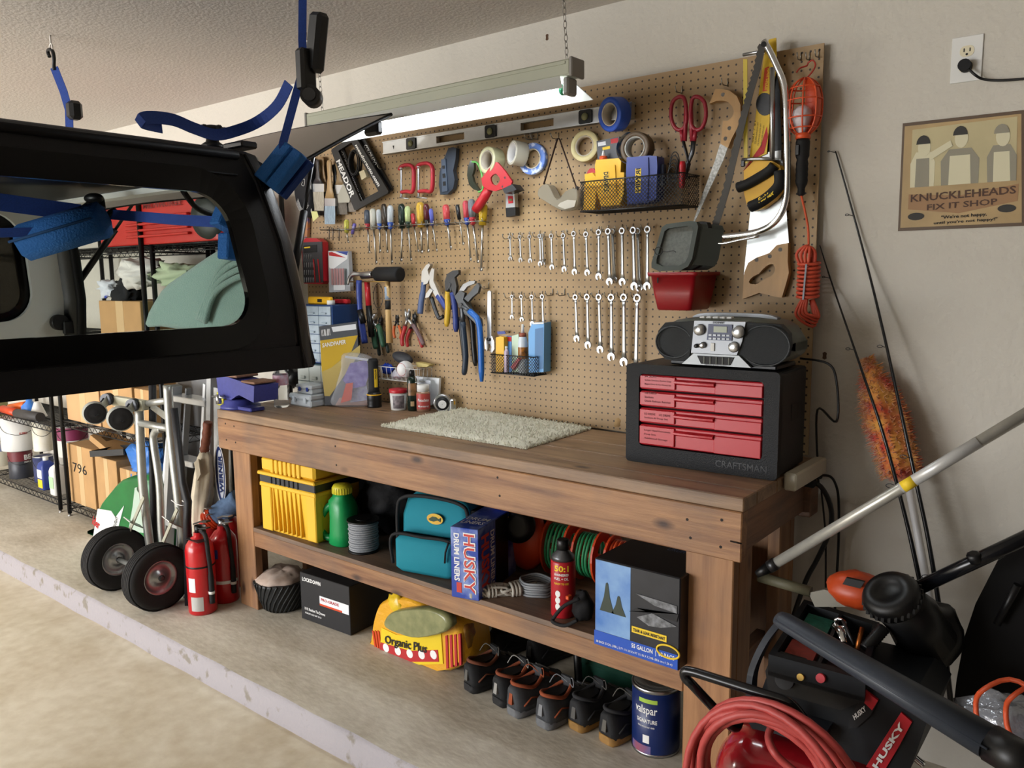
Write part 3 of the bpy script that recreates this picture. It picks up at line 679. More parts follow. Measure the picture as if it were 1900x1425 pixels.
def window_loop(e, n=8):
    """window outline grown by e; the rear edge leans with the pillar"""
    out = []
    Lw = wy1b-wy0+2*e; Lh = wz1-wz0+2*e
    for a, b in rrect(Lw, Lh, .085+e, n):
        a /= Lw; b /= Lh
        z = (wz0+wz1)/2+b*(wz1-wz0+2*e); f = b+.5
        yr = wy1b+(wy1t-wy1b)*f+e; yl = wy0-e
        r = (a+.5); out.append((yl+(yr-yl)*r, z))
    return out
def outer_loop(n=8):
    """side panel outline matched point by point to the window loop"""
    out = []; L = window_loop(0, n); cy = (wy0+wy1b)/2; cz = (wz0+wz1)/2
    def yrear(z):
        for i in range(len(rear)-1):
            if rear[i][1] <= z <= rear[i+1][1]:
                f = (z-rear[i][1])/(rear[i+1][1]-rear[i][1]); return rear[i][0]+f*(rear[i+1][0]-rear[i][0])
        return rear[0][0] if z < rear[0][1] else rear[-1][0]
    for a, b in rrect(1, 1, .02, n):
        z = HB+(b+.5)*(HT-.03-HB); y = HF+(a+.5)*(yrear(z)-HF); out.append((y, z))
    return out
def side(loop, s, off=0.0): return [Vector((hx(z, s)+off*s, y, z)) for y, z in loop]
for s, nm in ((1, 'near'), (-1, 'far')):
    o, wn = outer_loop(), window_loop(.055)
    b = MB().ring(side(o, s), side(wn, s), (-.012*s, 0, 0)); part('side_panel', b, m_hard, ht)
    sf_ = part('window_surround', MB().ring(side(window_loop(.06), s, .006), side(window_loop(.0), s, .002), (-.018*s, 0, 0)), mat('gloss black window border', '#040405', .12, spec=.3), ht)
    gl = MB().prism(side(window_loop(.003), s, -.004), (-.004*s, 0, 0)); part('side_window', gl, m_glass if s > 0 else m_gglass, ht)
    part('inner_liner', MB().ring(side(o, s, -.02), side(window_loop(.03), s, -.02), (-.02*s, 0, 0)), m_liner, ht)
    part('belt_moulding', MB().prism([Vector((hx(z, s)+.004*s, y, z)) for y, z in ((HF, HB), (rear[0][0]-.03, HB), (rear[0][0]-.04, HB+.06), (HF, HB+.06))], (-.03*s, 0, 0)), m_hard, ht)
    # rear corner panel that wraps round towards the tailgate opening
    rg = []
    for y, z in [(rear[0][0]+.002, HB)]+rear+[(rear[-1][0]-.03, HT-.012)]:
        x = hx(z, s); rg.append([Vector((x-.002*s, y-.07, z)), Vector((x+.002*s, y-.045, z)), Vector((x, y-.012, z)), Vector((x-.02*s, y+.008, z)), Vector((x-.05*s, y+.012, z)), Vector((x-.1*s, y+.01, z)), Vector((x-.1*s, y-.03, z)), Vector((x-.03*s, y-.05, z))])
    part('rear_corner', MB().loft(rg), mat('satin black corner', '#0b0d11', .34, bump=.08, bs=400, spec=.6), ht)
    part('seam', MB().tube([Vector((hx(z, s)+.0035*s, y-.045, z)) for y, z in rear], .004, 6), m_gasket, ht)
    part('tailgate_seal', MB().tube([Vector((hx(z, s)-.105*s, y-.012, z)) for y, z in rear], .016, 8), m_gasket, ht)
# roof with rounded shoulders and a rain gutter
def roof_ring(y, dz=0.0, n=6):
    p = []; t = HT+dz
    for a in range(n+1):
        q = PI/2*a/n; p.append(Vector((hx(HT-.03, 1)-.05+.05*math.cos(q), y, t-.05+.05*math.sin(q))))
    p.append(Vector(((HX0+HX1)/2, y, t+.018)))
    for a in range(n+1):
        q = PI/2+PI/2*a/n; p.append(Vector((hx(HT-.03, -1)+.05+.05*math.cos(q), y, t-.05+.05*math.sin(q))))
    return p
yr = rear[-1][0]
part('roof_panel', MB().loft([roof_ring(HF), roof_ring(yr-.25), roof_ring(yr-.06, -.002), roof_ring(yr-.015, -.012), roof_ring(yr+.01, -.03)], caps=False).loft([[p+Vector((0, 0, -.02)) for p in roof_ring(y)] for y in (yr, HF)], caps=False), m_hard, ht)
part('roof_liner', MB().box(((HX0+HX1)/2, (yr+HF)/2-.02, HT-.045), (HX1-HX0-.22, yr-HF-.06, .02), bev=.008), m_liner, ht)
part('rear_header', MB().box(((HX0+HX1)/2, yr-.03, HT-.06), (HX1-HX0-.2, .07, .05), bev=.012), m_liner, ht)
g0, g1 = yz(0, 226), yz(440, 296)
b = MB(); zg = (g0[1]+g1[1])/2
b.tube([Vector((hx(zg, 1)+.003, HF, zg)), Vector((hx(zg, 1)+.003, yz(440, 296)[0], zg))], .011, 8); part('rain_gutter', b, m_gasket, ht)
z2 = yz(0, 280)[1]; part('side_crease', MB().tube([Vector((hx(z2, 1)+.001, HF, z2)), Vector((hx(z2, 1)+.001, yz(440, 330)[0], z2))], .004, 6), m_gasket, ht)
b = MB()
for x in (-1.05,): b.tube(catmull([X(340, 355, -.2), X(365, 385, -.25), X(400, 400, -.3), X(440, 408, -.3)], 4), .009, 6)
part('wiring_tube', b, m_gasket, ht)
P = Vector((hx(1.30, -1)+.045, -1.15, 1.29)); part('clamp', MB().cyl(P, P+Vector((.03, 0, 0)), .03, n=16).box(P+Vector((.03, .03, -.02)), (.02, .05, .05), bev=.004), m_black, ht)
# raised rear glass
hg = MB(); A = Vector((HX1-.17, yr+.02, 1.675)); T = X(724, 214, .0); far0 = Vector((HX0+.17, yr+.02, 1.675)); far1 = Vector((HX0+.22, T.y, T.z))
def gpt(a, b):
    p = (A*(1-a)+far0*a)*(1-b)+(T*(1-a)+far1*a)*b; p.z += .008*math.sin(PI*b)+.012*math.sin(PI*a); return p
g1_ = MB().grid(gpt, 10, 8)
n_ = len(g1_.v); g1_.add([p+Vector((0, 0, .005)) for p in g1_.v], [f[::-1] for f in g1_.f], True)
rg_ = part('rear_glass', g1_, mat('dark tinted tailgate glass', '#5e5852', .3, coat=.35), ht)
part('glass_edge', MB().tube([gpt(0, i/8)+Vector((.004, 0, .002)) for i in range(9)]+[gpt(i/10, 1)+Vector((0, .004, .002)) for i in range(1, 11)]+[gpt(1, 1-i/8)+Vector((-.004, 0, .002)) for i in range(1, 9)], .006, 6), m_gasket, rg_)
part('glass_latch', MB().box(gpt(.06, .97)+Vector((0, 0, -.03)), (.07, .03, .045), bev=.008), m_black, rg_)
for a in (.06, .94):
    b0 = Vector((hx(1.45, 1 if a < .5 else -1)-(.06 if a < .5 else -.06), HR-.0, 1.45)); b1 = gpt(a, .52)+Vector((0, 0, -.01)); mid = b0*.5+b1*.5
    sb = part('gas_strut', MB().cyl(b0, mid, .012, n=10).cyl(mid, b1, .006, n=10), m_black, ht)
P = Vector((-.05, yr-.03, HT+.012)); kb = MB().lathe([(.03, 0), (.03, .012), (.018, .02), (.014, .04), (.034, .045), (.03, .06), (.012, .064)], P, n=12)
for a in range(5): kb.box(P+Vector((.032*math.cos(a*1.256), .032*math.sin(a*1.256), .053)), (.02, .014, .016), bev=.004)
part('clamp_knob', kb, m_black, ht); part('hinge', MB().box(P+Vector((.1, .02, 0)), (.09, .05, .018), bev=.005), m_black, ht)
# ---------------------------------------------------------------- ratchet straps and foam pads
m_strap = mat('blue webbing', '#22408c', .8, var=.2, vs_=260)
m_foam = mat('blue foam pad', '#165596', .85, bump=.5, bs=160)
m_rat = mat('black ratchet', '#121213', .4)
SX = .165
def strap_thing(label, loc): return thing('ratchet_strap', label, 'ratchet strap', loc, None)
anchor = Vector((.19, -1.05, ZC)); padc = X(527, 310, .19)
t = strap_thing('blue ratchet strap with black ratchet above the near rear corner of the hardtop', padc)
rt = X(563, 125, .19)
part('webbing', MB().strap([anchor, rt+Vector((0, 0, .07)), rt, padc+Vector((0, 0, .06)), padc+Vector((0, .0, .0))], .021, (1, 1.2, 0), .003), m_strap, t)
body = part('ratchet', MB().box(rt+Vector((.01, 0, -.01)), (.035, .05, .11), Matrix.Identity(4), .008).lathe([(.026, -.026), (.026, .026)], rt+Vector((.014, .012, -.075)), (.65, -.75, 0), 20), m_rat, t)
Rm = Matrix.Translation(rt+Vector((.035, .02, .06))) @ Matrix.Rotation(.22, 4, 'Y')
part('handle', MB().box((0, 0, 0), (.05, .04, .15), Rm, .015), m_rat, body)
part('hub', MB().cyl(rt+Vector((.030, -.0085, -.075)), rt+Vector((.034, -.0125, -.075)), .017, n=18), m_dsteel, body)
tail = catmull([X(536, 155, .17), X(515, 195, .12), X(480, 225, .05), X(440, 242, .02), X(400, 250, .02), X(360, 238, .04), X(320, 222, .06), X(275, 218, .09), X(262, 226, .10), X(300, 236, .05)], 5)
part('loose_tail', MB().strap(tail, .03, (.1, -.2, 1), .0025), m_strap, t)
pm = Matrix.Translation(padc) @ Matrix.Rotation(.5, 4, 'Y') @ Matrix.Rotation(-.5, 4, 'X')
pd = thing('foam_pad', 'blue foam pad wrapped on the strap at the near rear corner of the hardtop', 'foam pad', padc)
part('foam', MB().box((-.022, -.01, -.005), (.046, .03, .12), pm, .003).box((.028, -.01, -.005), (.038, .026, .12), pm, .003), m_foam, pd)
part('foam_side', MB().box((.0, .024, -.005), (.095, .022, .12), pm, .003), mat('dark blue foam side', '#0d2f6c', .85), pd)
# far strap from the ceiling eye
a2 = Vector((-1.36, -1.05, ZC)); t = strap_thing('blue ratchet strap with black hook behind the hardtop roof', a2+Vector((0, 0, -.6)))
hk = catmull([a2+Vector(q) for q in ((-.02, 0, -.075), (-.03, 0, -.055), (-.012, 0, -.05), (.01, 0, -.06), (.018, 0, -.085), (.012, 0, -.11), (.012, 0, -.13))], 4)
part('hook', MB().tube(hk, .007, 8), m_rat, t)
part('webbing', MB().strap([a2+Vector((.012, 0, -.12)), X(118, 170, -1.33), X(128, 205, -1.32), Vector((-1.31, -1.04, 1.80))], .03, (1, .8, 0), .003), m_strap, t)
part('ratchet', MB().box(X(138, 205, -1.3), (.05, .05, .07), bev=.012), m_rat, t)
for (c_, lab) in ((a2, 'white screw eye in the ceiling holding the far strap hook'), (Vector((-.595, -.443, ZC)), 'small steel screw hook in the ceiling above the black ratchet')):
    e = MB().tube([c_, c_+Vector((0, 0, -.03))], .0035, 6); e.tube([c_+Vector((.012*math.sin(a*PI/8), 0, -.045-.014*math.cos(a*PI/8+PI))) for a in range(16)], .003, 6, True)
    single('screw_eye', lab, 'screw eye', e, mat('white painted wire', '#cfcac2', .5))
# inner strap runs across under the roof
t = strap_thing('blue strap stretched across inside the hardtop behind its side window', X(190, 400, -.5))
hkp = X(190, 402, -.5)
part('webbing', MB().strap([X(-60, 362, -.62), X(0, 375, -.6), X(150, 395, -.52)], .05, (0, .2, 1), .003), m_strap, t)
part('webbing', MB().strap([X(206, 398, -.48), X(260, 402, -.35), X(330, 408, -.15), X(405, 412, .0), X(435, 420, .05)], [.036*0+Vector((0, .2, 1)).x]*0 or .03, (0, .2, 1), .003), m_strap, t)
part('webbing', MB().strap([X(-60, 432, -.6), X(0, 432, -.56), X(90, 430, -.5)], .026, (0, .2, 1), .003), m_strap, t)
part('hook', MB().tube(catmull([X(152, 395, -.52), X(160, 385, -.5), X(172, 398, -.5), X(186, 405, -.5), X(200, 400, -.49), X(212, 392, -.48), X(210, 402, -.48)], 4), .012, 8).tube(catmull([X(148, 392, -.52), X(170, 376, -.5), X(186, 368, -.5), X(190, 385, -.49)], 4), .010, 8), m_rat, t)
part('ratchet', MB().sphere(X(174, 368, -.5), .04, 14, 8, (1, .6, .4)), m_rat, t)
for (px, x, sz, rot, lab) in (((118, 429), -.5, (.075, .10, .185), 1.35, 'blue foam tube on the strap seen through the left of the side window'), ((425, 420), .03, (.05, .1, .14), -.45, 'blue foam block on the strap inside the rear corner of the side window')):
    c_ = X(*px, x); M_ = Matrix.Translation(c_) @ Matrix.Rotation(.65 if px[0] < 200 else 0, 4, 'Z') @ Matrix.Rotation(rot, 4, 'X')
    pd = thing('foam_pad', lab, 'foam pad', c_)
    if px[0] < 200: M_ = Matrix.Translation(c_) @ Matrix.Rotation(-.1, 4, 'Z')
    d_ = (ray(180, 405)-ray(60, 440)).normalized()
    if px[0] < 200:
        b = MB().lathe([(.02, -.12), (.055, -.12), (.055, .12), (.02, .12)], c_, d_, 8); part('foam', b, m_foam, pd)
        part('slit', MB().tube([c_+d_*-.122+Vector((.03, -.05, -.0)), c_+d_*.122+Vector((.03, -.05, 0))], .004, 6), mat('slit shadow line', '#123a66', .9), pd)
    else:
        part('foam', MB().box((0, 0, .03), (.05, .09, .09), M_, .004).box((.01, .01, -.055), (.05, .07, .07), M_ @ Matrix.Rotation(.35, 4, 'X'), .004), m_foam, pd)
# ================================================================ fluorescent shop light
LYc = -.44
xl, xr = Y(568, 208, LYc-.03).x, Y(1057, 110, LYc-.03).x; zt = (Y(568, 208, LYc-.03).z+Y(1057, 110, LYc-.03).z)/2

m_lamp = mat('pale grey green enamel', '#a9ab97', .45); m_refl = mat('white reflector enamel', '#d8dad6', .35)
sl = thing('shop_light', 'long fluorescent shop light hanging on chains over the workbench', 'shop light', ((xl+xr)/2, LYc, zt-.1))
part('housing', MB().box(((xl+xr)/2, LYc, zt-.024), (xr-xl, .062, .046), bev=.004).box(((xl+xr)/2, LYc-.032, zt-.011), (xr-xl-.03, .003, .008)), m_lamp, sl)
part('end_cap', MB().box((xr+.004, LYc, zt-.024), (.012, .068, .054), bev=.003), mat('grey end cap', '#8a8680', .5), sl); part('end_cap', MB().box((xl-.004, LYc, zt-.024), (.012, .068, .054), bev=.003), mat('grey end cap', '#8a8680', .5), sl)
for s in (-1, 1):
    w0 = LYc+s*.028; w1 = LYc+s*.095
    a_, b_ = xl-.02, xr-.035; c_, d_ = xl-.07, xr+.02
    if s > 0: d_ = xr-.0
    b = MB().prism([Vector((a_, w0, zt-.046)), Vector((b_, w0, zt-.046)), Vector((d_, w1, zt-.098)), Vector((c_, w1, zt-.098))], (0, s*.0008, .0012))
    part('reflector', b, m_refl, sl)
tz = zt-.078
part('tube', MB().cyl((xl+.02, LYc, tz), (xr-.05, LYc, tz), .0155, n=16), mat('lit fluorescent tube', '#f2f8ff', .3, emit=44), sl, 'glowing white tube')
for x in (xl+.012, xr-.02):
    part('tube_holder', MB().box((x, LYc, tz+.004), (.022, .05, .05), bev=.01), mat('grey end cap', '#8a8680', .5), sl)
part('tube_end', MB().cyl((xr-.05, LYc, tz), (xr-.034, LYc, tz), .0165, n=16), mat('green tube end', '#2c8a62', .4), sl)
def chain(label, p0, p1, n):
    p0, p1 = Vector(p0), Vector(p1); b = MB(); d = (p1-p0)/n
    for i in range(n):
        c_ = p0+d*(i+.5); x, y, z = frame_from(d); q = x if i % 2 else y
        b.tube([c_+z*(d.length*.62*math.cos(a*PI/5))+q*(.0055*math.sin(a*PI/5)) for a in range(10)], .0013, 4, True)
    single('light_chain', label, 'chain', b, m_bead)
chain('thin steel chain holding the right end of the shop light', (xr-.03, LYc, zt), (xr-.05, LYc, ZC), 16)
chain('thin steel chain holding the left end of the shop light', (xl+.06, LYc, zt), (xl+.04, LYc, ZC), 16)
# ================================================================ left: wire racks and what is stored on them
m_wire = mat('black epoxy wire', '#121214', .4, .3)
def wire_rack(label, x0, x1, levels, ztop, yf=-.40):
    yb = -.03
    t = thing('wire_rack', label, 'storage rack', ((x0+x1)/2, (yb+yf)/2, 0))
    for x in (x0, x1):
        for y in (yf, yb):
            part('post', MB().cyl((x, y, .015), (x, y, ztop), .0125, n=12), m_wire, t); part('levelling_foot', MB().lathe([(.014, 0), (.014, .004), (.005, .007), (.005, .02)], (x, y, 0), n=12), m_steel, t)
    for z in levels:
        b = MB()
        for (p, q) in (((x0, yf), (x1, yf)), ((x0, yb), (x1, yb)), ((x0, yf), (x0, yb)), ((x1, yf), (x1, yb))):
            p = Vector((*p, z)); q = Vector((*q, z)); L = (q-p).length; n = max(4, int(L/.035))
            b.tube([p, q], .0035, 5); b.tube([p+Vector((0, 0, -.034)), q+Vector((0, 0, -.034))], .0035, 5)
            b.tube([p+(q-p)*(i/n)+Vector((0, 0, -.034*(i % 2))) for i in range(n+1)], .002, 4)
        n = int((x1-x0)/.028)
        for i in range(1, n): x = x0+(x1-x0)*i/n; b.tube([(x, yf, z), (x, yb, z)], .002, 4)
        for y in (-.14, -.28): b.tube([(x0, y, z-.004), (x1, y, z-.004)], .003, 4)
        part('wire_shelf', b, m_wire, t)
    return t
wire_rack('black wire storage rack at the far left holding paint cans', -4.50, -3.295, (.075, .545, 1.13, 1.62), 1.85)
wire_rack('black wire storage rack behind the hand truck holding cardboard boxes', -3.165, -2.05, (.075, .60, 1.13, 1.62), 1.85)
wire_rack('narrow black wire rack behind the stepladder under the end of the red tool case', -2.0, -1.37, (1.17, 1.62), 1.85, -.37)
def carton(label, u0, v0, u1, z, h, d, mt=None, y=None, tape=True, group=None, ang=0.0):
    y = -.37 if y is None else y
    x0, x1 = Y(u0, v0, y).x, Y(u1, v0, y).x; w_ = x1-x0
    F = place((x0, y, z+.004), (math.cos(ang), math.sin(ang), 0)); t = thing('cardboard_box', label, 'cardboard box', F @ Vector((w_/2, d/2, 0)), group)
    part('carton', fb(MB(), F, (0, w_), (0, d), (0, h), .003), mt or m_card, t)
    if tape:
        part('tape', fb(MB(), F, (w_*.42, w_*.60), (-.0008, 0), (.0, h)), mat('pale packing tape', '#c7a87c', .35), t)
    part('lid_seam', fb(MB(), F, (0, w_), (d/2-.002, d/2+.002), (h, h+.001)), mat('carton seam', '#5d4629', .9), t)
    return F, w_, t
F, w_, t = carton('brown cardboard box marked 796 on the bottom of the wire rack', 133, 938, 178, .075, .37, .3)
part('lettering', tf(MB(), F, '796', w_*.2, .2, w_*.55, .06, -.001, .0), m_blacktext, t)
carton('plain cardboard box right of the box marked 796', 184, 952, 222, .075, .34, .3)
carton('cardboard box behind the grass seed bag on the bottom of the rack', 228, 952, 258, .075, .31, .16)
carton('cardboard box at the left of the middle rack shelf beside the caster wheels', 127, 790, 187, .60, .27, .32, mat('pale cardboard', '#c39a6e', .8, var=.06, vs_=7))
carton('taped cardboard box behind the caster wheels on the middle rack shelf', 192, 812, 250, .60, .27, .26)
carton('cardboard box at the right end of the middle rack shelf', 256, 825, 284, .60, .26, .12)
P = Y(195, 830, -.3); M_ = Matrix.Translation(Vector((P.x, -.26, .475))) @ Matrix.Rotation(.5, 4, 'Y') @ Matrix.Rotation(.2, 4, 'Z')
t = thing('small_box', 'small tilted cardboard box lying on the boxes under the middle shelf', 'box', M_.translation); part('carton', MB().box((0, 0, 0), (.20, .15, .04), M_, .002), m_card, t)
part('printed_mark', MB().box((-.03, -.01, .0205), (.05, .05, .001), M_), mat('carton seam', '#5d4629', .9), t)
M_ = Matrix.Translation(Vector((P.x+.2, -.30, .452))) @ Matrix.Rotation(-.12, 4, 'Y') @ Matrix.Rotation(.3, 4, 'Z')
single('black_tray', 'shallow black plastic tray on top of the box marked 796', 'tray', MB().box((0, 0, 0), (.26, .2, .012), M_, .003).box((0, -.1, .012), (.26, .006, .035), M_).box((.13, 0, .012), (.006, .2, .035), M_).box((-.13, 0, .012), (.006, .2, .035), M_).box((0, .1, .012), (.26, .006, .035), M_), m_black)
P = Y(262, 860, -.33)
single('blue_tarp', 'crumpled blue plastic tarp hanging off the middle rack shelf', 'tarp', clump(MB(), P+Vector((0, .05, 0)), .12, 24, 16, .28, (1.3, .7, 1.1), 3, 3.5), mat('blue tarp plastic', '#3f78c4', .35))
# cans, buckets and bottles of the left rack
def can_px(name, label, cat, u, v, hw, vtop, mt, lidmat=None, y=None, z=None, ears=True, band=None, text=None, group=None, bottom=None):
    """round tin standing on a rack shelf: centre column u, base row v, half width hw px"""
    y = -.30 if y is None else y; P = Y(u, v, y); k = mpp(P); r = hw*k; h = (Y(u, vtop, y)-P).z
    P = Vector((P.x, y, z if z is not None else P.z)); t = thing(name, label, cat, P, group)
    part('body', MB().lathe([(r*.98, 0), (r, .004), (r, h*.97)], P, n=28), mt, t)
    part('rim', MB().lathe([(r, h*.96), (r*1.04, h*.97), (r*1.04, h), (r*.92, h), (r*.9, h-.006)], P, n=28), lidmat or m_steel, t)
    part('lid', MB().lathe([(r*.9, h-.008), (r*.3, h-.006), (.001, h-.006)], P, n=28, caps=False), lidmat or m_steel, t)
    if ears:
        A0 = math.atan2(CAM.y-P.y, CAM.x-P.x)
        part('wire_handle', MB().tube(catmull([P+Vector((r*1.03*math.cos(A0+d), r*1.03*math.sin(A0+d), h*zz)) for d, zz in ((-1.35, .82), (-.8, .6), (0, .5), (.8, .6), (1.35, .82))], 4), .0016, 5), m_dsteel, t)
    if band: part('label_band', MB().lathe([(r+.0006, h*band[0]), (r+.0006, h*band[1])], P, n=28, caps=False), band[2], t)
    return P, r, h, t
RZ = .079
P = Z(62, 895, RZ); 
t_p, r, h, t = can_px('paint_can', 'paint can with maroon and dark grey label on the bottom left rack shelf', 'paint can', 42, 897, 20, 847, mat('dark grey paint label', '#33353c', .4), band=(.62, .96, mat('maroon label', '#6b2a30', .4)), z=RZ, y=-.30)
A0 = math.atan2(CAM.y-t_p.y, CAM.x-t_p.x)
b = MB(); text_cyl(b, 'BE', t_p, r+.001, A0+.3, A0+.95, h*.66, h*.84, .04); text_cyl(b, 'PREMIUM', t_p, r+.001, A0+.3, A0+.95, h*.55, h*.61, .02); part('lettering', b, m_whitetext, t)
P, r, h, t = can_px('bucket', 'white rectangular paint bucket standing on the maroon labelled can', 'bucket', 38, 845, 29, 786, m_white, m_white, y=-.30, z=t_p.z+h+.002)
A0 = math.atan2(CAM.y-P.y, CAM.x-P.x); b = MB(); text_cyl(b, 'RUBBER', P, r, A0+.05, A0+.5, h*.5, h*.57, .02)
part('lettering', b, m_redtext, t)
P0, r, h, t = can_px('paint_can', 'paint can with dribbled cream paint beside the white bucket', 'paint can', 83, 848, 17, 793, mat('dribbled cream tin', '#cfc6a8', .5, col2='#e4e2dc', vs_=12), y=-.27, z=.31)
can_px('paint_can', 'dark rimmed paint can under the dribbled cream can', 'paint can', 84, 896, 17, 850, mat('navy label', '#2c355e', .4), m_steel, y=-.25, z=RZ)
can_px('paint_can', 'paint can with purple banded label between the rack posts', 'paint can', 138, 850, 26, 795, mat('pale grey tin', '#c9c8c0', .5), m_steel, band=(.55, .97, mat('plum label', '#7c2f52', .45)), y=-.22, z=.31)
can_px('paint_can', 'white paint can under the purple banded can', 'paint can', 137, 905, 18, 862, m_white, m_steel, y=-.22, z=RZ)
can_px('bucket', 'cream five gallon bucket with blue label at the left edge', 'bucket', 3, 915, 22, 828, mat('cream bucket plastic', '#d7d2c0', .5), m_white, y=-.25, band=(.3, .72, mat('blue bucket label', '#3a5da8', .45, col2='#d7d2c0', vs_=14)), z=RZ)
can_px('bucket', 'olive green bucket stacked on the cream bucket at the left edge', 'bucket', 0, 828, 19, 782, mat('olive plastic', '#8d8a58', .5), y=-.25, z=.079+.378, ears=False)
def jug_px(label, u, v, hw, vtop, mt, capm, z, y, lab=None, d=.09):
    P = Y(u, v, y); k = mpp(P); w_ = 2*hw*k; h = (Y(u, vtop, y)-P).z; F = place((P.x-w_/2, y, z), (1, 0, 0)); t = thing('bottle', label, 'bottle', (P.x, y+d/2, z))
    b = MB(); b.loft([[F @ Vector((w_/2+p[0]*s_, d/2+p[1]*s_, zz)) for p in rrect(w_, d, .015)] for zz, s_ in ((0, .94), (.006, 1), (h*.7, 1), (h*.8, .85), (h*.88, .4))])
    part('body', b, mt, t); part('cap', MB().lathe([(w_*.2, h*.86), (w_*.2, h), (w_*.15, h)], F @ Vector((w_/2, d/2, 0)), n=18), capm, t)
    if lab:
        for (z0, z1, mm) in lab: part('label', fb(MB(), F, (w_*.1, w_*.9), (-.0008, 0), (h*z0, h*z1)), mm, t)
jug_px('blue jug with yellow label on the bottom left rack shelf', 76, 911, 12, 853, m_blue, m_white, RZ, -.37, [(.36, .62, m_paper), (.06, .32, m_yeltext)])
jug_px('white jug with pale green label beside the rack post', 97, 918, 11, 857, m_white, m_white, RZ, -.385, [(.2, .55, mat('pale green label', '#a9d3a0', .5))])
single('pipe', 'black pipe with a red end lying on the left rack shelf', 'pipe', MB().tube([Y(32, 767, -.38), Y(75, 774, -.385)], .03, 14), mat('grey black tube', '#3a3838', .6))
single('pipe', 'red orange tube at the left of the upper rack shelf', 'tube', MB().tube([Y(6, 759, -.36), Y(31, 766, -.37)], .028, 14), m_or)
single('tube', 'orange tube lying behind the black pipe on the left rack', 'tube', MB().tube([Y(20, 757, -.28), Y(50, 752, -.28)], .03, 14), mat('bright orange plastic', '#d9641f', .45))
P = Y(56, 766, -.3); single('cleaner_bottle', 'blue bottle on the left rack beside the white cone', 'bottle', MB().lathe([(.05, 0), (.052, .02), (.05, .06), (.02, .09), (.02, .12)], (P.x, -.3, .549), n=20), mat('bright blue bottle', '#3d79cc', .35))
P = Y(71, 770, -.3); single('nozzle', 'white cone shaped nozzle on the left rack', 'nozzle', MB().lathe([(.055, 0), (.05, .01), (.022, .09), (.018, .1)], (P.x, -.3, .549), n=20), m_white)
# seen through the side window: top shelf and the shelf below it
F = place((Y(178, 450, -.40).x, -.40, 1.624), (1, 0, 0)); Wc = Y(405, 440, -.40).x-F[0][3]; Hc = .235
t = thing('tool_case', 'long red plastic tool case on the top rack shelf behind the hardtop window', 'tool case', F @ Vector((Wc/2, .15, 0))); m_case = mat('red tool case plastic', '#b3231c', .42)
b = MB(); b.loft([[F @ Vector((Wc/2+p[0], .17+p[1], z)) for p in rrect(Wc, .32, .05)] for z in (0, .01, Hc*.45, Hc-.02, Hc)]); part('shell', b, m_case, t)
for i in range(4): part('rib', fb(MB(), F, (Wc*.30, Wc*.80), (-.012, .01), (.035+.03*i, .047+.03*i), .005), m_case, t)
part('logo', tf(MB(), F, 'MILWAUKEE', Wc*.45, Hc*.74, Wc*.3, .03, -.001, .02), mat('dark red moulded', '#6b1512', .5), t)
part('handle', MB().tube(catmull([F @ Vector(q) for q in ((.05, .0, .05), (.04, -.03, .1), (.06, -.035, .16), (.12, -.03, .19), (.18, 0, .17))], 5), .014, 8), m_case, t)
P = Y(372, 432, -.42); single('reel', 'black round reel leaning against the red tool case', 'reel', MB().lathe([(.001, -.03), (.1, -.03), (.105, 0), (.1, .03), (.05, .036), (.001, .036)], (P.x+.02, -.37, 1.624+.107), (.25, -1, 0), 28), mat('green black plastic', '#1d2420', .5))
F, w_, t = carton('open cardboard box of clothes seen low through the hardtop window', 186, 600, 262, 1.13, .2, .3)
for u, v, mt, lab, sc, r_ in ((262, 505, mat('white cotton', '#d3d1cb', .85), 'white clothes piled on the open cardboard box', (1.5, .8, .6), .12), (236, 548, mat('black cloth', '#17181b', .9), 'black garment hanging over the front of the open cardboard box', (1.0, .7, 1.0), .085), (207, 536, mat('white and blue cloth', '#c9ced6', .85, col2='#3047b0', vs_=7, thr=.62, sharp=.03), 'white and blue garment at the left of the open box', (1.2, .7, .6), .08), (330, 508, mat('greenish cloth', '#a7b596', .85), 'pale green cloth on the right of the clothes pile', (1.6, .8, .5), .11)):
    P = Y(u, v, -.3); single('garment', lab, 'garment', clump(MB(), P, r_, 22, 14, .3, sc, len(lab), 2.6), mt)
m_blk = mat('sea green fleece', '#7d9c93', .95, bump=.8, bs=180, sheen=.4)
b = MB(); Pq = Y(372, 555, -.33)
prof = [(268, 602), (300, 540), (345, 505), (405, 465), (430, 461), (465, 500), (475, 560), (440, 600), (400, 612), (350, 612), (300, 606)]
rg = [[p+(Pq-p)*e for p in [Y(u, v, y) for u, v in prof]] for y, e in ((-.46, .12), (-.44, .03), (-.36, 0), (-.2, .0), (-.12, .1))]
rg = [[q for q in catmull(r_, 3, True)] for r_ in rg]
t = thing('blanket', 'folded sea green fleece blanket seen through the hardtop window', 'blanket', Y(370, 612, -.3)); part('fleece', b.loft(rg), m_blk, t)
for k_ in range(4):
    part('fold', MB().tube(catmull([Y(380-k_*4, 598-k_*2, -.47), Y(398+k_*3, 545-14*k_, -.475), Y(440, 515-14*k_, -.47), Y(470, 512-12*k_, -.45)], 5), .014, 8), m_blk, t)
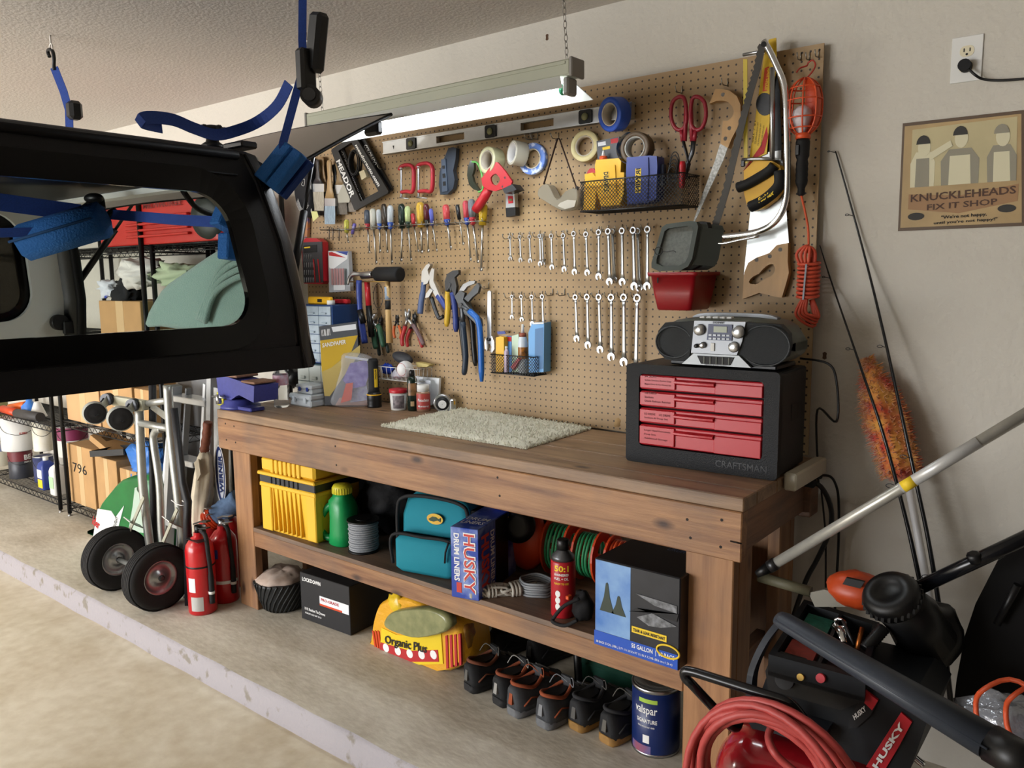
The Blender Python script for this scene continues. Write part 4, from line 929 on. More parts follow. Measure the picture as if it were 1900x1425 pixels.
# ================================================================ hand truck
HY = -.66; m_htm = mat('worn aluminium tube', '#a8aaa6', .42, .75, var=.12, vs_=30)
hd = thing('hand_truck', 'aluminium hand truck with two pneumatic wheels and two casters', 'hand truck', (-1.62, -.7, 0))
def H(u, v, y=HY): return Y(u, v, y)
m_tyre = mat('black tyre rubber', '#1b1a1a', .8); m_rim = mat('galvanised rim', '#9a9c9e', .35, .85, var=.1, vs_=15)
WR = .145
for (u, v) in ((293, 1073), (215, 1037)):
    c_ = Y(u, v, -.787); c_.z = WR; xw = c_.x
    w_ = thing('wheel', '', '', c_); del w_['label']; del w_['category']; w_.parent = hd; w_.location = c_-Vector(hd.location)
    tr = MB().lathe([(.075, -.026), (.088, -.036), (.12, -.042), (.138, -.036), (WR, -.022), (WR-.004, -.012), (WR, -.01), (WR, .01), (WR-.004, .012), (WR, .022), (.138, .036), (.12, .042), (.088, .036), (.075, .026)], c_, (1, 0, 0), 40, caps=False)
    for dx in (-.026, -.013, 0, .013, .026): tr.lathe([(WR-.001, dx-.0042), (WR+.003, dx-.003), (WR+.003, dx+.003), (WR-.001, dx+.0042)], c_, (1, 0, 0), 40, caps=False)
    part('tyre', tr, m_tyre, w_)
    part('rim', MB().lathe([(.078, .024), (.074, .03), (.066, .012), (.045, .008), (.028, .016), (.02, .03), (.001, .03)], c_, (1, 0, 0), 32, caps=False).lathe([(.078, -.024), (.06, -.01), (.001, -.01)], c_, (1, 0, 0), 32, caps=False), m_rim, w_)
    part('hub_nut', MB().lathe([(.014, .028), (.014, .036), (.008, .04)], c_, (1, 0, 0), 8), m_dsteel, w_)
axl = Y(215, 1037, -.787); axr = Y(293, 1073, -.787); part('axle', MB().cyl((axl.x, -.787, WR), (axr.x, -.787, WR), .011, n=12), m_htm, hd)
part('rail', MB().tube(catmull([H(258, 762), H(262, 850), H(267, 922), Vector((H(274, 1018).x, HY+.02, .02))], 5), .02, 12), m_htm, hd)
part('rail', MB().tube(catmull([H(311, 715), H(317, 808), H(332, 936), Vector((H(337, 1030).x, HY+.02, .02))], 5), .02, 12), m_htm, hd)
part('loop_handle', MB().tube(catmull([Vector((H(302, 1016).x, HY+.03, .03)), H(301, 1000), H(296, 900), H(285, 820), H(287, 803), H(292, 797), H(300, 797)], 5), .017, 10), m_htm, hd)
part('crossbar', MB().tube([H(255, 784), H(314, 795)], .017, 10), m_htm, hd); part('crossbar', MB().tube([H(266, 750), H(312, 743)], .016, 10), m_htm, hd)
part('brace', MB().strap([H(280, 752), H(315, 778)], .035, (0, 0, 1), .004), m_htm, hd)
for (u0, v0, u1, v1) in ((218, 1037, 267, 922), (290, 1036, 329, 944)):
    part('strut', MB().strap([Y(u0, v0, -.77), Y((u0+u1)/2, (v0+v1)/2, -.72), Y(u1, v1, HY-.03)], .024, (1, 0, .3), .005), mat('grey steel strap', '#a5a595', .5, .4), hd)
    part('fender', MB().strap([Y(u0+17, v0-73, -.74), Y(u0+30, v0-66, -.70), Y(u0+45, v0-60, HY)], .05, (1, -.3, 0), .004), m_htm, hd)
for (u, v, r_) in ((176, 766, .05), (223.5, 776.5, .053)):
    yc = HY-.16; c_ = Y(u, v, yc)
    w_ = thing('caster', '', '', c_); del w_['label']; del w_['category']; w_.parent = hd; w_.location = c_-Vector(hd.location)
    ax_ = (1, -.35, 0)
    part('caster_wheel', MB().lathe([(.001, -.018), (r_*.9, -.018), (r_, -.01), (r_, .01), (r_*.9, .018), (r_*.6, .014), (r_*.3, .02), (.001, .02)], c_, ax_, 28), m_tyre, w_); part('tread', MB().lathe([(r_*.93, -.021), (r_*1.05, -.017), (r_*1.05, .012), (r_*.94, .0185)], c_, ax_, 28, caps=False), mat('grey rubber tread', '#9d9f98', .6), w_)
    for s in (-1, 1):
        n_ = Vector(ax_).normalized()*.025*s; e = Y(u+22, v-25, HY-.05)
        part('fork', MB().prism([c_+n_+Vector((-.006, 0, -.012)), c_+n_+Vector((.012, 0, -.01)), e+n_+Vector((.012, 0, -.022)), e+n_+Vector((.0, 0, .022)), c_+n_+Vector((-.012, 0, .006))], Vector(ax_).normalized()*.003), m_steel, w_)
    part('swivel', MB().cyl(Y(u+20, v-24, HY-.06), Y(u+27, v-26, HY-.035), .03, n=18), m_dsteel, w_)
part('caster_bracket', MB().prism([H(205, 735, HY-.03), H(262, 744, HY-.03), H(265, 762, HY-.03), H(254, 762, HY-.03), H(208, 752, HY-.03)], (0, .03, 0)), mat('pale enamel bracket', '#c2c2ae', .45), hd)
part('toe_plate', MB().box((-1.56, HY+.09, .006), (.40, .2, .008), bev=.002), m_htm, hd)
m_bpost = mat('black angle iron', '#16161a', .5)
single('steel_post', 'black square post leaning on the right rail of the hand truck', 'post', MB().tube([H(324, 757, -.69), H(339, 896, -.69), H(349, 932, -.69), H(347, 965, -.69), Vector((H(344, 1030, -.69).x, -.69, .0))], .019, 4), m_bpost)
single('steel_post', 'black flat post standing behind the left rail of the hand truck', 'post', MB().tube([Y(283, 712, -.61), Y(284, 900, -.60), Vector((Y(285, 1018, -.59).x, -.59, 0))], .019, 4), m_bpost)
single('wire_tie', 'white wire tie around the hand truck rail and black post', 'wire tie', MB().tube(catmull([H(318, 928, HY-.04), H(328, 935, HY-.045), H(338, 938, HY-.04), H(345, 935, HY-.02), H(338, 929, HY-.02)], 4), .0022, 5), m_white)
# ---------------------------------------------------------------- bag of grass seed
def pillow(mb, pts, y, t, ins=.12, k=3):
    P0 = poly_px(pts, y); c_ = sum(P0, Vector((0, 0, 0)))/len(P0); rg = []
    for dy, e in ((0, ins*1.3), (t*.12, ins*.35), (t*.35, 0), (t*.7, 0), (t*.9, ins*.4), (t, ins*1.3)):
        rg.append(catmull([p+(c_-p)*e+Vector((0, dy, 0)) for p in P0], k, True))
    for r_ in rg:
        for p in r_: p.z = max(p.z, .002)
    return mb.loft(rg)
gy = -.50; m_gbag = mat('glossy green bag', '#0e6a33', .3, var=.25, vs_=8)
t = thing('seed_bag', 'green and white bag of grass seed slumped behind the hand truck', 'bag', Vector((Y(225, 1075, gy).x, gy+.09, 0)))
part('bag', pillow(MB(), [(168, 1085), (168, 1005), (178, 945), (200, 912), (222, 889), (250, 884), (272, 886), (282, 940), (286, 1075)], gy, .16, .10), m_gbag, t)
part('white_panel', MB().prism(poly_px([(172, 1070), (171, 1006), (181, 944), (206, 948), (214, 960), (230, 938), (222, 968), (212, 1010), (205, 1070)], gy-.003), (0, .02, 0)), mat('white bag print', '#d8dad8', .35), t)
part('info_panel', MB().prism(poly_px([(250, 905), (268, 902), (272, 960), (274, 990), (238, 985), (246, 940)], gy-.002), (0, .02, 0)), mat('pale green print', '#a8bcae', .4), t)
part('lettering', text_px(MB(), 'lder', (173, 957), (186, 968), (171, 972), gy-.004, .03), m_redtext, t); part('lettering', text_px(MB(), 'DROUGHT', (207, 985), (215, 958), (212, 987), gy-.004, .01), m_blacktext, t)
part('logo', MB().prism([Y(259, 909, gy-.004)+Vector((.03*math.cos(a*PI/8), 0, .018*math.sin(a*PI/8))) for a in range(16)], (0, .005, 0)), mat('dark green print', '#27402a', .6), t)
# ---------------------------------------------------------------- step ladder leaning against the wall
m_lad = mat('ladder aluminium', '#c6cacf', .35, .8, var=.06); LYy = -.42
ld_ = thing('stepladder', 'folded aluminium stepladder with oval blue badge left of the workbench', 'ladder', Vector((Y(390, 1000, LYy).x, LYy, 0)))
def rail(u0, v0, u1, v1, y0, y1, w_, d_): 
    a, b_ = Y(u0, v0, y0), Y(u1, v1, y1); f = (a.z-0)/(a.z-b_.z); e = a+(b_-a)*f
    return MB().strap([a, e], w_, (1, 0, 0), d_)
part('rail', rail(410, 720, 411, 930, -.44, -.46, .075, .03), m_lad, ld_)
part('rail', rail(396, 700, 393, 940, -.43, -.44, .035, .05), m_lad, ld_)
part('rail', rail(326, 715, 314, 945, -.43, -.44, .035, .05), m_lad, ld_)
part('rear_rail', rail(384, 712, 378, 830, -.395, -.395, .02, .03), mat('white rail', '#dcdfe2', .4), ld_); part('rear_rail', rail(316, 802, 302, 950, -.41, -.41, .02, .03), mat('white rail', '#dcdfe2', .4), ld_)
part('rear_rail', rail(350, 720, 342, 850, -.395, -.395, .012, .03), mat('grey rail', '#8b8d90', .4, .6), ld_)
single('grey_board', 'grey board leaning on the wall behind the stepladder', 'board', MB().prism([Y(330, 700, -.01), Y(392, 700, -.01), Vector((Y(392, 960, -.01).x, -.01, 0)), Vector((Y(330, 960, -.01).x, -.01, 0))], (0, .02, 0)), mat('grey board', '#8a8c8e', .6))
for (u0, u1, v, hh) in ((327, 395, 738, 14), (334, 372, 852, 12), (312, 366, 968, 12)):
    a, b_ = Y(u0, v, -.42), Y(u1, v+8, -.42); part('step', MB().box(((a.x+b_.x)/2, -.42, (a.z+b_.z)/2), (b_.x-a.x, .09, .03), bev=.004), m_lad, ld_)
ov = [Y(409.5, 880, -.475)+Vector((.042*math.cos(a*PI/16), 0, .135*math.sin(a*PI/16))) for a in range(32)]
part('badge', MB().prism([p+Vector((0, -.001, 0)) for p in ov], (0, .004, 0)), mat('navy badge', '#1f2f63', .4), ld_)
part('badge_rim', MB().tube([p+Vector((0, -.002, 0)) for p in ov], .003, 5, True), m_white, ld_)
part('badge_centre', MB().prism([Y(409.5, 880, -.477)+Vector((.024*math.cos(a*PI/16), 0, .115*math.sin(a*PI/16))) for a in range(32)], (0, .003, 0)), mat('silver badge', '#c3c7d0', .4), ld_)
c_ = Y(409.5, 880, -.480); part('lettering', text_flat(MB(), 'WERNER', c_+Vector((.014, 0, -.09)), (0, 0, .18), (-.028, 0, 0), .001, .03), mat('navy badge', '#1f2f63', .4), ld_)
# umbrella, quilt, hose
um = thing('umbrella', 'furled cream umbrella with a wrapped brown handle beside the ladder', 'umbrella', Vector((Y(370, 965, -.52).x, -.52, 0)))
b = MB(); pts = [Y(u, v, -.52) for u, v in ((386, 783), (383, 812), (379, 838))]
part('handle', b.tube(catmull(pts, 4), [.019+.003*(i % 2) for i in range(9)], 10), mat('brown cord wrap', '#6e3a24', .6, var=.3, vs_=90), um)
b = MB(); rg = []
for i, (u, v, r_) in enumerate(((380, 838, .018), (380, 850, .03), (379, 880, .04), (375, 920, .045), (371, 960, .036), (367, 1010, .02), (366, 1040, .008))):
    c_ = Y(u, v, -.52); c_.z = max(c_.z, .003); rg.append([c_+Vector((r_*(1+.22*math.sin(5*a*PI/10+i*.7))*math.cos(a*PI/10), r_*(1+.22*math.sin(5*a*PI/10+i*.7))*math.sin(a*PI/10), 0)) for a in range(20)])
part('canopy', b.loft(rg), mat('cream umbrella cloth', '#c6bba4', .8, var=.12, vs_=20), um)
part('strap_tab', MB().prism(poly_px([(360, 858), (368, 852), (372, 880), (366, 892)], -.565), (0, .006, 0)), mat('cream umbrella cloth', '#c6bba4', .8), um)
b = MB(); a_, b_ = Y(402, 958, -.49), Y(445, 925, -.42)
t = thing('quilted_blanket', 'rolled blue quilted blanket stuffed between ladder and workbench', 'blanket', Vector((a_.x, -.46, a_.z-.06)))
part('quilt', b.tube([a_+(b_-a_)*i/8 for i in range(9)], [.05+.004*(i % 2) for i in range(9)], 14), mat('blue quilted cloth', '#5d7596', .9, var=.25, vs_=60), t)
for i in range(4): part('orange_cuff', MB().lathe([(.05, 0), (.056, .006), (.05, .013)], a_-(b_-a_).normalized()*(.013*i+.013), b_-a_, 18), m_or, t)
# ---------------------------------------------------------------- fire extinguishers
m_ext = mat('fire extinguisher red', '#b5191f', .28, coat=.3)
def extinguisher(label, P, r, h, ang, hose=True, black_head=False, tilt=0.0, belt=True):
    t = thing('fire_extinguisher', label, 'fire extinguisher', P); P = Vector(P)
    part('cylinder', MB().lathe([(r*.93, 0), (r, .008), (r, h*.66), (r*.93, h*.72), (r*.6, h*.79), (r*.36, h*.81), (r*.34, h*.85)], P, n=32), m_ext, t)
    hm = m_black if black_head else m_steel
    ca, sa = math.cos(ang), math.sin(ang); d = Vector((ca, sa, 0))
    part('valve', MB().cyl(P+Vector((0, 0, h*.84)), P+Vector((0, 0, h*.92)), r*.27, n=14).cyl(P+Vector((0, 0, h*.87)), P+d*r*.7+Vector((0, 0, h*.87)), r*.16, n=10), hm, t)
    part('lever', MB().strap([P+d*(-r*.3)+Vector((0, 0, h*.93)), P+d*(r*.4)+Vector((0, 0, h*.97)), P+d*(r*1.25)+Vector((0, 0, h*.99))], r*.4, (-sa, ca, 0), .006), hm, t)
    part('carry_handle', MB().strap([P+d*(-r*.2)+Vector((0, 0, h*.9)), P+d*(r*.5)+Vector((0, 0, h*.9)), P+d*(r*1.2)+Vector((0, 0, h*.92))], r*.36, (-sa, ca, 0), .005), hm, t)
    part('gauge', MB().cyl(P+Vector((0, 0, h*.885)), P+Vector((-sa*r*.5, ca*r*.5, h*.885)), r*.2, n=14), m_steel, t)
    if hose:
        q = Vector((sa, -ca, 0)); hp = catmull([P+d*r*.3+Vector((0, 0, h*.87)), P+d*(r*.95)+q*r*.1+Vector((0, 0, h*.83)), P+d*(r*1.2)+q*r*.15+Vector((0, 0, h*.66)), P+d*(r*1.13)+Vector((0, 0, h*.45)), P+d*(r*1.12)+Vector((0, 0, h*.12))], 6)
        part('hose', MB().tube(hp, [.0095]*(len(hp)-6)+[.012]*6, 10), m_rubber, t); part('hose_clip', MB().lathe([(.0135, 0), (.0135, .012)], P+d*(r*1.12)+Vector((0, 0, h*.22)), n=12), m_white, t)
    if belt: part('belt', MB().lathe([(r+.001, 0), (r+.0016, .001), (r+.0016, .007), (r+.001, .008)], P+Vector((0, 0, h*.5)), n=32, caps=False), m_black, t)
    return t
def label_on(t, P, r, a0, a1, z0, z1, m, name='label'):
    b = MB(); P = Vector(P); b.loft([[P+Vector(((r+.0006)*math.cos(a0+(a1-a0)*i/6), (r+.0006)*math.sin(a0+(a1-a0)*i/6), z)) for i in range(7)] for z in (z0, z1)], caps=False, closed=False); part(name, b, m, t)
P1 = away(Z(378, 1142), .056); P1.z = 0; k = mpp(P1); r1 = 25.5*k; h1 = 178*k
t = extinguisher('red fire extinguisher with a black valve in front of the others', P1, r1, h1, math.radians(5), black_head=True)
A0 = math.atan2(CAM.y-P1.y, CAM.x-P1.x)
label_on(t, P1, r1, A0-1.0, A0-.45, h1*.25, h1*.4, m_paper); label_on(t, P1, r1, A0-.85, A0+.05, h1*.05, h1*.2, mat('silver foil label', '#b9b9b6', .4, .4))
part('hang_tag', MB().box(P1+Vector((.02, -.02, h1*.79)), (.1, .05, .002), Matrix.Identity(4)), m_dsteel, t)
P2 = Z(420, 1112); P2.z = 0; t = extinguisher('red fire extinguisher with a blue label beside the bench leg', P2, r1*.98, h1*.97, math.radians(0), belt=False)
label_on(t, P2, r1, A0-.95, A0-.45, h1*.5, h1*.6, m_blue); label_on(t, P2, r1*1.0, A0-1.0, A0+1.0, h1*.22, h1*.255, m_white, 'belt')
extinguisher('red fire extinguisher behind the black valved one', Z(392, 1092), r1*.95, h1*.97, math.radians(-20), hose=False, belt=False)
extinguisher('red fire extinguisher with chrome valve touching the bench leg at the back', Z(432, 1085), r1*.95, h1*.99, math.radians(20), hose=False, belt=False)
# ================================================================ on the workbench top
TZ = BZ+.0005
def base_px(u, v, dy=0.0, z=TZ):
    return away(Z(u, v, z), dy)
def hgt(P, v, u=None):                       # height above P of photo row v at P's depth
    Q = P; u = PW/2 if u is None else u
    return (Y(u, v, P.y)-P).z
# vise
P = base_px(447, 760, .07); t = thing('bench_vise', 'blue bench vise at the left end of the workbench top', 'vise', P)
m_vise = mat('blue cast iron paint', '#3a3f86', .4, var=.15, vs_=60)
part('swivel_base', MB().lathe([(.085, 0), (.085, .012), (.07, .018), (.068, .034), (.05, .04)], P, n=28).box(P+Vector((.1, -.02, .008)), (.12, .07, .016), bev=.004), m_vise, t)
part('body', MB().prism([P+Vector(q) for q in ((-.09, -.05, .05), (.0, -.05, .036), (.05, -.05, .06), (.1, -.05, .075), (.1, -.05, .125), (-.02, -.05, .14), (-.1, -.05, .14))], (0, .1, 0)), m_vise, t)
part('slide', MB().box(P+Vector((.14, 0, .085)), (.1, .07, .06), bev=.01), m_vise, t)
part('front_jaw', MB().prism([P+Vector(q) for q in ((.08, -.06, .07), (.19, -.06, .045), (.2, -.06, .115), (.1, -.06, .125))], (0, .12, 0)), m_vise, t)
part('jaw_pad', MB().box(P+Vector((.0, -.0, .145)), (.13, .11, .012), bev=.003), mat('brown jaw pad', '#7c5a45', .6), t); part('jaw_pad', MB().box(P+Vector((.145, -.0, .126)), (.1, .11, .01), bev=.003), mat('brown jaw pad', '#7c5a45', .6), t)
part('lock_bolt', MB().cyl(P+Vector((-.05, -.075, .02)), P+Vector((-.05, -.075, .06)), .012, n=12).tube([P+Vector((-.09, -.08, .05)), P+Vector((-.01, -.07, .05))], .005, 8), m_steel, t)
P = base_px(411, 758, .09); single('small_box', 'small yellow and black box behind the vise at the left end of the bench', 'box', MB().box(P+Vector((0, .02, .03)), (.05, .05, .06), bev=.002), mat('yellow black print', '#b8b02a', .5, col2='#2a2a20', vs_=45, thr=.6, sharp=.05))
# water bottle
P = base_px(523, 757, .03); k = mpp(P); t = thing('water_bottle', 'clear plastic water bottle with a red label beside the vise', 'bottle', P); r = 14*k; h = 72*k
part('bottle', MB().lathe([(r*.8, 0), (r, .006)]+[(r*(1-.06*(i % 2)), .012+i*.011) for i in range(9)]+[(r, h*.62), (r*.98, h*.86), (r*.5, h*.99), (r*.38, h*1.03), (r*.38, h*1.1)], P, n=24), m_clear, t)
part('cap', MB().cyl(P+Vector((0, 0, h*1.08)), P+Vector((0, 0, h*1.16)), r*.42, n=16), m_white, t); part('label', MB().lathe([(r*1.01, h*.58), (r*1.01, h*.84)], P, n=24, caps=False), mat('red and white label', '#c6cbdc', .4, col2='#b3343f', vs_=28), t)
P = base_px(552, 732, .16); t = thing('drill_chuck', 'black ribbed tool nose lying behind the water bottle', 'power tool', P); b = MB().lathe([(.02, 0)]+[(.04+.003*(i % 2), .01+.012*i) for i in range(9)]+[(.05, .12), (.05, .17)], P+Vector((.045, -.03, .055)), (-.75, .3, .25), 20); part('nose', b, m_black, t)
part('body', MB().box(P+Vector((-.1, .05, .075)), (.1, .09, .15), bev=.02), m_black, t)
# organisers
def organiser(label, P, w_, d, h, latch=None):
    t = thing('organizer_box', label, 'organizer box', P+Vector((w_/2, d/2, 0))); F = place(P, (1, 0, 0)); mm = mat('frosted clear plastic', '#cfd6da', .3, alpha=.75)
    part('tray', fb(MB(), F, (0, w_), (0, d), (0, h*.55), .006), mm, t); part('lid', fb(MB(), F, (-.003, w_+.003), (-.003, d+.003), (h*.56, h), .008), mm, t)
    for i in (1, 2): part('divider_line', fb(MB(), F, (w_*i/3-.001, w_*i/3+.001), (0, d), (h, h+.0008)), m_white, t)
    for x in (.2, .7): part('latch', fb(MB(), F, (w_*x, w_*(x+.12)), (-.008, 0), (h*.3, h*.75), .002), latch or mm, t)
    for i in range(10): part('contents', MB().box(F @ Vector((random.uniform(.02, w_-.02), random.uniform(.02, d-.02), h*.56)), (.012, .01, .004), Matrix.Identity(4)), (m_dsteel, m_bead, m_yellow)[i % 3], t)
    return t
Pq = base_px(543, 752, .0); P = Vector((Pq.x-.02, Pq.y, TZ)); organiser('flat frosted organizer box with two latches on the bench', P, .15, .14, .055)
organiser('smaller clear organizer box with a blue latch on top of the flat one', P+Vector((.04, .01, .0565)), .105, .11, .04, m_blue)
# drawer cabinets
def cabinet(label, x0, y0, z0, w_, d, h, rows, cols, body, dm, zs=None):
    t = thing('drawer_cabinet', label, 'drawer cabinet', (x0+w_/2, y0+d/2, z0)); F = place((x0, y0, z0), (1, 0, 0))
    part('body', fb(MB(), F, (0, w_), (0, d), (0, h), .003), body, t)
    ch = (h-.012)/rows; cw = (w_-.012)/cols
    for i in range(rows):
        for j in range(cols):
            dr = part('drawer', fb(MB(), F, (.007+cw*j, .005+cw*(j+1)), (-.006, .0), (.008+ch*i, .005+ch*(i+1)), .003), dm, t)
            part('pull', fb(MB(), F, (.007+cw*(j+.3), .005+cw*(j+.7)), (-.014, -.006), (.008+ch*(i+.12), .008+ch*(i+.3)), .002), dm, dr)
    return F, t
m_draw = mat('translucent grey drawer', '#9ba9b4', .3, var=.12, vs_=40)
cabinet('grey small parts cabinet standing under the blue one behind the organizers', -1.13, -.157, TZ, .27, .15, .17, 2, 3, mat('dark teal cabinet', '#274650', .45), mat('pale grey drawer', '#b4bcb8', .35))
hb = 1.328-(TZ+.173)
Fc, tc_ = cabinet('tall blue parts cabinet with small clear drawers against the pegboard', -1.13, -.157, TZ+.172, .27, .15, hb, 6, 3, mat('blue cabinet steel', '#23406f', .4), m_draw)
# on the cabinet
zc = TZ+.172+hb
P = Vector((-1.03, -.125, zc)); t = thing('spirit_level', 'yellow torpedo level lying on top of the blue cabinet', 'level', P); part('body', MB().box(P+Vector((.05, 0, .018)), (.16, .025, .034), bev=.006), m_yellow, t); part('vial', MB().box(P+Vector((.06, -.013, .018)), (.03, .002, .014)), m_black, t)
P = Vector((-.91, -.06, zc)); single('utility_knife', 'red utility knife on top of the blue cabinet', 'knife', MB().box(P+Vector((0, 0, .012)), (.1, .03, .022), bev=.006), m_red)
P = Vector((-.90, -.13, zc)); single('plug_adapter', 'small white plastic cap on top of the blue cabinet', 'cap', MB().cyl(P, P+Vector((0, 0, .02)), .018, n=14), m_white)
# sandpaper display box and zip bag stand on one slanting line across the bench corner
SA, SB = Z(603, 754, TZ), Z(672, 752, TZ); sdir = (SB-SA); sdir.z = 0; sdir.normalize(); snor = Vector((sdir.y, -sdir.x, 0))
def pv(pts, lift=0.0):
    A = SA+snor*lift; out = []
    for u, v in pts:
        d = ray(u, v); p = CAM+d*((A-CAM).dot(snor)/d.dot(snor)); out.append(Vector((p.x, p.y, max(p.z, TZ))))
    return out
t = thing('sandpaper_box', 'tall grey and yellow sandpaper display box leaning on the blue cabinet', 'carton', SA)
def sp2(nm, pts, lift, m, th=.0015): return part(nm, MB().prism(pv(pts, lift), -snor*th), m, t)
sp2('carton', [(592, 606), (662, 597), (664, 640), (672, 752), (603, 752)], 0, mat('grey sandpaper carton', '#4e5156', .55), .03)
sp2('yellow_panel', [(594, 632), (664, 622), (652, 652), (615, 682), (597, 690)], .001, mat('mustard print', '#c2a02e', .5)); sp2('yellow_panel', [(597, 690), (615, 682), (668, 640), (668, 655), (612, 735), (602, 735)], .001, mat('tan print', '#b7a25e', .55))
sp2('white_label', [(615, 607), (660, 601), (661, 611), (618, 616)], .001, m_paper); sp2('barcode', [(596, 612), (612, 610), (613, 622), (597, 624)], .001, mat('barcode print', '#c9c9c9', .5, col2='#2a2a2a', vs_=400, stretch=(1, .05, .05), thr=.5, sharp=.05))
A, B, D_ = pv([(598, 637), (642, 630), (598, 645)], .0022); part('lettering', text_flat(MB(), 'SANDPAPER', D_, B-A, A-D_, .0008, .02), m_whitetext, t)
t = thing('zip_bag', 'clear zip bag of small packets leaning beside the black flashlight', 'bag', pv([(650, 755)], .05)[0])
b = MB(); rg = []
p0 = [(617, 752), (622, 720), (632, 685), (638, 655), (690, 662), (688, 700), (690, 752)]; c0 = (652, 705)
for lf, e in ((.065, .15), (.058, .04), (.035, 0), (.012, .04), (.004, .15)): rg.append(catmull(pv([(u+(c0[0]-u)*e, v+(c0[1]-v)*e) for u, v in p0], lf), 4, True))
for r_ in rg:
    for p in r_: p.z = max(p.z, TZ)
part('bag', b.loft(rg), mat('clear bag film', '#dfe3e8', .15, alpha=.2, bump=.5, bs=18), t)
for (pl, mm, lf, nm) in (([(636, 705), (650, 674), (680, 668), (686, 690), (678, 716), (650, 722)], mat('purple packet', '#4a3786', .5, col2='#8d7fc0', vs_=40), .04, 'packet'), ([(632, 748), (642, 712), (655, 710), (652, 742)], m_or, .045, 'packet'), ([(650, 747), (652, 716), (680, 712), (684, 742)], mat('pale packet', '#b9bcc6', .5, col2='#7d76a8', vs_=50), .03, 'packet'), ([(622, 752), (630, 738), (690, 740), (690, 752)], mat('dusty pink packet', '#b6948a', .6), .02, 'packet'), ([(640, 660), (690, 667), (690, 671), (640, 664)], mat('zip closure', '#c2c4cc', .4), .052, 'zip_closure')):
    part(nm, MB().prism(pv(pl, lf), -snor*.006), mm, t)
# flashlight
P = base_px(695, 757, .028); k = mpp(P); t = thing('flashlight', 'black and yellow flashlight standing on its head', 'flashlight', P); h = 90*k; r = 13.5*k
part('head', MB().lathe([(r*.95, 0), (r, .004)]+[(r*(1-.05*(i % 2)), .008+.006*i) for i in range(5)]+[(r, h*.24), (r*.97, h*.27), (r*.8, h*.32)], P, n=28), m_black, t)
part('ring', MB().lathe([(r*1.02, h*.255), (r*1.05, h*.265), (r*1.02, h*.275)], P, n=28, caps=False), m_yellow, t)
part('grip', MB().lathe([(r*.78, h*.3), (r*.72, h*.4)]+[(r*(.72-.03*(i % 2)), h*(.42+.025*i)) for i in range(21)]+[(r*.72, h*.95), (r*.6, h)], P, n=24), m_rubber, t)
A0 = math.atan2(CAM.y-P.y, CAM.x-P.x); b = MB(); b.loft([[P+Vector((r*.76*math.cos(A0+.1+.11*i), r*.76*math.sin(A0+.1+.11*i), z)) for i in range(7)] for z in (h*.42, h*.8)], caps=False, closed=False); part('yellow_strip', b, m_yeltext, t)
b = MB(); text_on(b, 'RAYOVAC', lambda a, c: P+Vector((r*.775*math.cos(A0+.2+.35*c), r*.775*math.sin(A0+.2+.35*c), h*(.78-.2*a))), .03); part('lettering', b, m_blacktext, t)
# tub, bottle, jar
P = base_px(740, 762, .03); k = mpp(P); t = thing('tub', 'small white tub with a red lid and printed label', 'tub', P); r = 16*k; h = 33*k
part('tub', MB().lathe([(r*.84, 0), (r*.88, .003), (r, h)], P, n=28), m_white, t); part('lid', MB().lathe([(r*1.06, h*.98), (r*1.08, h*1.0), (r*1.08, h*1.16), (r*1.0, h*1.19), (r*.2, h*1.19)], P, n=28), m_red, t)
A0 = math.atan2(CAM.y-P.y, CAM.x-P.x)
b = MB(); b.loft([[P+Vector(((r*s_+.0006)*math.cos(A0-.75+.25*i), (r*s_+.0006)*math.sin(A0-.75+.25*i), h*z)) for i in range(7)] for z, s_ in ((.12, .895), (.85, .985))], caps=False, closed=False); part('label', b, mat('mixed tub label', '#9a8f92', .4, col2='#2d2a30', vs_=55), t)
P = base_px(766, 763, .022); k = mpp(P); t = thing('spray_bottle', 'dark slim bottle with a black cap between the tub and the jar', 'bottle', P); r = 9.5*k; h = 76*k
part('bottle', MB().lathe([(r*.9, 0), (r, .004), (r, h*.74), (r*.85, h*.8), (r*.5, h*.85)], P, n=24), mat('dark green bottle', '#16241c', .2), t); part('cap', MB().lathe([(r*.55, h*.84), (r*.55, h*.97), (r*.4, h)], P, n=20), m_black, t)
A0 = math.atan2(CAM.y-P.y, CAM.x-P.x); label_on(t, P, r, A0-.9, A0+.9, h*.38, h*.68, mat('amber label', '#a1764a', .4, col2='#3a2c1c', vs_=40)); label_on(t, P, r, A0-.4, A0+.3, h*.12, h*.24, mat('tan seal', '#b0946c', .4), 'seal')
P = base_px(786, 764, .025); k = mpp(P); t = thing('jar', 'clear jar with a white lid and red label beside the papers', 'jar', P); r = 13*k; h = 38*k
part('jar', MB().lathe([(r*.95, 0), (r, .003), (r, h*.9), (r*.8, h)], P, n=28), mat('filled clear jar', '#8f6f5a', .15, coat=.6), t); part('lid', MB().lathe([(r*.88, h*.97), (r*.88, h*1.28), (r*.8, h*1.3)], P, n=28), m_white, t)
A0 = math.atan2(CAM.y-P.y, CAM.x-P.x); label_on(t, P, r, A0-1.2, A0+1.2, h*.12, h*.88, mat('red jar label', '#a8403a', .4)); b = MB(); text_cyl(b, 'Monterey', P, r+.001, A0-.8, A0+.8, h*.2, h*.32, .02)
text_cyl(b, 'Pistachios', P, r+.001, A0-.8, A0+.8, h*.5, h*.64, .02); part('lettering', b, m_whitetext, t)
t = thing('papers', 'white envelopes leaning against the pegboard behind the jar', 'papers', Vector((Y(795, 760, -.04).x, -.03, TZ)))
part('envelope', MB().prism([Vector((p.x, p.y, max(p.z, TZ))) for p in poly_px([(770, 698), (815, 702), (813, 742), (800, 752), (770, 752)], -.03)], (0, .012, 0)), m_paper, t)
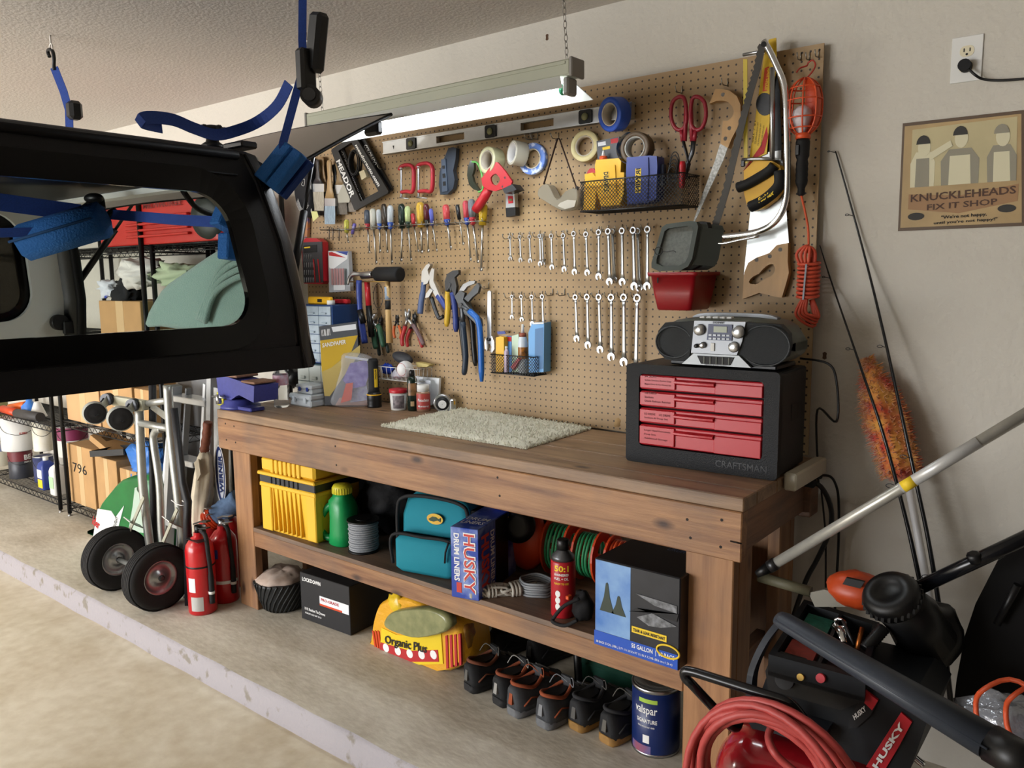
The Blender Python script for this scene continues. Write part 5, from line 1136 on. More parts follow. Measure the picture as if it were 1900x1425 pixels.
part('envelope', MB().prism([Vector((p.x, p.y-.004, max(p.z, TZ))) for p in poly_px([(778, 703), (800, 706), (800, 752), (778, 752)], -.05)], (0, .003, 0)), mat('white envelope', '#c8ccd4', .7), t)
P = base_px(822, 766, .025); k = mpp(P); t = thing('tape_measure', 'black and silver tape measure with a yellow tab near the rug', 'tape measure', P); s_ = 17*k
d = Vector((.6, -.8, 0)); 
part('case', MB().lathe([(s_*.9, -.018), (s_, -.014), (s_, .014), (s_*.9, .018)], P+Vector((0, 0, s_)), (.6, -.8, 0), 24).box(P+Vector((.028, .01, s_*.55)), (.05, .03, s_*1.0), place((0, 0, 0), (.8, .6, 0)), .006) if False else MB().lathe([(s_*.9, -.018), (s_, -.014), (s_, .014), (s_*.9, .018)], P+Vector((0, 0, s_)), (.6, -.8, 0), 24), m_steel, t)
part('sticker', MB().lathe([(s_*.75, .0185), (s_*.75, .0195), (.001, .0195)], P+Vector((0, 0, s_)), (.6, -.8, 0), 24), m_blacktext, t); part('sticker', MB().lathe([(s_*.45, .02), (.001, .02)], P+Vector((0, 0, s_*.9)), (.6, -.8, 0), 20, caps=False), m_white, t); part('yellow_tab', MB().box(P+Vector((.04, .02, s_*1.05)), (.018, .012, .02), bev=.003), m_yellow, t)
part('body', MB().box(P+Vector((.026, .02, s_*.75)), (.045, .03, s_*1.45), place((0, 0, 0), (.8, .6, 0)).to_3x3().to_4x4() if False else None, .006), m_steel, t)
# wire basket on the board with a ball
y0b = -.11; xb0, xb1 = Y(703, 700, -.1).x, Y(776, 700, -.1).x; zb1 = Y(740, 682, -.1).z; zb0 = Y(740, 706, -.1).z
t = thing('wire_basket', 'small white wire basket on the pegboard holding a baseball', 'basket', ((xb0+xb1)/2, -.06, zb0)); b = MB()
for z, e in ((zb1, 0), (zb0, .008)): b.tube([(xb0+e, -.115+e, z), (xb1-e, -.115+e, z), (xb1-e, -.012, z), (xb0+e, -.012, z)], .0016, 5, True)
for i in range(9): x = xb0+.006+(xb1-xb0-.012)*i/8; b.tube([(x, -.115, zb1), (x, -.107, zb0), (x, -.012, zb0), (x, -.012, zb1)], .0012, 4)
for i in range(1, 4): yy = -.115+.025*i; b.tube([(xb0, yy, zb1), (xb0+.008, yy, zb0), (xb1-.008, yy, zb0), (xb1, yy, zb1)], .0012, 4)
part('wire', b, mat('white coated wire', '#c9c9c4', .4), t)
P = Y(752, 685, -.085); t = thing('baseball', 'white baseball with stitching in the wire basket', 'ball', P+Vector((0, 0, -.036))); part('ball', MB().sphere(P, .036, 22, 14), mat('white leather', '#dcdcdc', .55), t)
part('stitching', MB().tube([P+Vector((.0362*math.cos(a)*.75, -.0362*.66, .0362*math.sin(a)*.75)) for a in [i*2*PI/24 for i in range(24)]], .0008, 4, True), m_redtext, t)
P = Y(719, 680, -.06); single('cap_ball', 'shiny blue plastic piece in the wire basket', 'plastic piece', clump(MB(), P+Vector((0, 0, -.01)), .03, 16, 10, .2, (1.1, .7, .8), 5), mat('shiny blue foil', '#2746b4', .15))
P = Y(735, 690, -.045); single('cloth_scrap', 'white and red scrap bag lying in the wire basket', 'bag', clump(MB(), P+Vector((0, .0, -.012)), .032, 16, 10, .2, (1.2, .6, .7), 8), mat('white red wrapper', '#c6c3cc', .4, col2='#a3404c', vs_=40, thr=.6, sharp=.1))
P = Y(747, 664, -.05); single('glasses_case', 'dark grey sunglasses case wedged above the wire basket', 'case', MB().sphere(P, .06, 22, 12, (1.0, .45, .42), Matrix.Rotation(.2, 3, 'Y')), mat('charcoal case', '#2f3034', .6))
P = Y(785, 677, -.05); single('paper_card', 'yellowish card sticking out of the wire basket', 'card', MB().prism(poly_px([(772, 672), (797, 677), (792, 681), (773, 681)], -.05), (0, .03, 0)), mat('straw card', '#b9a86a', .7))
# rug
m_rug = mat('cream shag pile', '#e6e3d0', .95, bump=.5, bs=380, var=.12, vs_=260)
rc = [Z(709, 792, TZ), Z(975, 834, TZ), Z(1096, 797, TZ), Z(858, 758, TZ)]
t = thing('rug', 'cream shag rug lying on the workbench top', 'rug', sum(rc, Vector((0, 0, 0)))/4)
from mathutils import noise as _ns
def rugpt(a, c):
    p = (rc[0]*(1-a)+rc[1]*a)*(1-c)+(rc[3]*(1-a)+rc[2]*a)*c
    e = min(a, 1-a, c, 1-c); z = .012*min(1, e*18+.12)+.0035*_ns.noise(Vector((a*90, c*60, 0)))*(1 if e > .001 else .3)
    return p+Vector((.004*_ns.noise(Vector((a*40, c*40, 5))), .004*_ns.noise(Vector((a*40, c*40, 9))), max(.0005, z)))
part('pile', MB().grid(rugpt, 130, 90), m_rug, t)
fz = MB(); random.seed(3)
for i in range(2600):
    a, c = random.random(), random.random()
    if random.random() < .35:
        if random.random() < .5: c = random.choice((.0, .005, .995, 1.0))
        else: a = random.choice((.0, .005, .995, 1.0))
    p = rugpt(a, c); d = Vector((random.uniform(-1, 1), random.uniform(-1, 1), random.uniform(.5, 1.6)))*.006
    fz.cyl(p-Vector((0, 0, .001)), p+d, .0022, .0012, 4, caps=False)
part('tufts', fz, m_rug, t, kind='stuff')
# ---------------------------------------------------------------- tool chest
F, W = foot(1161, 854, 1441, 893, TZ); F = place(F.translation, F.to_3x3() @ Vector((1, 0, 0)))
H = hgt(F.translation, 674, 1161); D = .245

m_chest = mat('black pebbled plastic', '#0e1013', .5, bump=.25, bs=420, spec=.35)
m_drw = mat('red drawer plastic', '#b5222c', .35)
t = thing('tool_chest', 'black tool chest with four red drawers on the right of the workbench', 'tool chest', F @ Vector((W/2, D/2, 0)))
fx, fzb, fzt = .038*W/.36, .048, .024
b = MB(); ob_ = [F @ Vector((W/2+p[0], 0, H/2+p[1])) for p in rrect(W, H, .012, 3)]
x0, x1, z0, z1 = .042, W-.042, .052, H-.028
ib = [F @ Vector(((x0+x1)/2+p[0], 0, (z0+z1)/2+p[1])) for p in rrect(x1-x0, z1-z0, .014, 3)]
b.ring(ob_, ib, F.to_3x3() @ Vector((0, .03, 0))); part('front_frame', b, m_chest, t)
b = MB(); fb(b, F, (.004, W-.004), (.028, D), (.003, H-.003), .008); fb(b, F, (W-.02, W), (.004, D), (.006, H-.004), .006); fb(b, F, (0, .02), (.004, D), (.006, H-.004), .006); part('body', b, m_chest, t)
part('side_handle', fb(MB(), F, (W-.0005, W+.001), (D*.45, D*.72), (H*.5, H*.66), .0), m_blacktext, t)
hs = [.285, .205, .215, .21]; hh = z1-z0; zc_ = z0
txts = [['Larger Hand Extensions', 'Deep Sets', 'Additional Storage'], ['1/2 DRIVE    1/2 DRIVE', 'Sockets & Deep Set'], ['3/8 DRIVE', 'Sockets', 'Quick Release Ratchet'], ['1/4 DRIVE', 'Sockets, Extension, Ratchet, Deep', 'Magnet Driver & Hex Wrench Set']]
for i in range(4):
    h_ = hh*(.31, .23, .235, .225)[i]; za, zb_ = zc_+.003, zc_+h_-.003; zc_ += h_
    xw = x1-x0; gx0, gx1 = x0+xw*.31, x0+xw*.63
    dm = MB(); R = F.to_3x3()
    fb(dm, F, (x0+.003, x1-.003), (.004, .03), (za, zb_), .003)
    dr = part('drawer', dm, m_drw, t)
    part('raised_face', fb(fb(MB(), F, (x0+.004, gx0), (-.001, .005), (za+.006, zb_-.004), .003), F, (gx1, x1-.004), (-.001, .005), (za+.002, zb_-.012), .003), m_drw, dr) if False else None
    part('face', fb(MB(), F, (x0+.004, gx0), (-.002, .005), (za+.004, zb_-.003), .003), m_drw, dr); part('face', fb(MB(), F, (gx1, x1-.004), (-.002, .005), (za+.001, zb_-.010), .003), m_drw, dr)
    part('pull', MB().loft([[F @ Vector((gx0+(gx1-gx0)*a, y_, z_)) for y_, z_ in ((.004, zb_-.008), (-.012-.004*math.sin(PI*a), zb_-.012), (-.012-.004*math.sin(PI*a), zb_-.017), (.004, zb_-.024))] for a in [j/6 for j in range(7)]], smooth=False), m_drw, dr)
    b = MB(); n = len(txts[i]); lh = min(.009, (zb_-za)*.2)
    for j, s_ in enumerate(txts[i]): tf(b, F, s_, x0+.02, za+(zb_-za)*.30+(n-1-j)*lh*1.35, (gx0-x0)*.72*(min(1, len(s_)/20)), lh*.75, -.0021, .005)
    part('lettering', b, mat('dark red print', '#5e1216', .6), dr)
part('lettering', tf(MB(), F, 'CRAFTSMAN', W*.62, .018, W*.32, .02, 0, .015, .001), mat('raised black letter', '#0a0a0c', .35), t)
CH = (F, W, H, D)
# ---------------------------------------------------------------- boombox
zt_ = TZ+H+.001
F0 = F; bo = F @ Vector((0, 0, H)); yb_ = bo.y+.02
xl_, xr_ = Y(1213, 630, yb_).x, Y(1462, 650, yb_).x; Wb = xr_-xl_; Hb = (Y(1340, 580, yb_)-Y(1340, 672, yb_)).z
Hb = min(max(Hb, .13), .165); Fb = place((xl_+.005, yb_, zt_), F0.to_3x3() @ Vector((1, 0, 0))); Db = .19

t = thing('boombox', 'grey portable stereo with two round speakers on the tool chest', 'stereo', Fb @ Vector((Wb/2, Db/2, 0)))
m_bb = mat('silver grey plastic', '#83868a', .35, .3); m_bbd = mat('grey side plastic', '#55584f', .5); m_gr = mat('dark speaker mesh', '#1b1f22', .6, bump=.3, bs=900)
def bbp(x, z, y=0.0): return Fb @ Vector((x, y, z))
def bulge(x): return -.018*(1-((x-Wb/2)/(Wb/2))**2)
b = MB(); rg = []
for i in range(15):
    x = Wb*i/14; e = abs(2*i/14-1); zz0 = .012+.03*e**6; zz1 = Hb-.05*e**6; yf_ = bulge(x)+.03*e**8; yb2 = Db-.05*e**5
    rg.append([Fb @ Vector((x, (yf_+yb2)/2+p[0], (zz0+zz1)/2+p[1])) for p in rrect(yb2-yf_, zz1-zz0, .035, 4)])
part('case', b.loft(rg), m_bbd, t)
part('foot_base', MB().box(bbp(Wb/2, .007, Db/2-.0), (Wb*.8, Db*.8, .014), Fb.to_3x3().to_4x4() if False else None, .004), m_black, t)
def front(pts, lift, dep, mm, name, parent=None): 
    c_ = [Fb @ Vector((x*Wb, bulge(x*Wb)-lift, z*Hb)) for x, z in pts]; return part(name, MB().prism(c_, Fb.to_3x3() @ Vector((0, dep, 0))), mm, parent or t)
front([(.0+.02, .5), (.03, .72), (.09, .9), (.33, .95), (.31, .5), (.29, .22), (.25, .12), (.1, .12), (.04, .25)], .004, .03, m_gr, 'speaker_grille')
front([(.70, .95), (.92, .92), (.975, .75), (.985, .5), (.97, .3), (.9, .16), (.76, .08), (.66, .32), (.68, .6)], .004, .03, m_gr, 'speaker_grille')
for cx, r_ in ((.165, .055), (.83, .066)):
    part('speaker_ring', MB().tube([Fb @ Vector((cx*Wb+r_*math.cos(a*PI/16), bulge(cx*Wb)-.006, Hb*.5+r_*.82*math.sin(a*PI/16))) for a in range(32)], .003, 6, True), mat('speaker rim', '#2a2e31', .5), t)
front([(.33, .96), (.70, .96), (.68, .58), (.645, .30), (.31, .30), (.32, .6)], .010, .035, m_bb, 'control_panel')
front([(.33, .29), (.66, .29), (.745, .06), (.24, .06)], .011, .035, mat('light silver plastic', '#8e9397', .3, .4), 'bass_port_panel')
front([(.36, .25), (.63, .25), (.60, .09), (.39, .09)], .0125, .004, m_blacktext, 'bass_port')
for i in range(5): x = .41+.045*i; front([(x, .24), (x+.008, .24), (x+.008, .10), (x, .10)], .014, .003, m_bbd, 'port_fin')
front([(.44, .90), (.61, .90), (.61, .58), (.43, .58)], .0125, .004, mat('blue grey display frame', '#3b4262', .4), 'display_frame'); front([(.48, .86), (.575, .86), (.575, .74), (.48, .74)], .014, .003, mat('lcd', '#8a9278', .3), 'screen')
for i in range(5):
    for j in range(2): x = .445+.032*i; z = .70-.07*j; front([(x, z), (x+.022, z), (x+.022, z-.035), (x, z-.035)], .0145, .003, m_bb, 'button')
def knob(cx, cz, r_, mm, h=.012): part('knob', MB().lathe([(r_, 0), (r_, h*.7), (r_*.85, h), (.001, h)], Fb @ Vector((cx*Wb, bulge(cx*Wb)-.009, cz*Hb)), Fb.to_3x3() @ Vector((0, -1, 0)), 24), mm, t)
knob(.375, .78, .016, m_steel); knob(.655, .76, .018, m_steel); knob(.40, .47, .009, m_steel); knob(.625, .46, .015, m_steel, .008); knob(.355, .45, .006, m_black)
front([(.46, .52), (.485, .52), (.485, .36), (.46, .36)], .0125, .004, m_white, 'switch')
b = MB(); text_flat(b, 'SONY', Fb @ Vector((.47*Wb, bulge(.5*Wb)-.0105, .915*Hb)), Fb.to_3x3() @ Vector((.085*Wb, 0, 0)), (0, 0, .04*Hb), .001, .03); part('lettering', b, m_blacktext, t)
b = MB(); text_flat(b, 'MEGA BASS PORT', Fb @ Vector((.42*Wb, bulge(.5*Wb)-.0115, .065*Hb)), Fb.to_3x3() @ Vector((.16*Wb, 0, 0)), (0, 0, .02*Hb), .001, .01); part('lettering', b, m_blacktext, t)
part('carry_handle', MB().strap(catmull([bbp(Wb*.2, Hb-.004, Db*.55), bbp(Wb*.3, Hb+.006, Db*.55), bbp(Wb*.7, Hb+.006, Db*.55), bbp(Wb*.82, Hb-.004, Db*.55)], 4), .03, Fb.to_3x3() @ Vector((0, 1, 0)), .01), m_bb, t)
for i in range(5): part('key', MB().box(bbp(Wb*(.34+.05*i), Hb+.001, .03), (Wb*.04, .02, .008), bev=.002), m_white, t)
part('power_cable', MB().tube(catmull([bbp(Wb-.03, .02, Db-.01), bbp(Wb+.05, .01, Db-.02), bbp(Wb+.075, -.04, Db-.02), bbp(Wb+.082, -.15, Db-.03), Y(1517, 760, -.06), Y(1517, 860, -.05), Y(1519, 900, -.04)], 6), .0035, 6), m_black, t)
P = Z(1150, 800, TZ)+Vector((-.005, -.0, .0)); single('sea_sponge', 'small tan lump behind the left side of the tool chest', 'lump', clump(MB(), P+Vector((.0, .01, .032)), .03, 14, 10, .15, (.7, .7, 1.05), 6), mat('tan lump', '#9d7f55', .8))
# power strip at the bench end
A = Y(1462, 905, -.16); 
t = thing('power_strip', 'white power strip fixed along the right end of the workbench', 'power strip', (BR+.022, -.12, BZ-.045)); 
a_, b_ = X(1472, 902, BR+.02), X(1516, 878, BR+.02)
part('strip', MB().box((BR+.02, (a_.y+b_.y)/2-.0, BZ-.012), (.036, abs(b_.y-a_.y)+.06, .05), bev=.005), mat('aged white plastic', '#bdb8a6', .5), t)
def cable(name, label, pts, r, m=m_black, cat='cable', k=6, plug=None):
    t = thing(name, label, cat, Vector(pts[-1])); part('cable', MB().tube(catmull(pts, k), r, 8), m, t)
    if plug: part('plug', MB().cyl(plug[0], plug[1], plug[2], n=14), m_rubber, t)
    return t
yw = .015
cable('power_cable', 'thick black cable plugged into the power strip at the bench end', [Y(1503, 893, -.10), Y(1522, 902, -.10), Y(1536, 925, -.08), Y(1543, 955, -.06), Y(1538, 990, -.05), Y(1515, 1040, -.05), Y(1495, 1078, -.06), Y(1470, 1150, -.1)], .0075, plug=(Y(1490, 892, -.13), Y(1508, 896, -.10), .016))
cable('power_cable', 'thin black cord looping down the wall from the power strip', [Y(1520, 882, -.07), Y(1540, 884, -.05), Y(1551, 900, -.03), Y(1556, 930, -.02), Y(1556, 1000, -.01), Y(1552, 1080, -.01), Y(1548, 1150, -.02)], .004, plug=(Y(1508, 880, -.09), Y(1522, 881, -.07), .013))
cable('power_cable', 'thin black cord hanging straight below the power strip plugs', [Y(1524, 910, -.07), Y(1529, 960, -.03), Y(1532, 1000, -.02), Y(1532, 1090, -.02)], .003)
single('plug_tag', 'tiny red tag on the plugs at the bench end', 'tag', MB().box(Y(1527, 872, -.06), (.006, .003, .016)).box(Y(1525, 877, -.06), (.012, .003, .004)), m_red)
# ================================================================ pegboard tools
def c2(x, y): return (540+x/3.393, 60+y/3.393)
def c3(x, y): return (540+x/3.957, 420+y/3.957)
def c4(x, y): return (900+x/4.318, 160+y/4.318)
def c5(x, y): return (1180+x/3.75, 40+y/3.75)
def c6(x, y): return (900+x/4.75, 400+y/4.75)
def c7(x, y): return (1120+x/2.741, 380+y/2.741)
def c8(x, y): return (540+x/8.906, 260+y/8.906)
ORD = ['first', 'second', 'third', 'fourth', 'fifth', 'sixth', 'seventh', 'eighth', 'ninth', 'tenth', 'eleventh', 'twelfth', 'thirteenth', 'fourteenth', 'fifteenth', 'sixteenth', 'seventeenth', 'eighteenth', 'nineteenth']
def wpos(u, v, y=-.03):                      # a thing's base on the board
    return Y(u, v, y)
def flat(name, label, cat, pts, y, t, m, extra=(), group=None):
    """flat hanging thing: outline in photo pixels on the plane y, t thick towards the wall; extra = (name, outline, lift, thickness, material)"""
    P = poly_px(pts, y); a = Vector((sum(p.x for p in P)/len(P), y+t/2, min(p.z for p in P)))
    if not extra: 
        return single(name, label, cat, plate_px(MB(), pts, y, t), m, group)
    T = thing(name, label, cat, a, group); part('body', plate_px(MB(), pts, y, t), m, T)
    for (n, q, lift, tt_, mm) in extra: part(n, plate_px(MB(), q, y-lift, tt_), mm, T)
    return T
# ---------------------------------------------------------------- combination wrenches on their hooks
m_wr = mat('chrome wrench steel', '#b0b2b4', .34, 1.0, var=.06, vs_=40)
def wrench(label, top, bot, y, group, r=None, twist=.25):
    A, B = Y(*top, y), Y(*bot, y); L = (A-B).length; r = r or (.0045+.034*L) ; d = (B-A).normalized(); s = Vector((-d.z, 0, d.x)); th = r*.62
    b = MB(); c = A+d*r
    o = [c+Vector((math.cos(a*PI/12)*r, 0, math.sin(a*PI/12)*r)) for a in range(24)]
    i_ = [c+Vector((math.cos(a*PI/12)*r*(.66 if a % 2 else .60), 0, math.sin(a*PI/12)*r*(.66 if a % 2 else .60))) for a in range(24)]
    b.ring(o, i_, (0, th, 0)); w0, w1 = r*.42, r*.52
    p0, p1 = c+d*r*.93, B-d*r*1.9; M1 = (p0+p1)/2
    for (sc, y0) in ((1.0, th*.2),):
        b.loft([[p+s*w_*q[0]+Vector((0, th*.5+q[1]*th*.36, 0)) for q in ((-1, -.6), (-.6, -1), (.6, -1), (1, -.6), (1, .6), (.6, 1), (-.6, 1), (-1, .6))] for p, w_ in ((p0, w0*1.2), (p0+(p1-p0)*.12, w0), (p0+(p1-p0)*.85, w1), (p1, w1*1.5))])
    j = B-d*r*1.05; ang = math.atan2(d.z, d.x)+twist; R = r*1.18; pts = []
    for a in range(17): q = ang+.42+(2*PI-.84)*a/16; pts.append(j+Vector((math.cos(q)*R, 0, math.sin(q)*R)))
    dd = Vector((math.cos(ang), 0, math.sin(ang))); ss = Vector((-dd.z, 0, dd.x)); hw = R*math.sin(.42)*.98
    pts += [j-ss*hw+dd*(R*.5), j-ss*hw*.95-dd*R*.12, j-dd*R*.34, j+ss*hw*.95-dd*R*.12, j+ss*hw+dd*(R*.5)]
    b.prism(pts, (0, th, 0))
    return single('combination_wrench', label, 'wrench', b, m_wr, group)
UP = [((215, 175), (222, 398)), ((302, 170), (312, 412)), ((388, 168), (397, 418)), ((478, 160), (485, 445)), ((580, 158), (588, 478)), ((685, 155), (697, 497)), ((777, 135), (787, 522)), ((885, 140), (900, 528)), ((998, 120), (998, 565)), ((1080, 110), (1095, 612)), ((1203, 105), (1208, 615)), ((1300, 98), (1313, 655)), ((1428, 90), (1425, 655))]
LO = [((233, 698), (235, 912)), ((315, 698), (323, 935)), ((408, 698), (415, 975)), ((500, 695), (510, 1000)), None, None, ((792, 695), (807, 1112)), ((895, 690), (905, 1170)), ((998, 690), (1013, 1212)), ((1108, 690), (1110, 1278)), ((1218, 688), (1220, 1325)), ((1338, 690), (1322, 1400))]
def hook(label, u, v, group=None, L=.045, m=m_bead, up=True):
    P = Y(u, v, 0); a = P+Vector((0, -.001, 0)); b = MB(); b.tube([a+Vector((0, .002, .0)), a+Vector((0, -L*.8, -.002)), a+Vector((0, -L, .004)), a+Vector((0, -L-.004, .016))], .0018, 6)
    b.tube([a+Vector((0, -.002, 0)), a+Vector((0, -.003, .02)), a+Vector((0, .004, .024))], .0018, 6)
    return single('peg_hook', label, 'hook', b, m, group)
for i, (tp, bt) in enumerate(UP):
    wrench(f'{ORD[i]} combination wrench from the left on the upper row of hooks', c6(*tp), c6(*bt), -.034, 'combination wrenches on the upper row')
    hook(f'wire hook carrying the {ORD[i]} wrench from the left of the upper row', *c6(tp[0]+8, tp[1]+28+(i//4)*2), 'wire hooks of the upper wrench row')
for tp, bt, lab in (((497, 158), (510, 440), 'fourth'), ((1118, 112), (1135, 595), 'tenth'), ((1340, 105), (1358, 665), 'twelfth')):
    wrench(f'combination wrench hanging behind the {lab} wrench of the upper row', c6(*tp), c6(*bt), -.016, 'combination wrenches on the upper row')
k = 0
for i, e in enumerate(LO):
    if e is None:
        hook(('left' if i == 4 else 'right')+' one of the two empty wire hooks in the lower wrench row', *c6((600, 705)[i-4], 700), 'wire hooks of the lower wrench row'); continue
    wrench(f'{ORD[k]} combination wrench from the left on the lower row of hooks', c6(*e[0]), c6(*e[1]), -.034, 'combination wrenches on the lower row')
    hook(f'wire hook carrying the {ORD[k]} wrench from the left of the lower row', *c6(e[0][0]+8, e[0][1]+24), 'wire hooks of the lower wrench row'); k += 1
# ---------------------------------------------------------------- screwdrivers
m_shaft = mat('screwdriver steel', '#b7b6b2', .3, 1.0)
def driver(label, top, hb, tip, w, col, col2=None, y=-.03, group='screwdrivers in the wire racks'):
    A, B, T_ = Y(*top, y), Y(*hb, y), Y(*tip, y); k = mpp(A); r = w*k/2; t = thing('screwdriver', label, 'screwdriver', T_, group); d = (B-A).normalized(); L = (B-A).length
    s_ = 1.0 if col2 is None else .72
    b = MB().lathe([(r*.5, 0), (r*.85, L*.05), (r, L*.15), (r*.96, L*.5*s_), (r*.9, L*s_)] + ([(r*.62, L*.86), (r*.78, L*.95), (r*.4, L)] if col2 is None else []), A, d, 12)
    for a in range(6):
        x_, y_, z_ = frame_from(d); q = x_*math.cos(a*PI/3)+y_*math.sin(a*PI/3); b.tube([A+d*L*.12+q*r*.9, A+d*L*.68+q*r*.86], r*.16, 5)
    part('handle', b, mat('handle '+col, col, .3, coat=.3), t)
    if col2: part('collar', MB().lathe([(r*.92, L*.71), (r*.95, L*.78), (r*.6, L*.88), (r*.8, L*.95), (r*.45, L)], A, d, 14), mat('handle '+col2, col2, .35), t)
    tt_ = T_-(T_-B).normalized()*.012
    part('shaft', MB().tube([A+d*L*.9, tt_], r*.24+.0008, 8).loft([[tt_+Vector((sx*(r*.3+.001), sy*.0018, 0)) for sx, sy in ((-1, -1), (1, -1), (1, 1), (-1, 1))], [T_+Vector((sx*(r*.34+.001), sy*.0007, 0)) for sx, sy in ((-1, -1), (1, -1), (1, 1), (-1, 1))]]), m_shaft, t)
D = [((350, 1180), (350, 1262), c2(362, 1325), 9, '#c9c552', None, 'short clear yellow screwdriver at the far left of the rack'),
 ((402, 1203), (386, 1268), c2(377, 1290), 7, '#6a5fb0', None, 'tiny purple screwdriver at the left of the rack'),
 ((477, 1118), (483, 1240), (686, 470), 11, '#4b5360', '#a83038', 'slate screwdriver with a red collar at the left end of the first group'),
 ((515, 1110), (519, 1240), (698.7, 489), 12, '#c9c8bd', None, 'off white handled screwdriver beside the slate one'),
 ((552, 1115), (558, 1240), (705.5, 468), 10, '#b9c0c6', '#2f55a8', 'small clear screwdriver with blue collar beside the off white one'),
 ((583, 1080), (600, 1240), (719, 469), 11, '#3b332c', None, 'dark brown handled screwdriver in the first group'),
 ((625, 1090), (626, 1240), (727.5, 488), 12, '#c3cad0', '#3254a8', 'larger clear screwdriver with blue collar at the right end of the first group'),
 ((695, 1080), (700, 1235), (744.7, 485), 13, '#20302a', None, 'black green handled screwdriver at the left end of the second group'),
 ((733, 1095), (738, 1232), (763, 484), 11, '#b9c98f', '#26382c', 'pale green striped screwdriver in the second group'),
 ((765, 1140), (775, 1220), (776.8, 468), 8, '#b03038', None, 'small red screwdriver left of the big amber one'),
 ((812, 1070), (820, 1228), (783, 470), 15, '#c9a23a', None, 'big amber handled screwdriver in the second group'),
 ((850, 1080), (857, 1222), (795, 468), 11, '#541a22', '#1c1c1e', 'dark red and black screwdriver right of the amber one'),
 ((880, 1110), (890, 1216), (811, 467), 8, '#5a62b8', None, 'slim violet blue screwdriver at the right end of the second group'),
 ((973, 1085), (985, 1216), (837, 461.7), 13, '#c4484c', '#2f4898', 'clear red screwdriver with blue collar standing alone'),
 ((1045, 1085), (1060, 1178), (860, 455), 8, '#23262a', None, 'thin black handled screwdriver left of the third group'),
 ((1098, 1060), (1110, 1212), (873.6, 484), 12, '#b8404a', '#2f4898', 'clear red screwdriver with blue collar in the third group'),
 ((1135, 1050), (1145, 1212), (887.5, 488), 14, '#6b7078', '#a83038', 'grey screwdriver with red collar behind the tape gun'),
 ((1212, 1080), (1205, 1215), (893, 503), 16, '#d8b52c', None, 'big yellow screwdriver below the red tape gun')]
for tp, hb_, tip, w_, ca, cb, lab in D: driver(lab, c2(*tp), c2(*hb_), tip, w_, ca, cb)
def rack_(label, x0, y0, x1, y1, n):
    A, B = Y(*c2(x0, y0), -.012), Y(*c2(x1, y1), -.012); b = MB(); b.tube([A, B], .0018, 6); b.tube([A+Vector((0, -.035, .004)), B+Vector((0, -.035, .004))], .0018, 6)
    for i in range(n+1): p = A+(B-A)*i/n; b.tube([p, p+Vector((0, -.038, .002)), p+Vector((0, -.042, .014))], .0015, 5)
    single('tool_rack', label, 'tool rack', b, m_bead)
rack_('wire screwdriver rack holding the first group', 440, 1240, 668, 1228, 6); rack_('wire screwdriver rack holding the second group', 690, 1226, 940, 1212, 7); rack_('wire screwdriver rack holding the third group', 955, 1214, 1245, 1196, 7); rack_('short wire rack with the tiny screwdrivers at the left', 225, 1250, 430, 1246, 5)
for i, (x, y) in enumerate(((238, 1240), (262, 1248), (300, 1250))): P = Y(*c2(x, y), -.035); single('hex_key', ('left', 'middle', 'right')[i]+' of the three small dark hex keys in the left rack', 'hex key', MB().tube([P+Vector((-.01, 0, .012)), P+Vector((.004, 0, .01)), P+Vector((0, 0, -.045))], .0022, 6), m_dsteel, 'hex keys in the left rack')
# ---------------------------------------------------------------- long level
y = -.032
pts = [(709.5, 263.5), (1171, 189), (1173.5, 221.5), (711, 286.5)]; P0 = poly_px(pts, y)
lv = thing('spirit_level', 'long aluminium spirit level across the upper pegboard', 'level', sum(P0, Vector((0, 0, 0)))/4+Vector((0, .012, -.03)))
ux = (P0[1]-P0[0]); Lv = ux.length; ux.normalize(); uz = (P0[0]-P0[3]); Hv = uz.length; uz = Vector((-ux.z, 0, ux.x)); org = P0[3]
def lp(a, c, dy=0.0): return org+ux*a+uz*c+Vector((0, dy, 0))
def at_u(u): return (Y(u, 240, y)-org).dot(ux)
def slot(mb, a0, a1, z0, z1, dy, d): return mb.prism([lp(a0, z0, dy), lp(a1, z0, dy), lp(a1, z1, dy), lp(a0, z1, dy)], (0, d, 0))
sl_ = [(at_u(809), at_u(861)), (at_u(966), at_u(1027))]
web = MB(); cuts = [0]+[q for s_ in sl_ for q in s_]+[Lv]
for i in range(0, len(cuts), 2): slot(web, cuts[i], cuts[i+1], 0, Hv, 0, .02)
for a, c in sl_: slot(web, a, c, 0, Hv*.24, 0, .02); slot(web, a, c, Hv*.76, Hv, 0, .02)
part('web', web, m_alu, lv)
part('flange', slot(MB(), -.001, Lv+.001, Hv-.004, Hv, -.004, .028), m_alu, lv); part('flange', slot(MB(), -.001, Lv+.001, 0, .004, -.004, .028), m_alu, lv)
for u in (763, 911, 1087):
    a = at_u(u); w_ = .027; b = MB(); b.prism([lp(a+p[0], Hv/2+p[1], -.006) for p in rrect(w_*2, Hv*.92, .008)], (0, .03, 0)); vm = part('vial_mount', b, m_black, lv)
    part('vial', MB().lathe([(.013, 0), (.013, .003), (.001, .004)], lp(a, Hv/2, -.006), (0, -1, 0), 18), mat('olive vial', '#6b6c48', .2), vm)
part('end_mark', MB().prism([lp(.06, .03, -.001), lp(.07, .03, -.001), lp(.066, .015, -.001)], (0, .001, 0)), m_blacktext, lv)
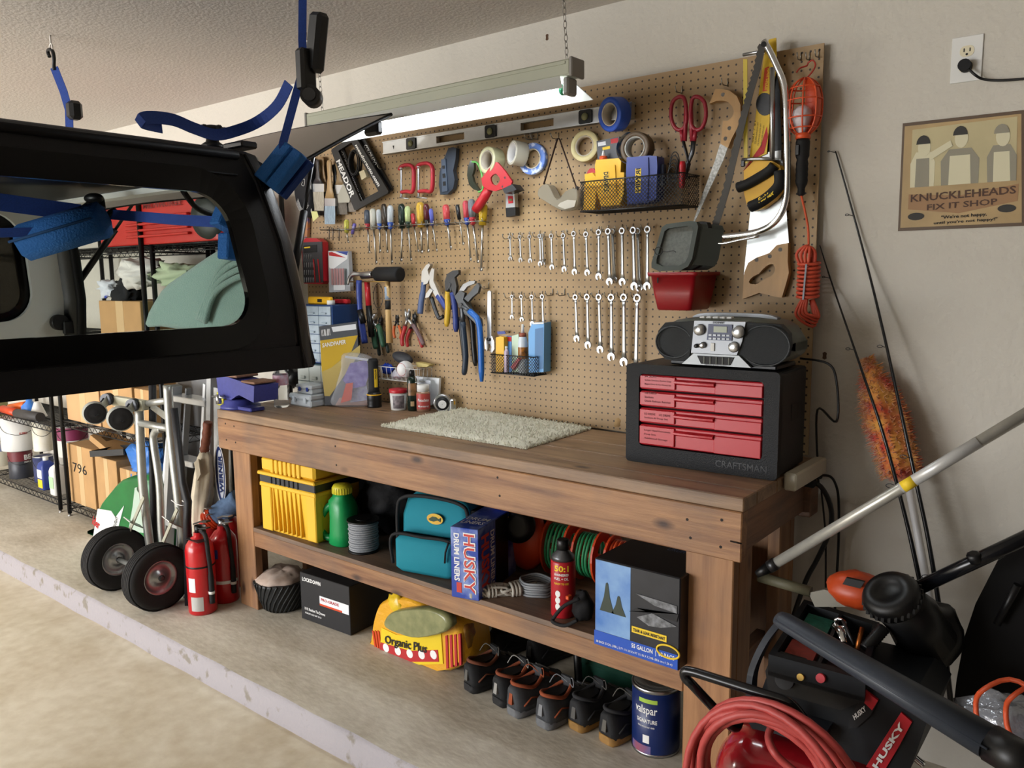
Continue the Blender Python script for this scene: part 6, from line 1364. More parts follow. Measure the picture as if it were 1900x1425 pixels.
# ---------------------------------------------------------------- tape rolls
def roll(label, c, r, ri, w_, ax, mm, core=None, tilt=0, group=None, name='tape_roll', extra=None):
    c = Vector(c); ax = Vector(ax).normalized(); t = thing(name, label, 'tape', c+Vector((0, 0, -r)), group)
    part('tape', MB().lathe([(ri, 0), (r*.985, 0), (r, w_*.05), (r, w_*.95), (r*.985, w_), (ri, w_), (ri, 0)], c, ax, 36, caps=False), mm, t)
    part('core', MB().lathe([(ri*.999, -.0003), (ri*.999, w_+.0003), (ri*.90, w_+.0003), (ri*.90, -.0003), (ri*.999, -.0003)], c, ax, 32, caps=False), core or mat('cardboard core', '#b9b0a0', .6), t)
    if extra: part(extra[0], MB().lathe([(r*extra[1], w_+.0006), (r*extra[2], w_+.0006)], c, ax, 36, caps=False), extra[3], t)
    return t
fw_ = Vector((.15, -1, .05))
P = Y(1150, 212, -.035); roll('roll of blue painters tape hanging over the right end of the level', P, .056, .038, .048, (-.28, -1, -.12), mat('blue painters tape', '#2450b4', .45))
P = Y(1090, 273, -.006); roll('cream masking tape roll left of the yellow boxes', P, .054, .036, .025, (.12, -1, .05), mat('cream masking tape', '#c9bd8c', .55))
P = Y(1188, 277, -.05); t = roll('brown edged duct tape roll standing in the large wire basket', P, .052, .036, .045, (.1, -1, .0), mat('dark brown tape', '#5a4a38', .5), mat('grey printed core', '#a7a7a2', .5))
part('wrapper', MB().lathe([(.0525, .0), (.0525, .05)], P+Vector((-.012, 0, 0)), (.1, -1, 0), 24, caps=False, a0=PI*.55, a1=PI*1.5), mat('blue and white wrapper', '#3f7fd0', .3, col2='#dfe4e8', vs_=40, thr=.5, sharp=.05), t)
P = Y(992, 296, -.005); t = roll('clear tape roll with a blue printed ring left of the goggles', P, .058, .037, .02, (.1, -1, .05), mat('pale blue ring print', '#5f82cc', .4, col2='#cbd6ee', vs_=45, thr=.55, sharp=.05), mat('clear tape amber', '#cfc7b0', .15))
P = Y(972, 287, -.03); t = roll('clear packing tape roll on its hook right of the tape gun', P, .045, .037, .05, (-.5, -1, .12), mat('clear wound tape', '#c2bfae', .12, coat=.5), mat('white core', '#d2d0cc', .5))
# tape gun
t = thing('tape_gun', 'red tape dispenser gun with a roll of clear tape', 'tape dispenser', Y(886, 394, -.06)); y = -.085
rp = roll('x', Y(922, 300, -.03), .05, .036, .05, (-.2, -1, .05), mat('wound clear tape', '#c9c79f', .15, coat=.4)); 
for ky in ('label', 'category'): del rp[ky]
rp.parent = t; rp.location = rp.location-t.location; rp.name = 'tape_roll'
out = [c2(*q) for q in ((1285, 815), (1300, 818), (1345, 870), (1392, 938), (1385, 960), (1330, 985), (1285, 1000), (1232, 990), (1205, 965), (1198, 920), (1240, 865))]
hol = [c2(*q) for q in ((1285, 890), (1292, 892), (1310, 910), (1316, 925), (1310, 945), (1298, 960), (1288, 965), (1268, 955), (1258, 935), (1256, 915), (1268, 898))]
part('side_plate', MB().ring(poly_px(out, y), poly_px(hol, y), (0, .008, 0)), m_red, t)
hp = [Y(*c2(*q), y+.015) for q in ((1245, 985), (1215, 1040), (1185, 1085), (1160, 1122))]
part('handle', MB().tube(hp, [.018, .019, .019, .017], 12), m_red, t)
part('cutter', MB().box(Y(*c2(1360, 985), y+.02), (.05, .05, .02), Matrix.Identity(4), .003) if False else MB().prism(poly_px([c2(*q) for q in ((1330, 985), (1392, 955), (1420, 990), (1345, 1015))], y), (0, .05, 0)), m_dsteel, t)
for q in ((1348, 915), (1332, 972)): part('rivet', MB().cyl(Y(*c2(*q), y-.001), Y(*c2(*q), y+.002), .004, n=10), m_steel, t)
flat('torpedo_level', 'small silver level with red window hanging below the tape gun', 'level', [c2(1350, 1005), c2(1405, 1010), c2(1412, 1150), c2(1355, 1160)], -.035, .022, m_alu, [('end_cap', [c2(1350, 1105), c2(1412, 1100), c2(1413, 1152), c2(1355, 1163)], .002, .026, m_black), ('window', [c2(1365, 1030), c2(1395, 1030), c2(1397, 1075), c2(1368, 1078)], .002, .004, m_red), ('vial', [c2(1372, 1048), c2(1390, 1048), c2(1391, 1060), c2(1373, 1061)], .004, .004, mat('olive vial', '#6b6c48', .2))])
# ---------------------------------------------------------------- c clamps, knife, goggles
def cclamp(label, x0, y0, x1, y1):
    t = thing('c_clamp', label, 'clamp', Y(*c2(x0, y1), -.03)); y = -.028
    w_ = x1-x0; p = [Y(*c2(x0+w_*a, y0+(y1-y0)*c), y) for a, c in ((.0, .16), (.15, .05), (.45, .0), (.8, .02), (.98, .15), (1.0, .4), (.98, .75), (.85, .9), (.55, .88), (.15, .9))]
    b = MB().tube(catmull(p, 4), .0105, 8, flat=.75); part('frame', b, mat('red clamp paint', '#ad2532', .4), t)
    s0, s1 = Y(*c2(x0+w_*.12, y0+(y1-y0)*.14), y), Y(*c2(x0+w_*.12, y0+(y1-y0)*1.08), y)
    part('screw', MB().tube([s0+(s1-s0)*i/24 for i in range(25)], [.0045+.001*(i % 2) for i in range(25)], 8), m_steel, t); part('pad', MB().cyl(s0, s0+Vector((0, 0, .008)), .009, n=14), m_steel, t)
    part('t_bar', MB().cyl(Y(*c2(x0+w_*.0, y1+(y1-y0)*.08), y-.01), Y(*c2(x0+w_*.65, y1+(y1-y0)*.12), y), .003, n=8), m_steel, t)
cclamp('left red c clamp below the long level', 683, 835, 773, 1025); cclamp('right red c clamp below the long level', 790, 825, 892, 1022)
flat('folding_knife', 'dark folding knife hanging right of the red clamps', 'knife', [c2(*q) for q in ((990, 730), (1015, 722), (1040, 730), (1035, 800), (1020, 870), (1030, 930), (1020, 985), (985, 1020), (940, 1022), (930, 960), (935, 880), (960, 800))], -.03, .02, mat('dark blue grey steel', '#39424f', .35, .5), [('blade', [c2(*q) for q in ((945, 800), (972, 795), (985, 1000), (950, 1005))], .004, .006, mat('slate steel', '#566274', .35, .6)), ('hole', [c2(*q) for q in ((952, 890), (968, 888), (970, 915), (955, 918))], .006, .004, m_black), ('hole', [c2(*q) for q in ((955, 940), (970, 938), (972, 965), (957, 967))], .006, .004, m_black), ('screw', [c2(*q) for q in ((950, 840), (966, 838), (968, 858), (953, 860))], .006, .004, m_black)])
t = thing('safety_glasses', 'dark safety glasses with a bright green strap left of the tape gun', 'glasses', Y(*c2(1150, 1000), -.03))
part('lens', plate_px(MB(), [c2(*q) for q in ((1130, 805), (1150, 815), (1152, 860), (1140, 900), (1150, 940), (1190, 1000), (1150, 990), (1120, 960), (1108, 900), (1112, 850))], -.035, .012), mat('smoked lens', '#35382f', .15), t)
part('strap', MB().tube(catmull([Y(*c2(*q), -.04) for q in ((1140, 815), (1170, 820), (1195, 870), (1208, 930), (1205, 990), (1180, 1005))], 5), .004, 6), mat('bright green strap', '#6fbf62', .5), t)
t = thing('safety_goggles', 'clear brown safety goggles hanging from a brown strap', 'goggles', Y(1050, 390, -.05)); y = -.06
m_gog = mat('brown tinted clear plastic', '#9b9484', .12, alpha=.72, coat=.6)
part('frame', pillow(MB(), [c4(*q) for q in ((420, 820), (470, 780), (510, 800), (575, 915), (650, 840), (720, 815), (745, 860), (735, 960), (640, 998), (570, 980), (470, 920), (415, 880))], y, .045, .06), m_gog, t)
part('lens', plate_px(MB(), [c4(*q) for q in ((580, 960), (600, 935), (660, 910), (730, 915), (715, 965), (640, 985))], y-.003, .004), mat('pale lens', '#b9b4a8', .1, coat=.8), t)
part('strap', MB().strap([Y(*c4(470, 785), -.05), Y(*c4(580, 420), -.03), Y(*c4(596, 420), -.03), Y(*c4(735, 820), -.05)], .012, (.3, -1, 0), .0025), mat('brown elastic', '#3b2a22', .85), t)
part('buckle', MB().box(Y(*c4(735, 825), -.052), (.012, .006, .02), bev=.002), m_black, t)
for lab, (x, y_) in (('wire hook holding the goggle strap', (590, 425)), ('left wire hook above the blue ringed tape roll', (380, 430)), ('right wire hook above the blue ringed tape roll', (425, 425))): hook(lab, *c4(x, y_))
hook('wire hook beside the red clamps and licence plate frames', *c2(597, 862)); hook('wire hook in the tin snip handles', *c5(322, 500)); hook('wire hook above the wooden saw handle', *c5(640, 450)); hook('wire hook holding the orange trouble light', *c5(1208, 270), L=.03); hook('wire hook at the top right corner of the pegboard', *c5(1272, 250), L=.03); hook('ring hook left of the trouble light hook', *c5(1148, 270), L=.03); hook('wire hook holding the adjustable wrench', *c3(1455, 455))
# ---------------------------------------------------------------- large wire basket and what is in it
def mesh_basket(label, tl, tr, bl, br, d, y=None):
    """diamond mesh basket hanging on the board; front corners in photo pixels at depth -d"""
    A, B, Cc, Dd = Y(*tl, -d), Y(*tr, -d), Y(*bl, -d), Y(*br, -d); x0, x1 = (A.x+Cc.x)/2, (B.x+Dd.x)/2; z1, z0 = (A.z+B.z)/2, (Cc.z+Dd.z)/2
    t = thing('wire_basket', label, 'basket', ((x0+x1)/2, -d/2, z0)); b = MB(); yb = -.008
    for z in (z0, z1): b.tube([(x0, -d, z), (x1, -d, z), (x1, yb, z), (x0, yb, z)], .0022, 6, True)
    part('rim', b, m_black, t)
    def panel(nm, o, ux, uz, w_, h, cell=.0125):
        b = MB(); n = int((w_+h)/cell)
        for i in range(n+1):
            for sg in (1, -1):
                s0 = i*cell-h*(1 if sg > 0 else 0); p0a, p1a = s0, s0+h*sg
                if sg < 0: p0a, p1a = i*cell, i*cell-h
                a0, a1 = max(0, min(w_, p0a)), max(0, min(w_, p1a))
                if abs(a1-a0) < 1e-4: continue
                zz0 = (a0-p0a)/(p1a-p0a)*h; zz1 = (a1-p0a)/(p1a-p0a)*h
                b.cyl(o+ux*a0+uz*zz0, o+ux*a1+uz*zz1, .0011, n=4, caps=False)
        part(nm, b, m_black, t)
    panel('mesh_front', Vector((x0, -d, z0)), Vector((1, 0, 0)), Vector((0, 0, 1)), x1-x0, z1-z0)
    panel('mesh_side', Vector((x1, -d, z0)), Vector((0, 1, 0)), Vector((0, 0, 1)), d+yb, z1-z0); panel('mesh_side', Vector((x0, -d, z0)), Vector((0, 1, 0)), Vector((0, 0, 1)), d+yb, z1-z0)
    panel('mesh_bottom', Vector((x0, -d, z0)), Vector((1, 0, 0)), Vector((0, 1, 0)), x1-x0, d+yb)
    return x0, x1, z0, z1
bx0, bx1, bz0, bz1 = mesh_basket('large black wire basket on the pegboard full of boxes and tape', (1075, 339), (1267, 319), (1078, 395), (1266, 378), .125)
def case_(label, pts, y, t_, mm, word, tcol, back, inner, name='bit_case'):
    t = thing(name, label, 'case', Vector((poly_px(pts, y)[0].x+.03, y+t_/2, bz0+.003)))
    part('case', MB().prism([Vector((p.x, p.y, max(p.z, bz0+.003))) for p in poly_px(pts, y)], (0, t_, 0)), mm, t)
    part('raised_lid', MB().prism([Vector((p.x, p.y, max(p.z, bz0+.003))) for p in poly_px(inner, y-.004)], (0, .006, 0)), mm, t)
    part('label', plate_px(MB(), back, y-.005, .002), tcol[1], t)
    a, b_, c_ = back[0], back[1], back[2]; A, B, D_ = Y(*a, y-.0058), Y(*b_, y-.0058), Y(*back[3], y-.0058)
    part('lettering', text_flat(MB(), word, B+(A-B)*.1, (Y(*c_, y-.0058)-B)*.96, (A-B)*.8, .0006, .03), tcol[0], t)
case_('yellow bit case with black lettering in the large wire basket', [c4(*q) for q in ((888, 590), (1075, 575), (1090, 600), (1085, 690), (1115, 690), (1110, 860), (1080, 950), (930, 965), (890, 830), (880, 640))], -.10, .045, m_yellow, 'DEWALT', (m_blacktext, mat('gold label', '#d9b23a', .4)), [c4(945, 690), c4(990, 683), c4(995, 850), c4(950, 858)], [c4(*q) for q in ((915, 640), (1040, 630), (1055, 880), (930, 890))])
case_('blue bit case with yellow label in the large wire basket', [c4(*q) for q in ((1135, 570), (1320, 555), (1375, 560), (1380, 640), (1372, 900), (1300, 935), (1140, 945), (1128, 700))], -.10, .05, m_blue, 'IRWIN', (m_blacktext, m_yeltext), [c4(1205, 660), c4(1250, 655), c4(1245, 850), c4(1200, 856)], [c4(*q) for q in ((1150, 585), (1305, 570), (1310, 680), (1300, 920), (1150, 930), (1140, 690))])
flat('bit_case', 'narrow yellow case at the left end of the large wire basket', 'case', [c4(*q) for q in ((798, 705), (860, 692), (895, 740), (880, 985), (785, 990), (800, 760))], -.10, .04, m_yellow)
flat('tape_reel', 'red round reel behind the narrow yellow case', 'reel', [c4(855+45*math.cos(a*PI/8), 735+80*math.sin(a*PI/8)) for a in range(16)], -.05, .02, m_red)
flat('package_card', 'black and yellow package card behind the yellow bit case', 'package', [c4(*q) for q in ((893, 440), (1075, 403), (1085, 570), (905, 640))], -.04, .01, mat('black card print', '#26262a', .4), [('white_print', [c4(*q) for q in ((903, 452), (965, 440), (968, 470), (906, 482))], .001, .002, m_paper), ('yellow_print', [c4(*q) for q in ((940, 490), (1000, 478), (1002, 500), (942, 512))], .001, .002, m_yeltext), ('red_print', [c4(*q) for q in ((1005, 425), (1065, 412), (1068, 450), (1008, 460))], .001, .002, m_redtext)])
P = Y(*c4(948, 600), -.06); t = thing('glue_bottle', 'small bottle with white nozzle and orange cap in the large wire basket', 'bottle', P); part('bottle', MB().lathe([(.018, -.06), (.018, 0)], P, n=16), mat('cream bottle', '#cfc6a8', .4), t); part('cap', MB().lathe([(.015, 0), (.013, .016)], P, n=16), mat('orange plastic', '#d2701f', .45), t); part('nozzle', MB().lathe([(.007, .016), (.003, .035)], P, n=12), m_white, t)
P = Y(*c4(1510, 600), -.07); b = MB()
for i in range(5): b.tube([P+Vector((.016*math.cos(a*PI/8), -.004*i+.008, .03*math.sin(a*PI/8)-.012*i)) for a in range(16)], .0018, 5, True)
single('cable_coil', 'tangled black and clear cable at the right end of the large wire basket', 'cable', b, m_black)
P = Y(*c4(1420, 690), -.07); single('small_block', 'small navy block in the large wire basket beside the blue case', 'block', MB().box(P+Vector((0, 0, -.01)), (.02, .02, .07), bev=.002), mat('navy plastic', '#1f2a44', .5))
P = Y(*c4(1580, 690), -.06); single('nut_driver', 'red handled driver at the right end of the large wire basket', 'screwdriver', MB().lathe([(.006, -.05), (.01, -.04), (.011, .02), (.008, .034)], P, n=12), m_red)
P = Y(*c4(810, 830), -.115); b = MB()
for i in range(4): b.tube([P+Vector((.025*math.cos(a*PI/8), .003*i, .018*math.sin(a*PI/8)-.006*i)) for a in range(16)], .002, 5, True)
# ---------------------------------------------------------------- tin snips and saws
t = thing('tin_snips', 'tin snips with long red handles hanging right of the large basket', 'snips', Y(1272, 332, -.04)); m_sn = mat('dark red dipped handle', '#8e1c2c', .4)
for cx, s in ((1261, -1), (1294, 1)):
    lp_ = catmull([Y(*q, -.035) for q in ((cx+s*2, 180), (cx+s*13, 190), (cx+s*16, 215), (cx+s*9, 236), (cx-s*3, 241), (cx-s*12, 228), (cx-s*12, 200), (cx-s*8, 182))], 4, True)
    part('handle', MB().tube(lp_, .0065, 8, True).tube([Y(cx-s*3, 241, -.035), Y(cx-s*6, 262, -.035)], .007, 8).tube([Y(cx-s*12, 200, -.033), Y(cx-s*10, 262, -.035)], .007, 8), m_sn, t)
    part('blade', MB().tube([Y(cx-s*7, 262, -.035), Y(1279+s*5, 285, -.035), Y(1277-s*2, 305, -.035), Y(1273, 332, -.035)], [.009, .008, .008, .002], 8, flat=.5), m_dsteel, t)
t = thing('keyhole_saw', 'wooden handled keyhole saw hanging left of the bow saw blade', 'saw', Y(1287, 415, -.03)); m_hw = mat('pale beech handle', '#a98350', .45, var=.15, vs_=12, stretch=(3, 3, .6))
part('handle', plate_px(MB(), [c5(*q) for q in ((552, 468), (600, 470), (650, 480), (702, 520), (727, 580), (728, 670), (705, 740), (665, 815), (640, 880), (590, 852), (595, 790), (605, 690), (640, 690), (672, 660), (682, 625), (670, 590), (640, 560), (605, 550), (560, 552), (510, 572))], -.04, .022), m_hw, t)
part('blade', plate_px(MB(), [c5(*q) for q in ((585, 850), (640, 872), (610, 960), (520, 1150), (440, 1330), (402, 1408), (396, 1400), (470, 1180), (545, 980))], -.03, .002), mat('pitted saw blade', '#8b8a86', .45, .7, var=.6, vs_=120), t)
for x, y_ in ((605, 508), (650, 742), (623, 815)): part('rivet', MB().cyl(Y(*c5(x, y_), -.042), Y(*c5(x, y_), -.039), .006, n=12), m_steel, t)
# wooden handled handsaw with a yellow sleeve, and the yellow black handled saw in front of it
t = thing('handsaw', 'large handsaw with a wooden handle at its lower end', 'saw', Y(1420, 552, -.03)); m_blade = mat('bright saw blade', '#a9acac', .3, .9)
part('blade', plate_px(MB(), [(1380, 510), (1392, 392), (1402, 290), (1426, 78), (1438, 74), (1452, 300), (1464, 455)], -.022, .0015), m_blade, t)
part('handle', ring_px(MB(), [c7(*q) for q in ((715, 345), (735, 295), (778, 268), (842, 246), (880, 205), (938, 194), (936, 290), (942, 345), (928, 400), (906, 472), (882, 470), (790, 448), (705, 480))], [c7(*q) for q in ((738, 385), (760, 365), (790, 350), (812, 325), (840, 302), (862, 302), (872, 320), (870, 345), (855, 362), (830, 372), (800, 390), (775, 405), (745, 402), (738, 395))], -.03, .022), m_hw, t)
for x, y_ in ((778, 280), (845, 262), (898, 228)): part('rivet', MB().cyl(Y(*c7(x, y_), -.032), Y(*c7(x, y_), -.02), .006, n=12), m_steel, t)
t = thing('handsaw', 'saw with black and yellow grip pointing up the right side of the pegboard', 'saw', Y(1410, 392, -.05))
part('blade', plate_px(MB(), [c5(*q) for q in ((820, 960), (975, 330), (1000, 480), (1015, 905), (960, 960))], -.042, .0015), mat('black coated blade', '#1d1f22', .35, .4), t)
part('grip', plate_px(MB(), [c5(*q) for q in ((750, 1040), (830, 960), (935, 965), (1000, 1000), (1025, 1090), (1012, 1170), (960, 1240), (880, 1300), (805, 1318), (770, 1270), (752, 1195))], -.06, .03), m_yellow, t)
part('rubber_grip', MB().tube(catmull([Y(*c5(*q), -.065) for q in ((710, 1155), (770, 1135), (860, 1085), (930, 1040), (965, 1000))], 4), [.02]*17, 10, flat=.8), m_rubber, t)
part('rubber_grip', MB().tube(catmull([Y(*c5(*q), -.065) for q in ((795, 1290), (870, 1255), (950, 1195), (1000, 1130), (1000, 1040))], 4), [.021]*17, 10, flat=.8), m_rubber, t)
A = Y(*c5(855, 1265), -.084); part('lettering', text_flat(MB(), 'FatMax', A, Y(*c5(960, 1205), -.084)-A, Vector((-.002, 0, .016)), .001, .03), m_yeltext, t)
part('heel_plate', plate_px(MB(), [c5(*q) for q in ((752, 1030), (870, 915), (1010, 895), (1008, 965), (900, 962), (790, 1020))], -.045, .004), m_blade, t)
flat('saw_sleeve', 'yellow and red printed cardboard saw sleeve behind the hacksaw', 'saw sleeve', [c5(*q) for q in ((745, 1040), (785, 980), (835, 640), (890, 240), (925, 125), (975, 112), (980, 300), (940, 560), (910, 920), (820, 960))], -.05, .003, mat('yellow card print', '#d9b21f', .45), [('red_stripe', [c5(*q) for q in ((745, 1040), (800, 960), (870, 860), (910, 730), (918, 800), (890, 915), (820, 960))], .001, .002, m_redtext), ('picture', [c5(895+60*math.cos(a*PI/10), 575+80*math.sin(a*PI/10)) for a in range(20)], .001, .002, mat('dark sleeve picture', '#2a2c30', .4)), ('label', [c5(*q) for q in ((895, 325), (925, 312), (912, 480), (880, 488))], .001, .002, mat('orange red print', '#cf4a20', .45))])
b = MB(); A, B = Y(*c5(918, 325), -.0515), Y(*c5(895, 475), -.0515); text_flat(b, 'BLACK+DECKER', A, B-A, Y(*c5(945, 330), -.0515)-A, .0012, .02)
t2 = bpy.data.objects['saw_sleeve']; part('lettering', b, m_yeltext, t2)
b = MB()
for i in range(4): 
    A, B = Y(*c5(825+20*i, 690+10*i), -.0515), Y(*c5(805+20*i, 840+12*i), -.0515); text_flat(b, 'cuts wood and metal fast' if i else '15 / 380', A, B-A, Y(*c5(836+20*i, 692+10*i), -.0515)-A, .0012, .0)
part('lettering', b, m_blacktext, t2)
t = thing('hacksaw', 'hacksaw with a yellow blade in front of the yellow saw sleeve', 'hacksaw', Y(1400, 300, -.06)); y = -.07
part('blade', plate_px(MB(), [c5(746, 262), c5(774, 262), c5(776, 985), c5(750, 985)], y, .002), mat('yellow hacksaw blade', '#c7b03a', .4), t)
part('frame', MB().tube([Y(*c5(745, 232), y), Y(*c5(850, 212), y), Y(*c5(900, 205), y)], .005, 8).tube([Y(*c5(948, 320), y-.004), Y(*c5(948, 960), y-.004)], .008, 4).tube([Y(*c5(948, 955), y-.004), Y(*c5(860, 955), y), Y(*c5(740, 962), y)], .0055, 8), m_steel, t)
part('wing_nut', MB().box(Y(*c5(745, 985), y), (.012, .008, .022), bev=.003), m_dsteel, t)
t = thing('bow_saw', 'chrome tubed bow saw with a long toothed blade on the right of the pegboard', 'saw', Y(1326, 440, -.09)); y = -.085
tb = catmull([Y(u, v, y) for u, v in ((1417, 76), (1428, 95), (1441, 122), (1453, 150), (1458, 185), (1460, 240), (1461, 320), (1459, 365), (1450, 395), (1432, 417), (1405, 430), (1370, 436), (1326, 440))], 5)
part('frame', MB().tube(tb, .0095, 12), m_chrome, t)
bl = [(1414, 82), (1404, 130), (1392, 170), (1380, 215), (1362, 290), (1348, 350), (1333, 400), (1322, 432)]
lf = [Y(u-5, v-1, y) for u, v in bl]; rt_ = [Y(u+6, v+2, y) for u, v in bl]
teeth = []
for i in range(len(lf)-1):
    for j in range(8):
        p = lf[i]+(lf[i+1]-lf[i])*(j/8); teeth.append(p+(Vector((-.0045, 0, 0)) if j % 2 else Vector((0, 0, 0))))
part('blade', MB().prism(teeth+rt_[::-1], (0, .0015, 0)), mat('dark toothed blade', '#3a3733', .5, .6), t)
part('tension_lever', MB().tube(catmull([Y(u, v, y-.012) for u, v in ((1322, 436), (1335, 452), (1370, 446), (1408, 438))], 4), [.009]*6+[.007]*7, 8, flat=.6), m_chrome, t)
part('clamp_bolt', MB().cyl(Y(1417, 82, y-.014), Y(1417, 82, y+.01), .008, n=12), m_dsteel, t)
# ---------------------------------------------------------------- trouble light and its cord
m_tl = mat('orange lamp guard', '#d4522a', .4); P = Y(1492, 203, -.06); k = mpp(P)
t = thing('trouble_light', 'orange caged trouble light hanging at the right edge of the pegboard', 'work light', Y(1495, 363, -.06)); R = 32*k; Hh = 100*k; x_, z0_ = P.x, Y(1492, 250, -.06).z
prof_ = [(.35, 0.0), (.75, .12), (.98, .30), (1.0, .62), (.82, .84), (.45, .97), (.12, 1.02)]
cg = MB()
for a in range(8):
    q = 2*PI*a/8+.2; cg.tube(catmull([Vector((x_+R*r_*math.cos(q), -.06+R*.85*r_*math.sin(q), z0_+Hh*h_)) for r_, h_ in prof_], 3), .0024, 6)
for h_, r_ in ((.12, .75), (.30, .98), (.62, 1.0), (.84, .82)): cg.tube([Vector((x_+R*r_*math.cos(a*PI/12), -.06+R*.85*r_*math.sin(a*PI/12), z0_+Hh*h_)) for a in range(24)], .0022, 6, True)
part('cage', cg, m_tl, t)
part('reflector_shield', MB().lathe([(R*r_*.96, Hh*h_) for r_, h_ in prof_], (x_, -.06, z0_), n=16, caps=False, a0=-.55, a1=1.75, sy=.85), m_tl, t)
part('bulb', MB().lathe([(.012, -.01), (.013, .01), (.022, .03), (.029, .05), (.026, .068), (.014, .08), (.001, .083)], (x_-.004, -.062, z0_), n=20, caps=False), mat('frosted bulb glass', '#cfc8cc', .35), t)
part('collar', MB().cyl((x_, -.06, z0_-.012), (x_, -.06, z0_+.004), R*.42, n=20), m_tl, t)
hkp = catmull([Vector((x_+.0, -.055, z0_+Hh*1.0)), Y(1508, 132, -.05), Y(1513, 120, -.045), Y(1508, 112, -.04), Y(1500, 116, -.035), Y(1497, 122, -.04), Y(1485, 126, -.05), Y(1478, 134, -.06)], 4); part('hook', MB().tube(hkp, .0024, 6), mat('red wire hook', '#a8352a', .4), t)
zb_ = Y(1495, 363, -.06).z
hl = z0_-.012-zb_
part('handle', MB().lathe([(.006, 0), (.011, .004), (.010, .02), (.013, hl*.18)]+[(.0165+.0012*(i % 2), hl*(.22+.05*i)) for i in range(8)]+[(.015, hl*.64), (.019, hl*.7), (.020, hl*.95), (.017, hl)], (x_, -.06, zb_), n=18), m_rubber, t)
part('switch', MB().box((x_-.008, -.08, zb_+hl*.8), (.012, .008, .03), bev=.003), m_black, t)
part('cord', MB().tube(catmull([Vector((x_, -.06, zb_+.005)), Y(1499, 420, -.055), Y(1500, 470, -.05)], 4), .0035, 6), m_orc, t)
t = thing('cable_hank', 'hank of orange cord hanging at the lower right edge of the pegboard', 'extension cord', Y(1500, 602, -.05)); m_h = mat('salmon cord', '#c2482e', .5)
b = MB()
for i in range(9):
    z = Y(1500, 489+7.6*i, -.05).z; b.tube([Vector((Y(1500, 520, -.05).x+.030*math.cos(a*PI/8), -.05+.026*math.sin(a*PI/8), z+.003*math.sin(a*PI/8))) for a in range(16)], .0048, 6, True)
part('wraps', b, m_h, t)
b = MB(); b2 = MB()
for i in range(4):
    du = -12+8*i; b.tube(catmull([Y(1494+du*.4, 500, -.06), Y(1490+du, 472, -.065), Y(1500+du*.3, 456+i, -.06), Y(1508+du*.4, 470, -.05), Y(1508+du*.2, 500, -.045)], 4), .0048, 6)
    b2.tube(catmull([Y(1494+du*.3, 552, -.06), Y(1486+du*.8, 580, -.065), Y(1500+du, 596-i*3, -.06), Y(1516+du*.3, 604-6*i, -.05), Y(1506+du*.2, 556, -.045)], 4), .0048, 6)
part('loop', b, m_h, t); part('loop', b2, m_h, t); part('tie', MB().strap([Y(1496, 490, -.085), Y(1490, 556, -.085)], .005, (1, 0, 0), .002), m_dsteel, t)
part('plug', MB().box(Y(1500, 595, -.035), (.016, .02, .03), bev=.004), m_black, t)
# ---------------------------------------------------------------- red bin with filter
d_ = .185; xl2, xr2 = Y(1201, 508, -d_).x, Y(1291, 505, -d_).x; zt2 = Y(1245, 505, -d_).z; zb2 = Y(1250, 576, -d_+.02).z
t = thing('storage_bin', 'red plastic bin hanging on the pegboard above the stereo', 'bin', ((xl2+xr2)/2, -d_/2, zb2))
def binring(z, e, e2=0): return [Vector(((xl2+xr2)/2+p[0], -d_/2-.004+p[1], z)) for p in rrect(xr2-xl2-2*e, d_-.01-2*e2, .012)]
m_bin = mat('deep red plastic', '#96121c', .3)
part('shell', MB().loft([binring(zb2, .028, .02), binring(zb2+.004, .024, .016), binring(zb2+(zt2-zb2)*.45, .014, .01), binring(zt2-.012, .006, .004), binring(zt2-.012, -.002, -.002), binring(zt2, -.004, -.003), binring(zt2, .004, .004), binring(zt2-.02, .008, .006), binring(zb2+.01, .028, .02)]), m_bin, t)
part('slot_mark', MB().box(((xl2+xr2)/2-.045, -d_-.0015, zt2-.025), (.004, .003, .016)), m_blacktext, t)
t = thing('dust_filter', 'grey square dust filter cup tilted in the red bin', 'filter', Vector(((xl2+xr2)/2, -.1, zt2-.02)))
fo = [(1220, 421), (1228, 415), (1272, 409), (1284, 411), (1288, 420), (1282, 480), (1276, 494), (1262, 502), (1222, 503), (1208, 497), (1207, 488)]
ctr = (1247, 457); inn = [(ctr[0]+(u-ctr[0])*.78, ctr[1]+(v-ctr[1])*.80) for u, v in fo]
P0 = [q+Vector((0, 0, 0)) for q in poly_px(fo, -.19)]; P1_ = poly_px(inn, -.19)
def tl(q): q = Vector(q); f = (q.z-zt2)/.15; return q+Vector((0, .03*f, 0))
m_fil = mat('grey felt rim', '#4b504c', .8)
part('rim', MB().ring([tl(p) for p in P0], [tl(p) for p in P1_], (0, .02, 0)), m_fil, t)
part('filter_pad', MB().prism([tl(p)+Vector((0, .012, 0)) for p in P1_], (0, .02, 0)), mat('dusty grey pad', '#6d706c', .95, var=.2, vs_=120), t)
part('cup', MB().prism([tl(p)+Vector((.012, .02, -.0)) for p in poly_px([(ctr[0]+(u-ctr[0])*.92, ctr[1]+(v-ctr[1])*.92) for u, v in fo], -.19)], (.045, .055, -.005)), m_fil, t)
part('cup_edge', MB().prism([tl(p)+Vector((.018, .035, 0)) for p in poly_px([(ctr[0]+(u-ctr[0])*.99, ctr[1]+(v-ctr[1])*.99) for u, v in fo], -.19)], (.008, .01, 0)), m_black, t)
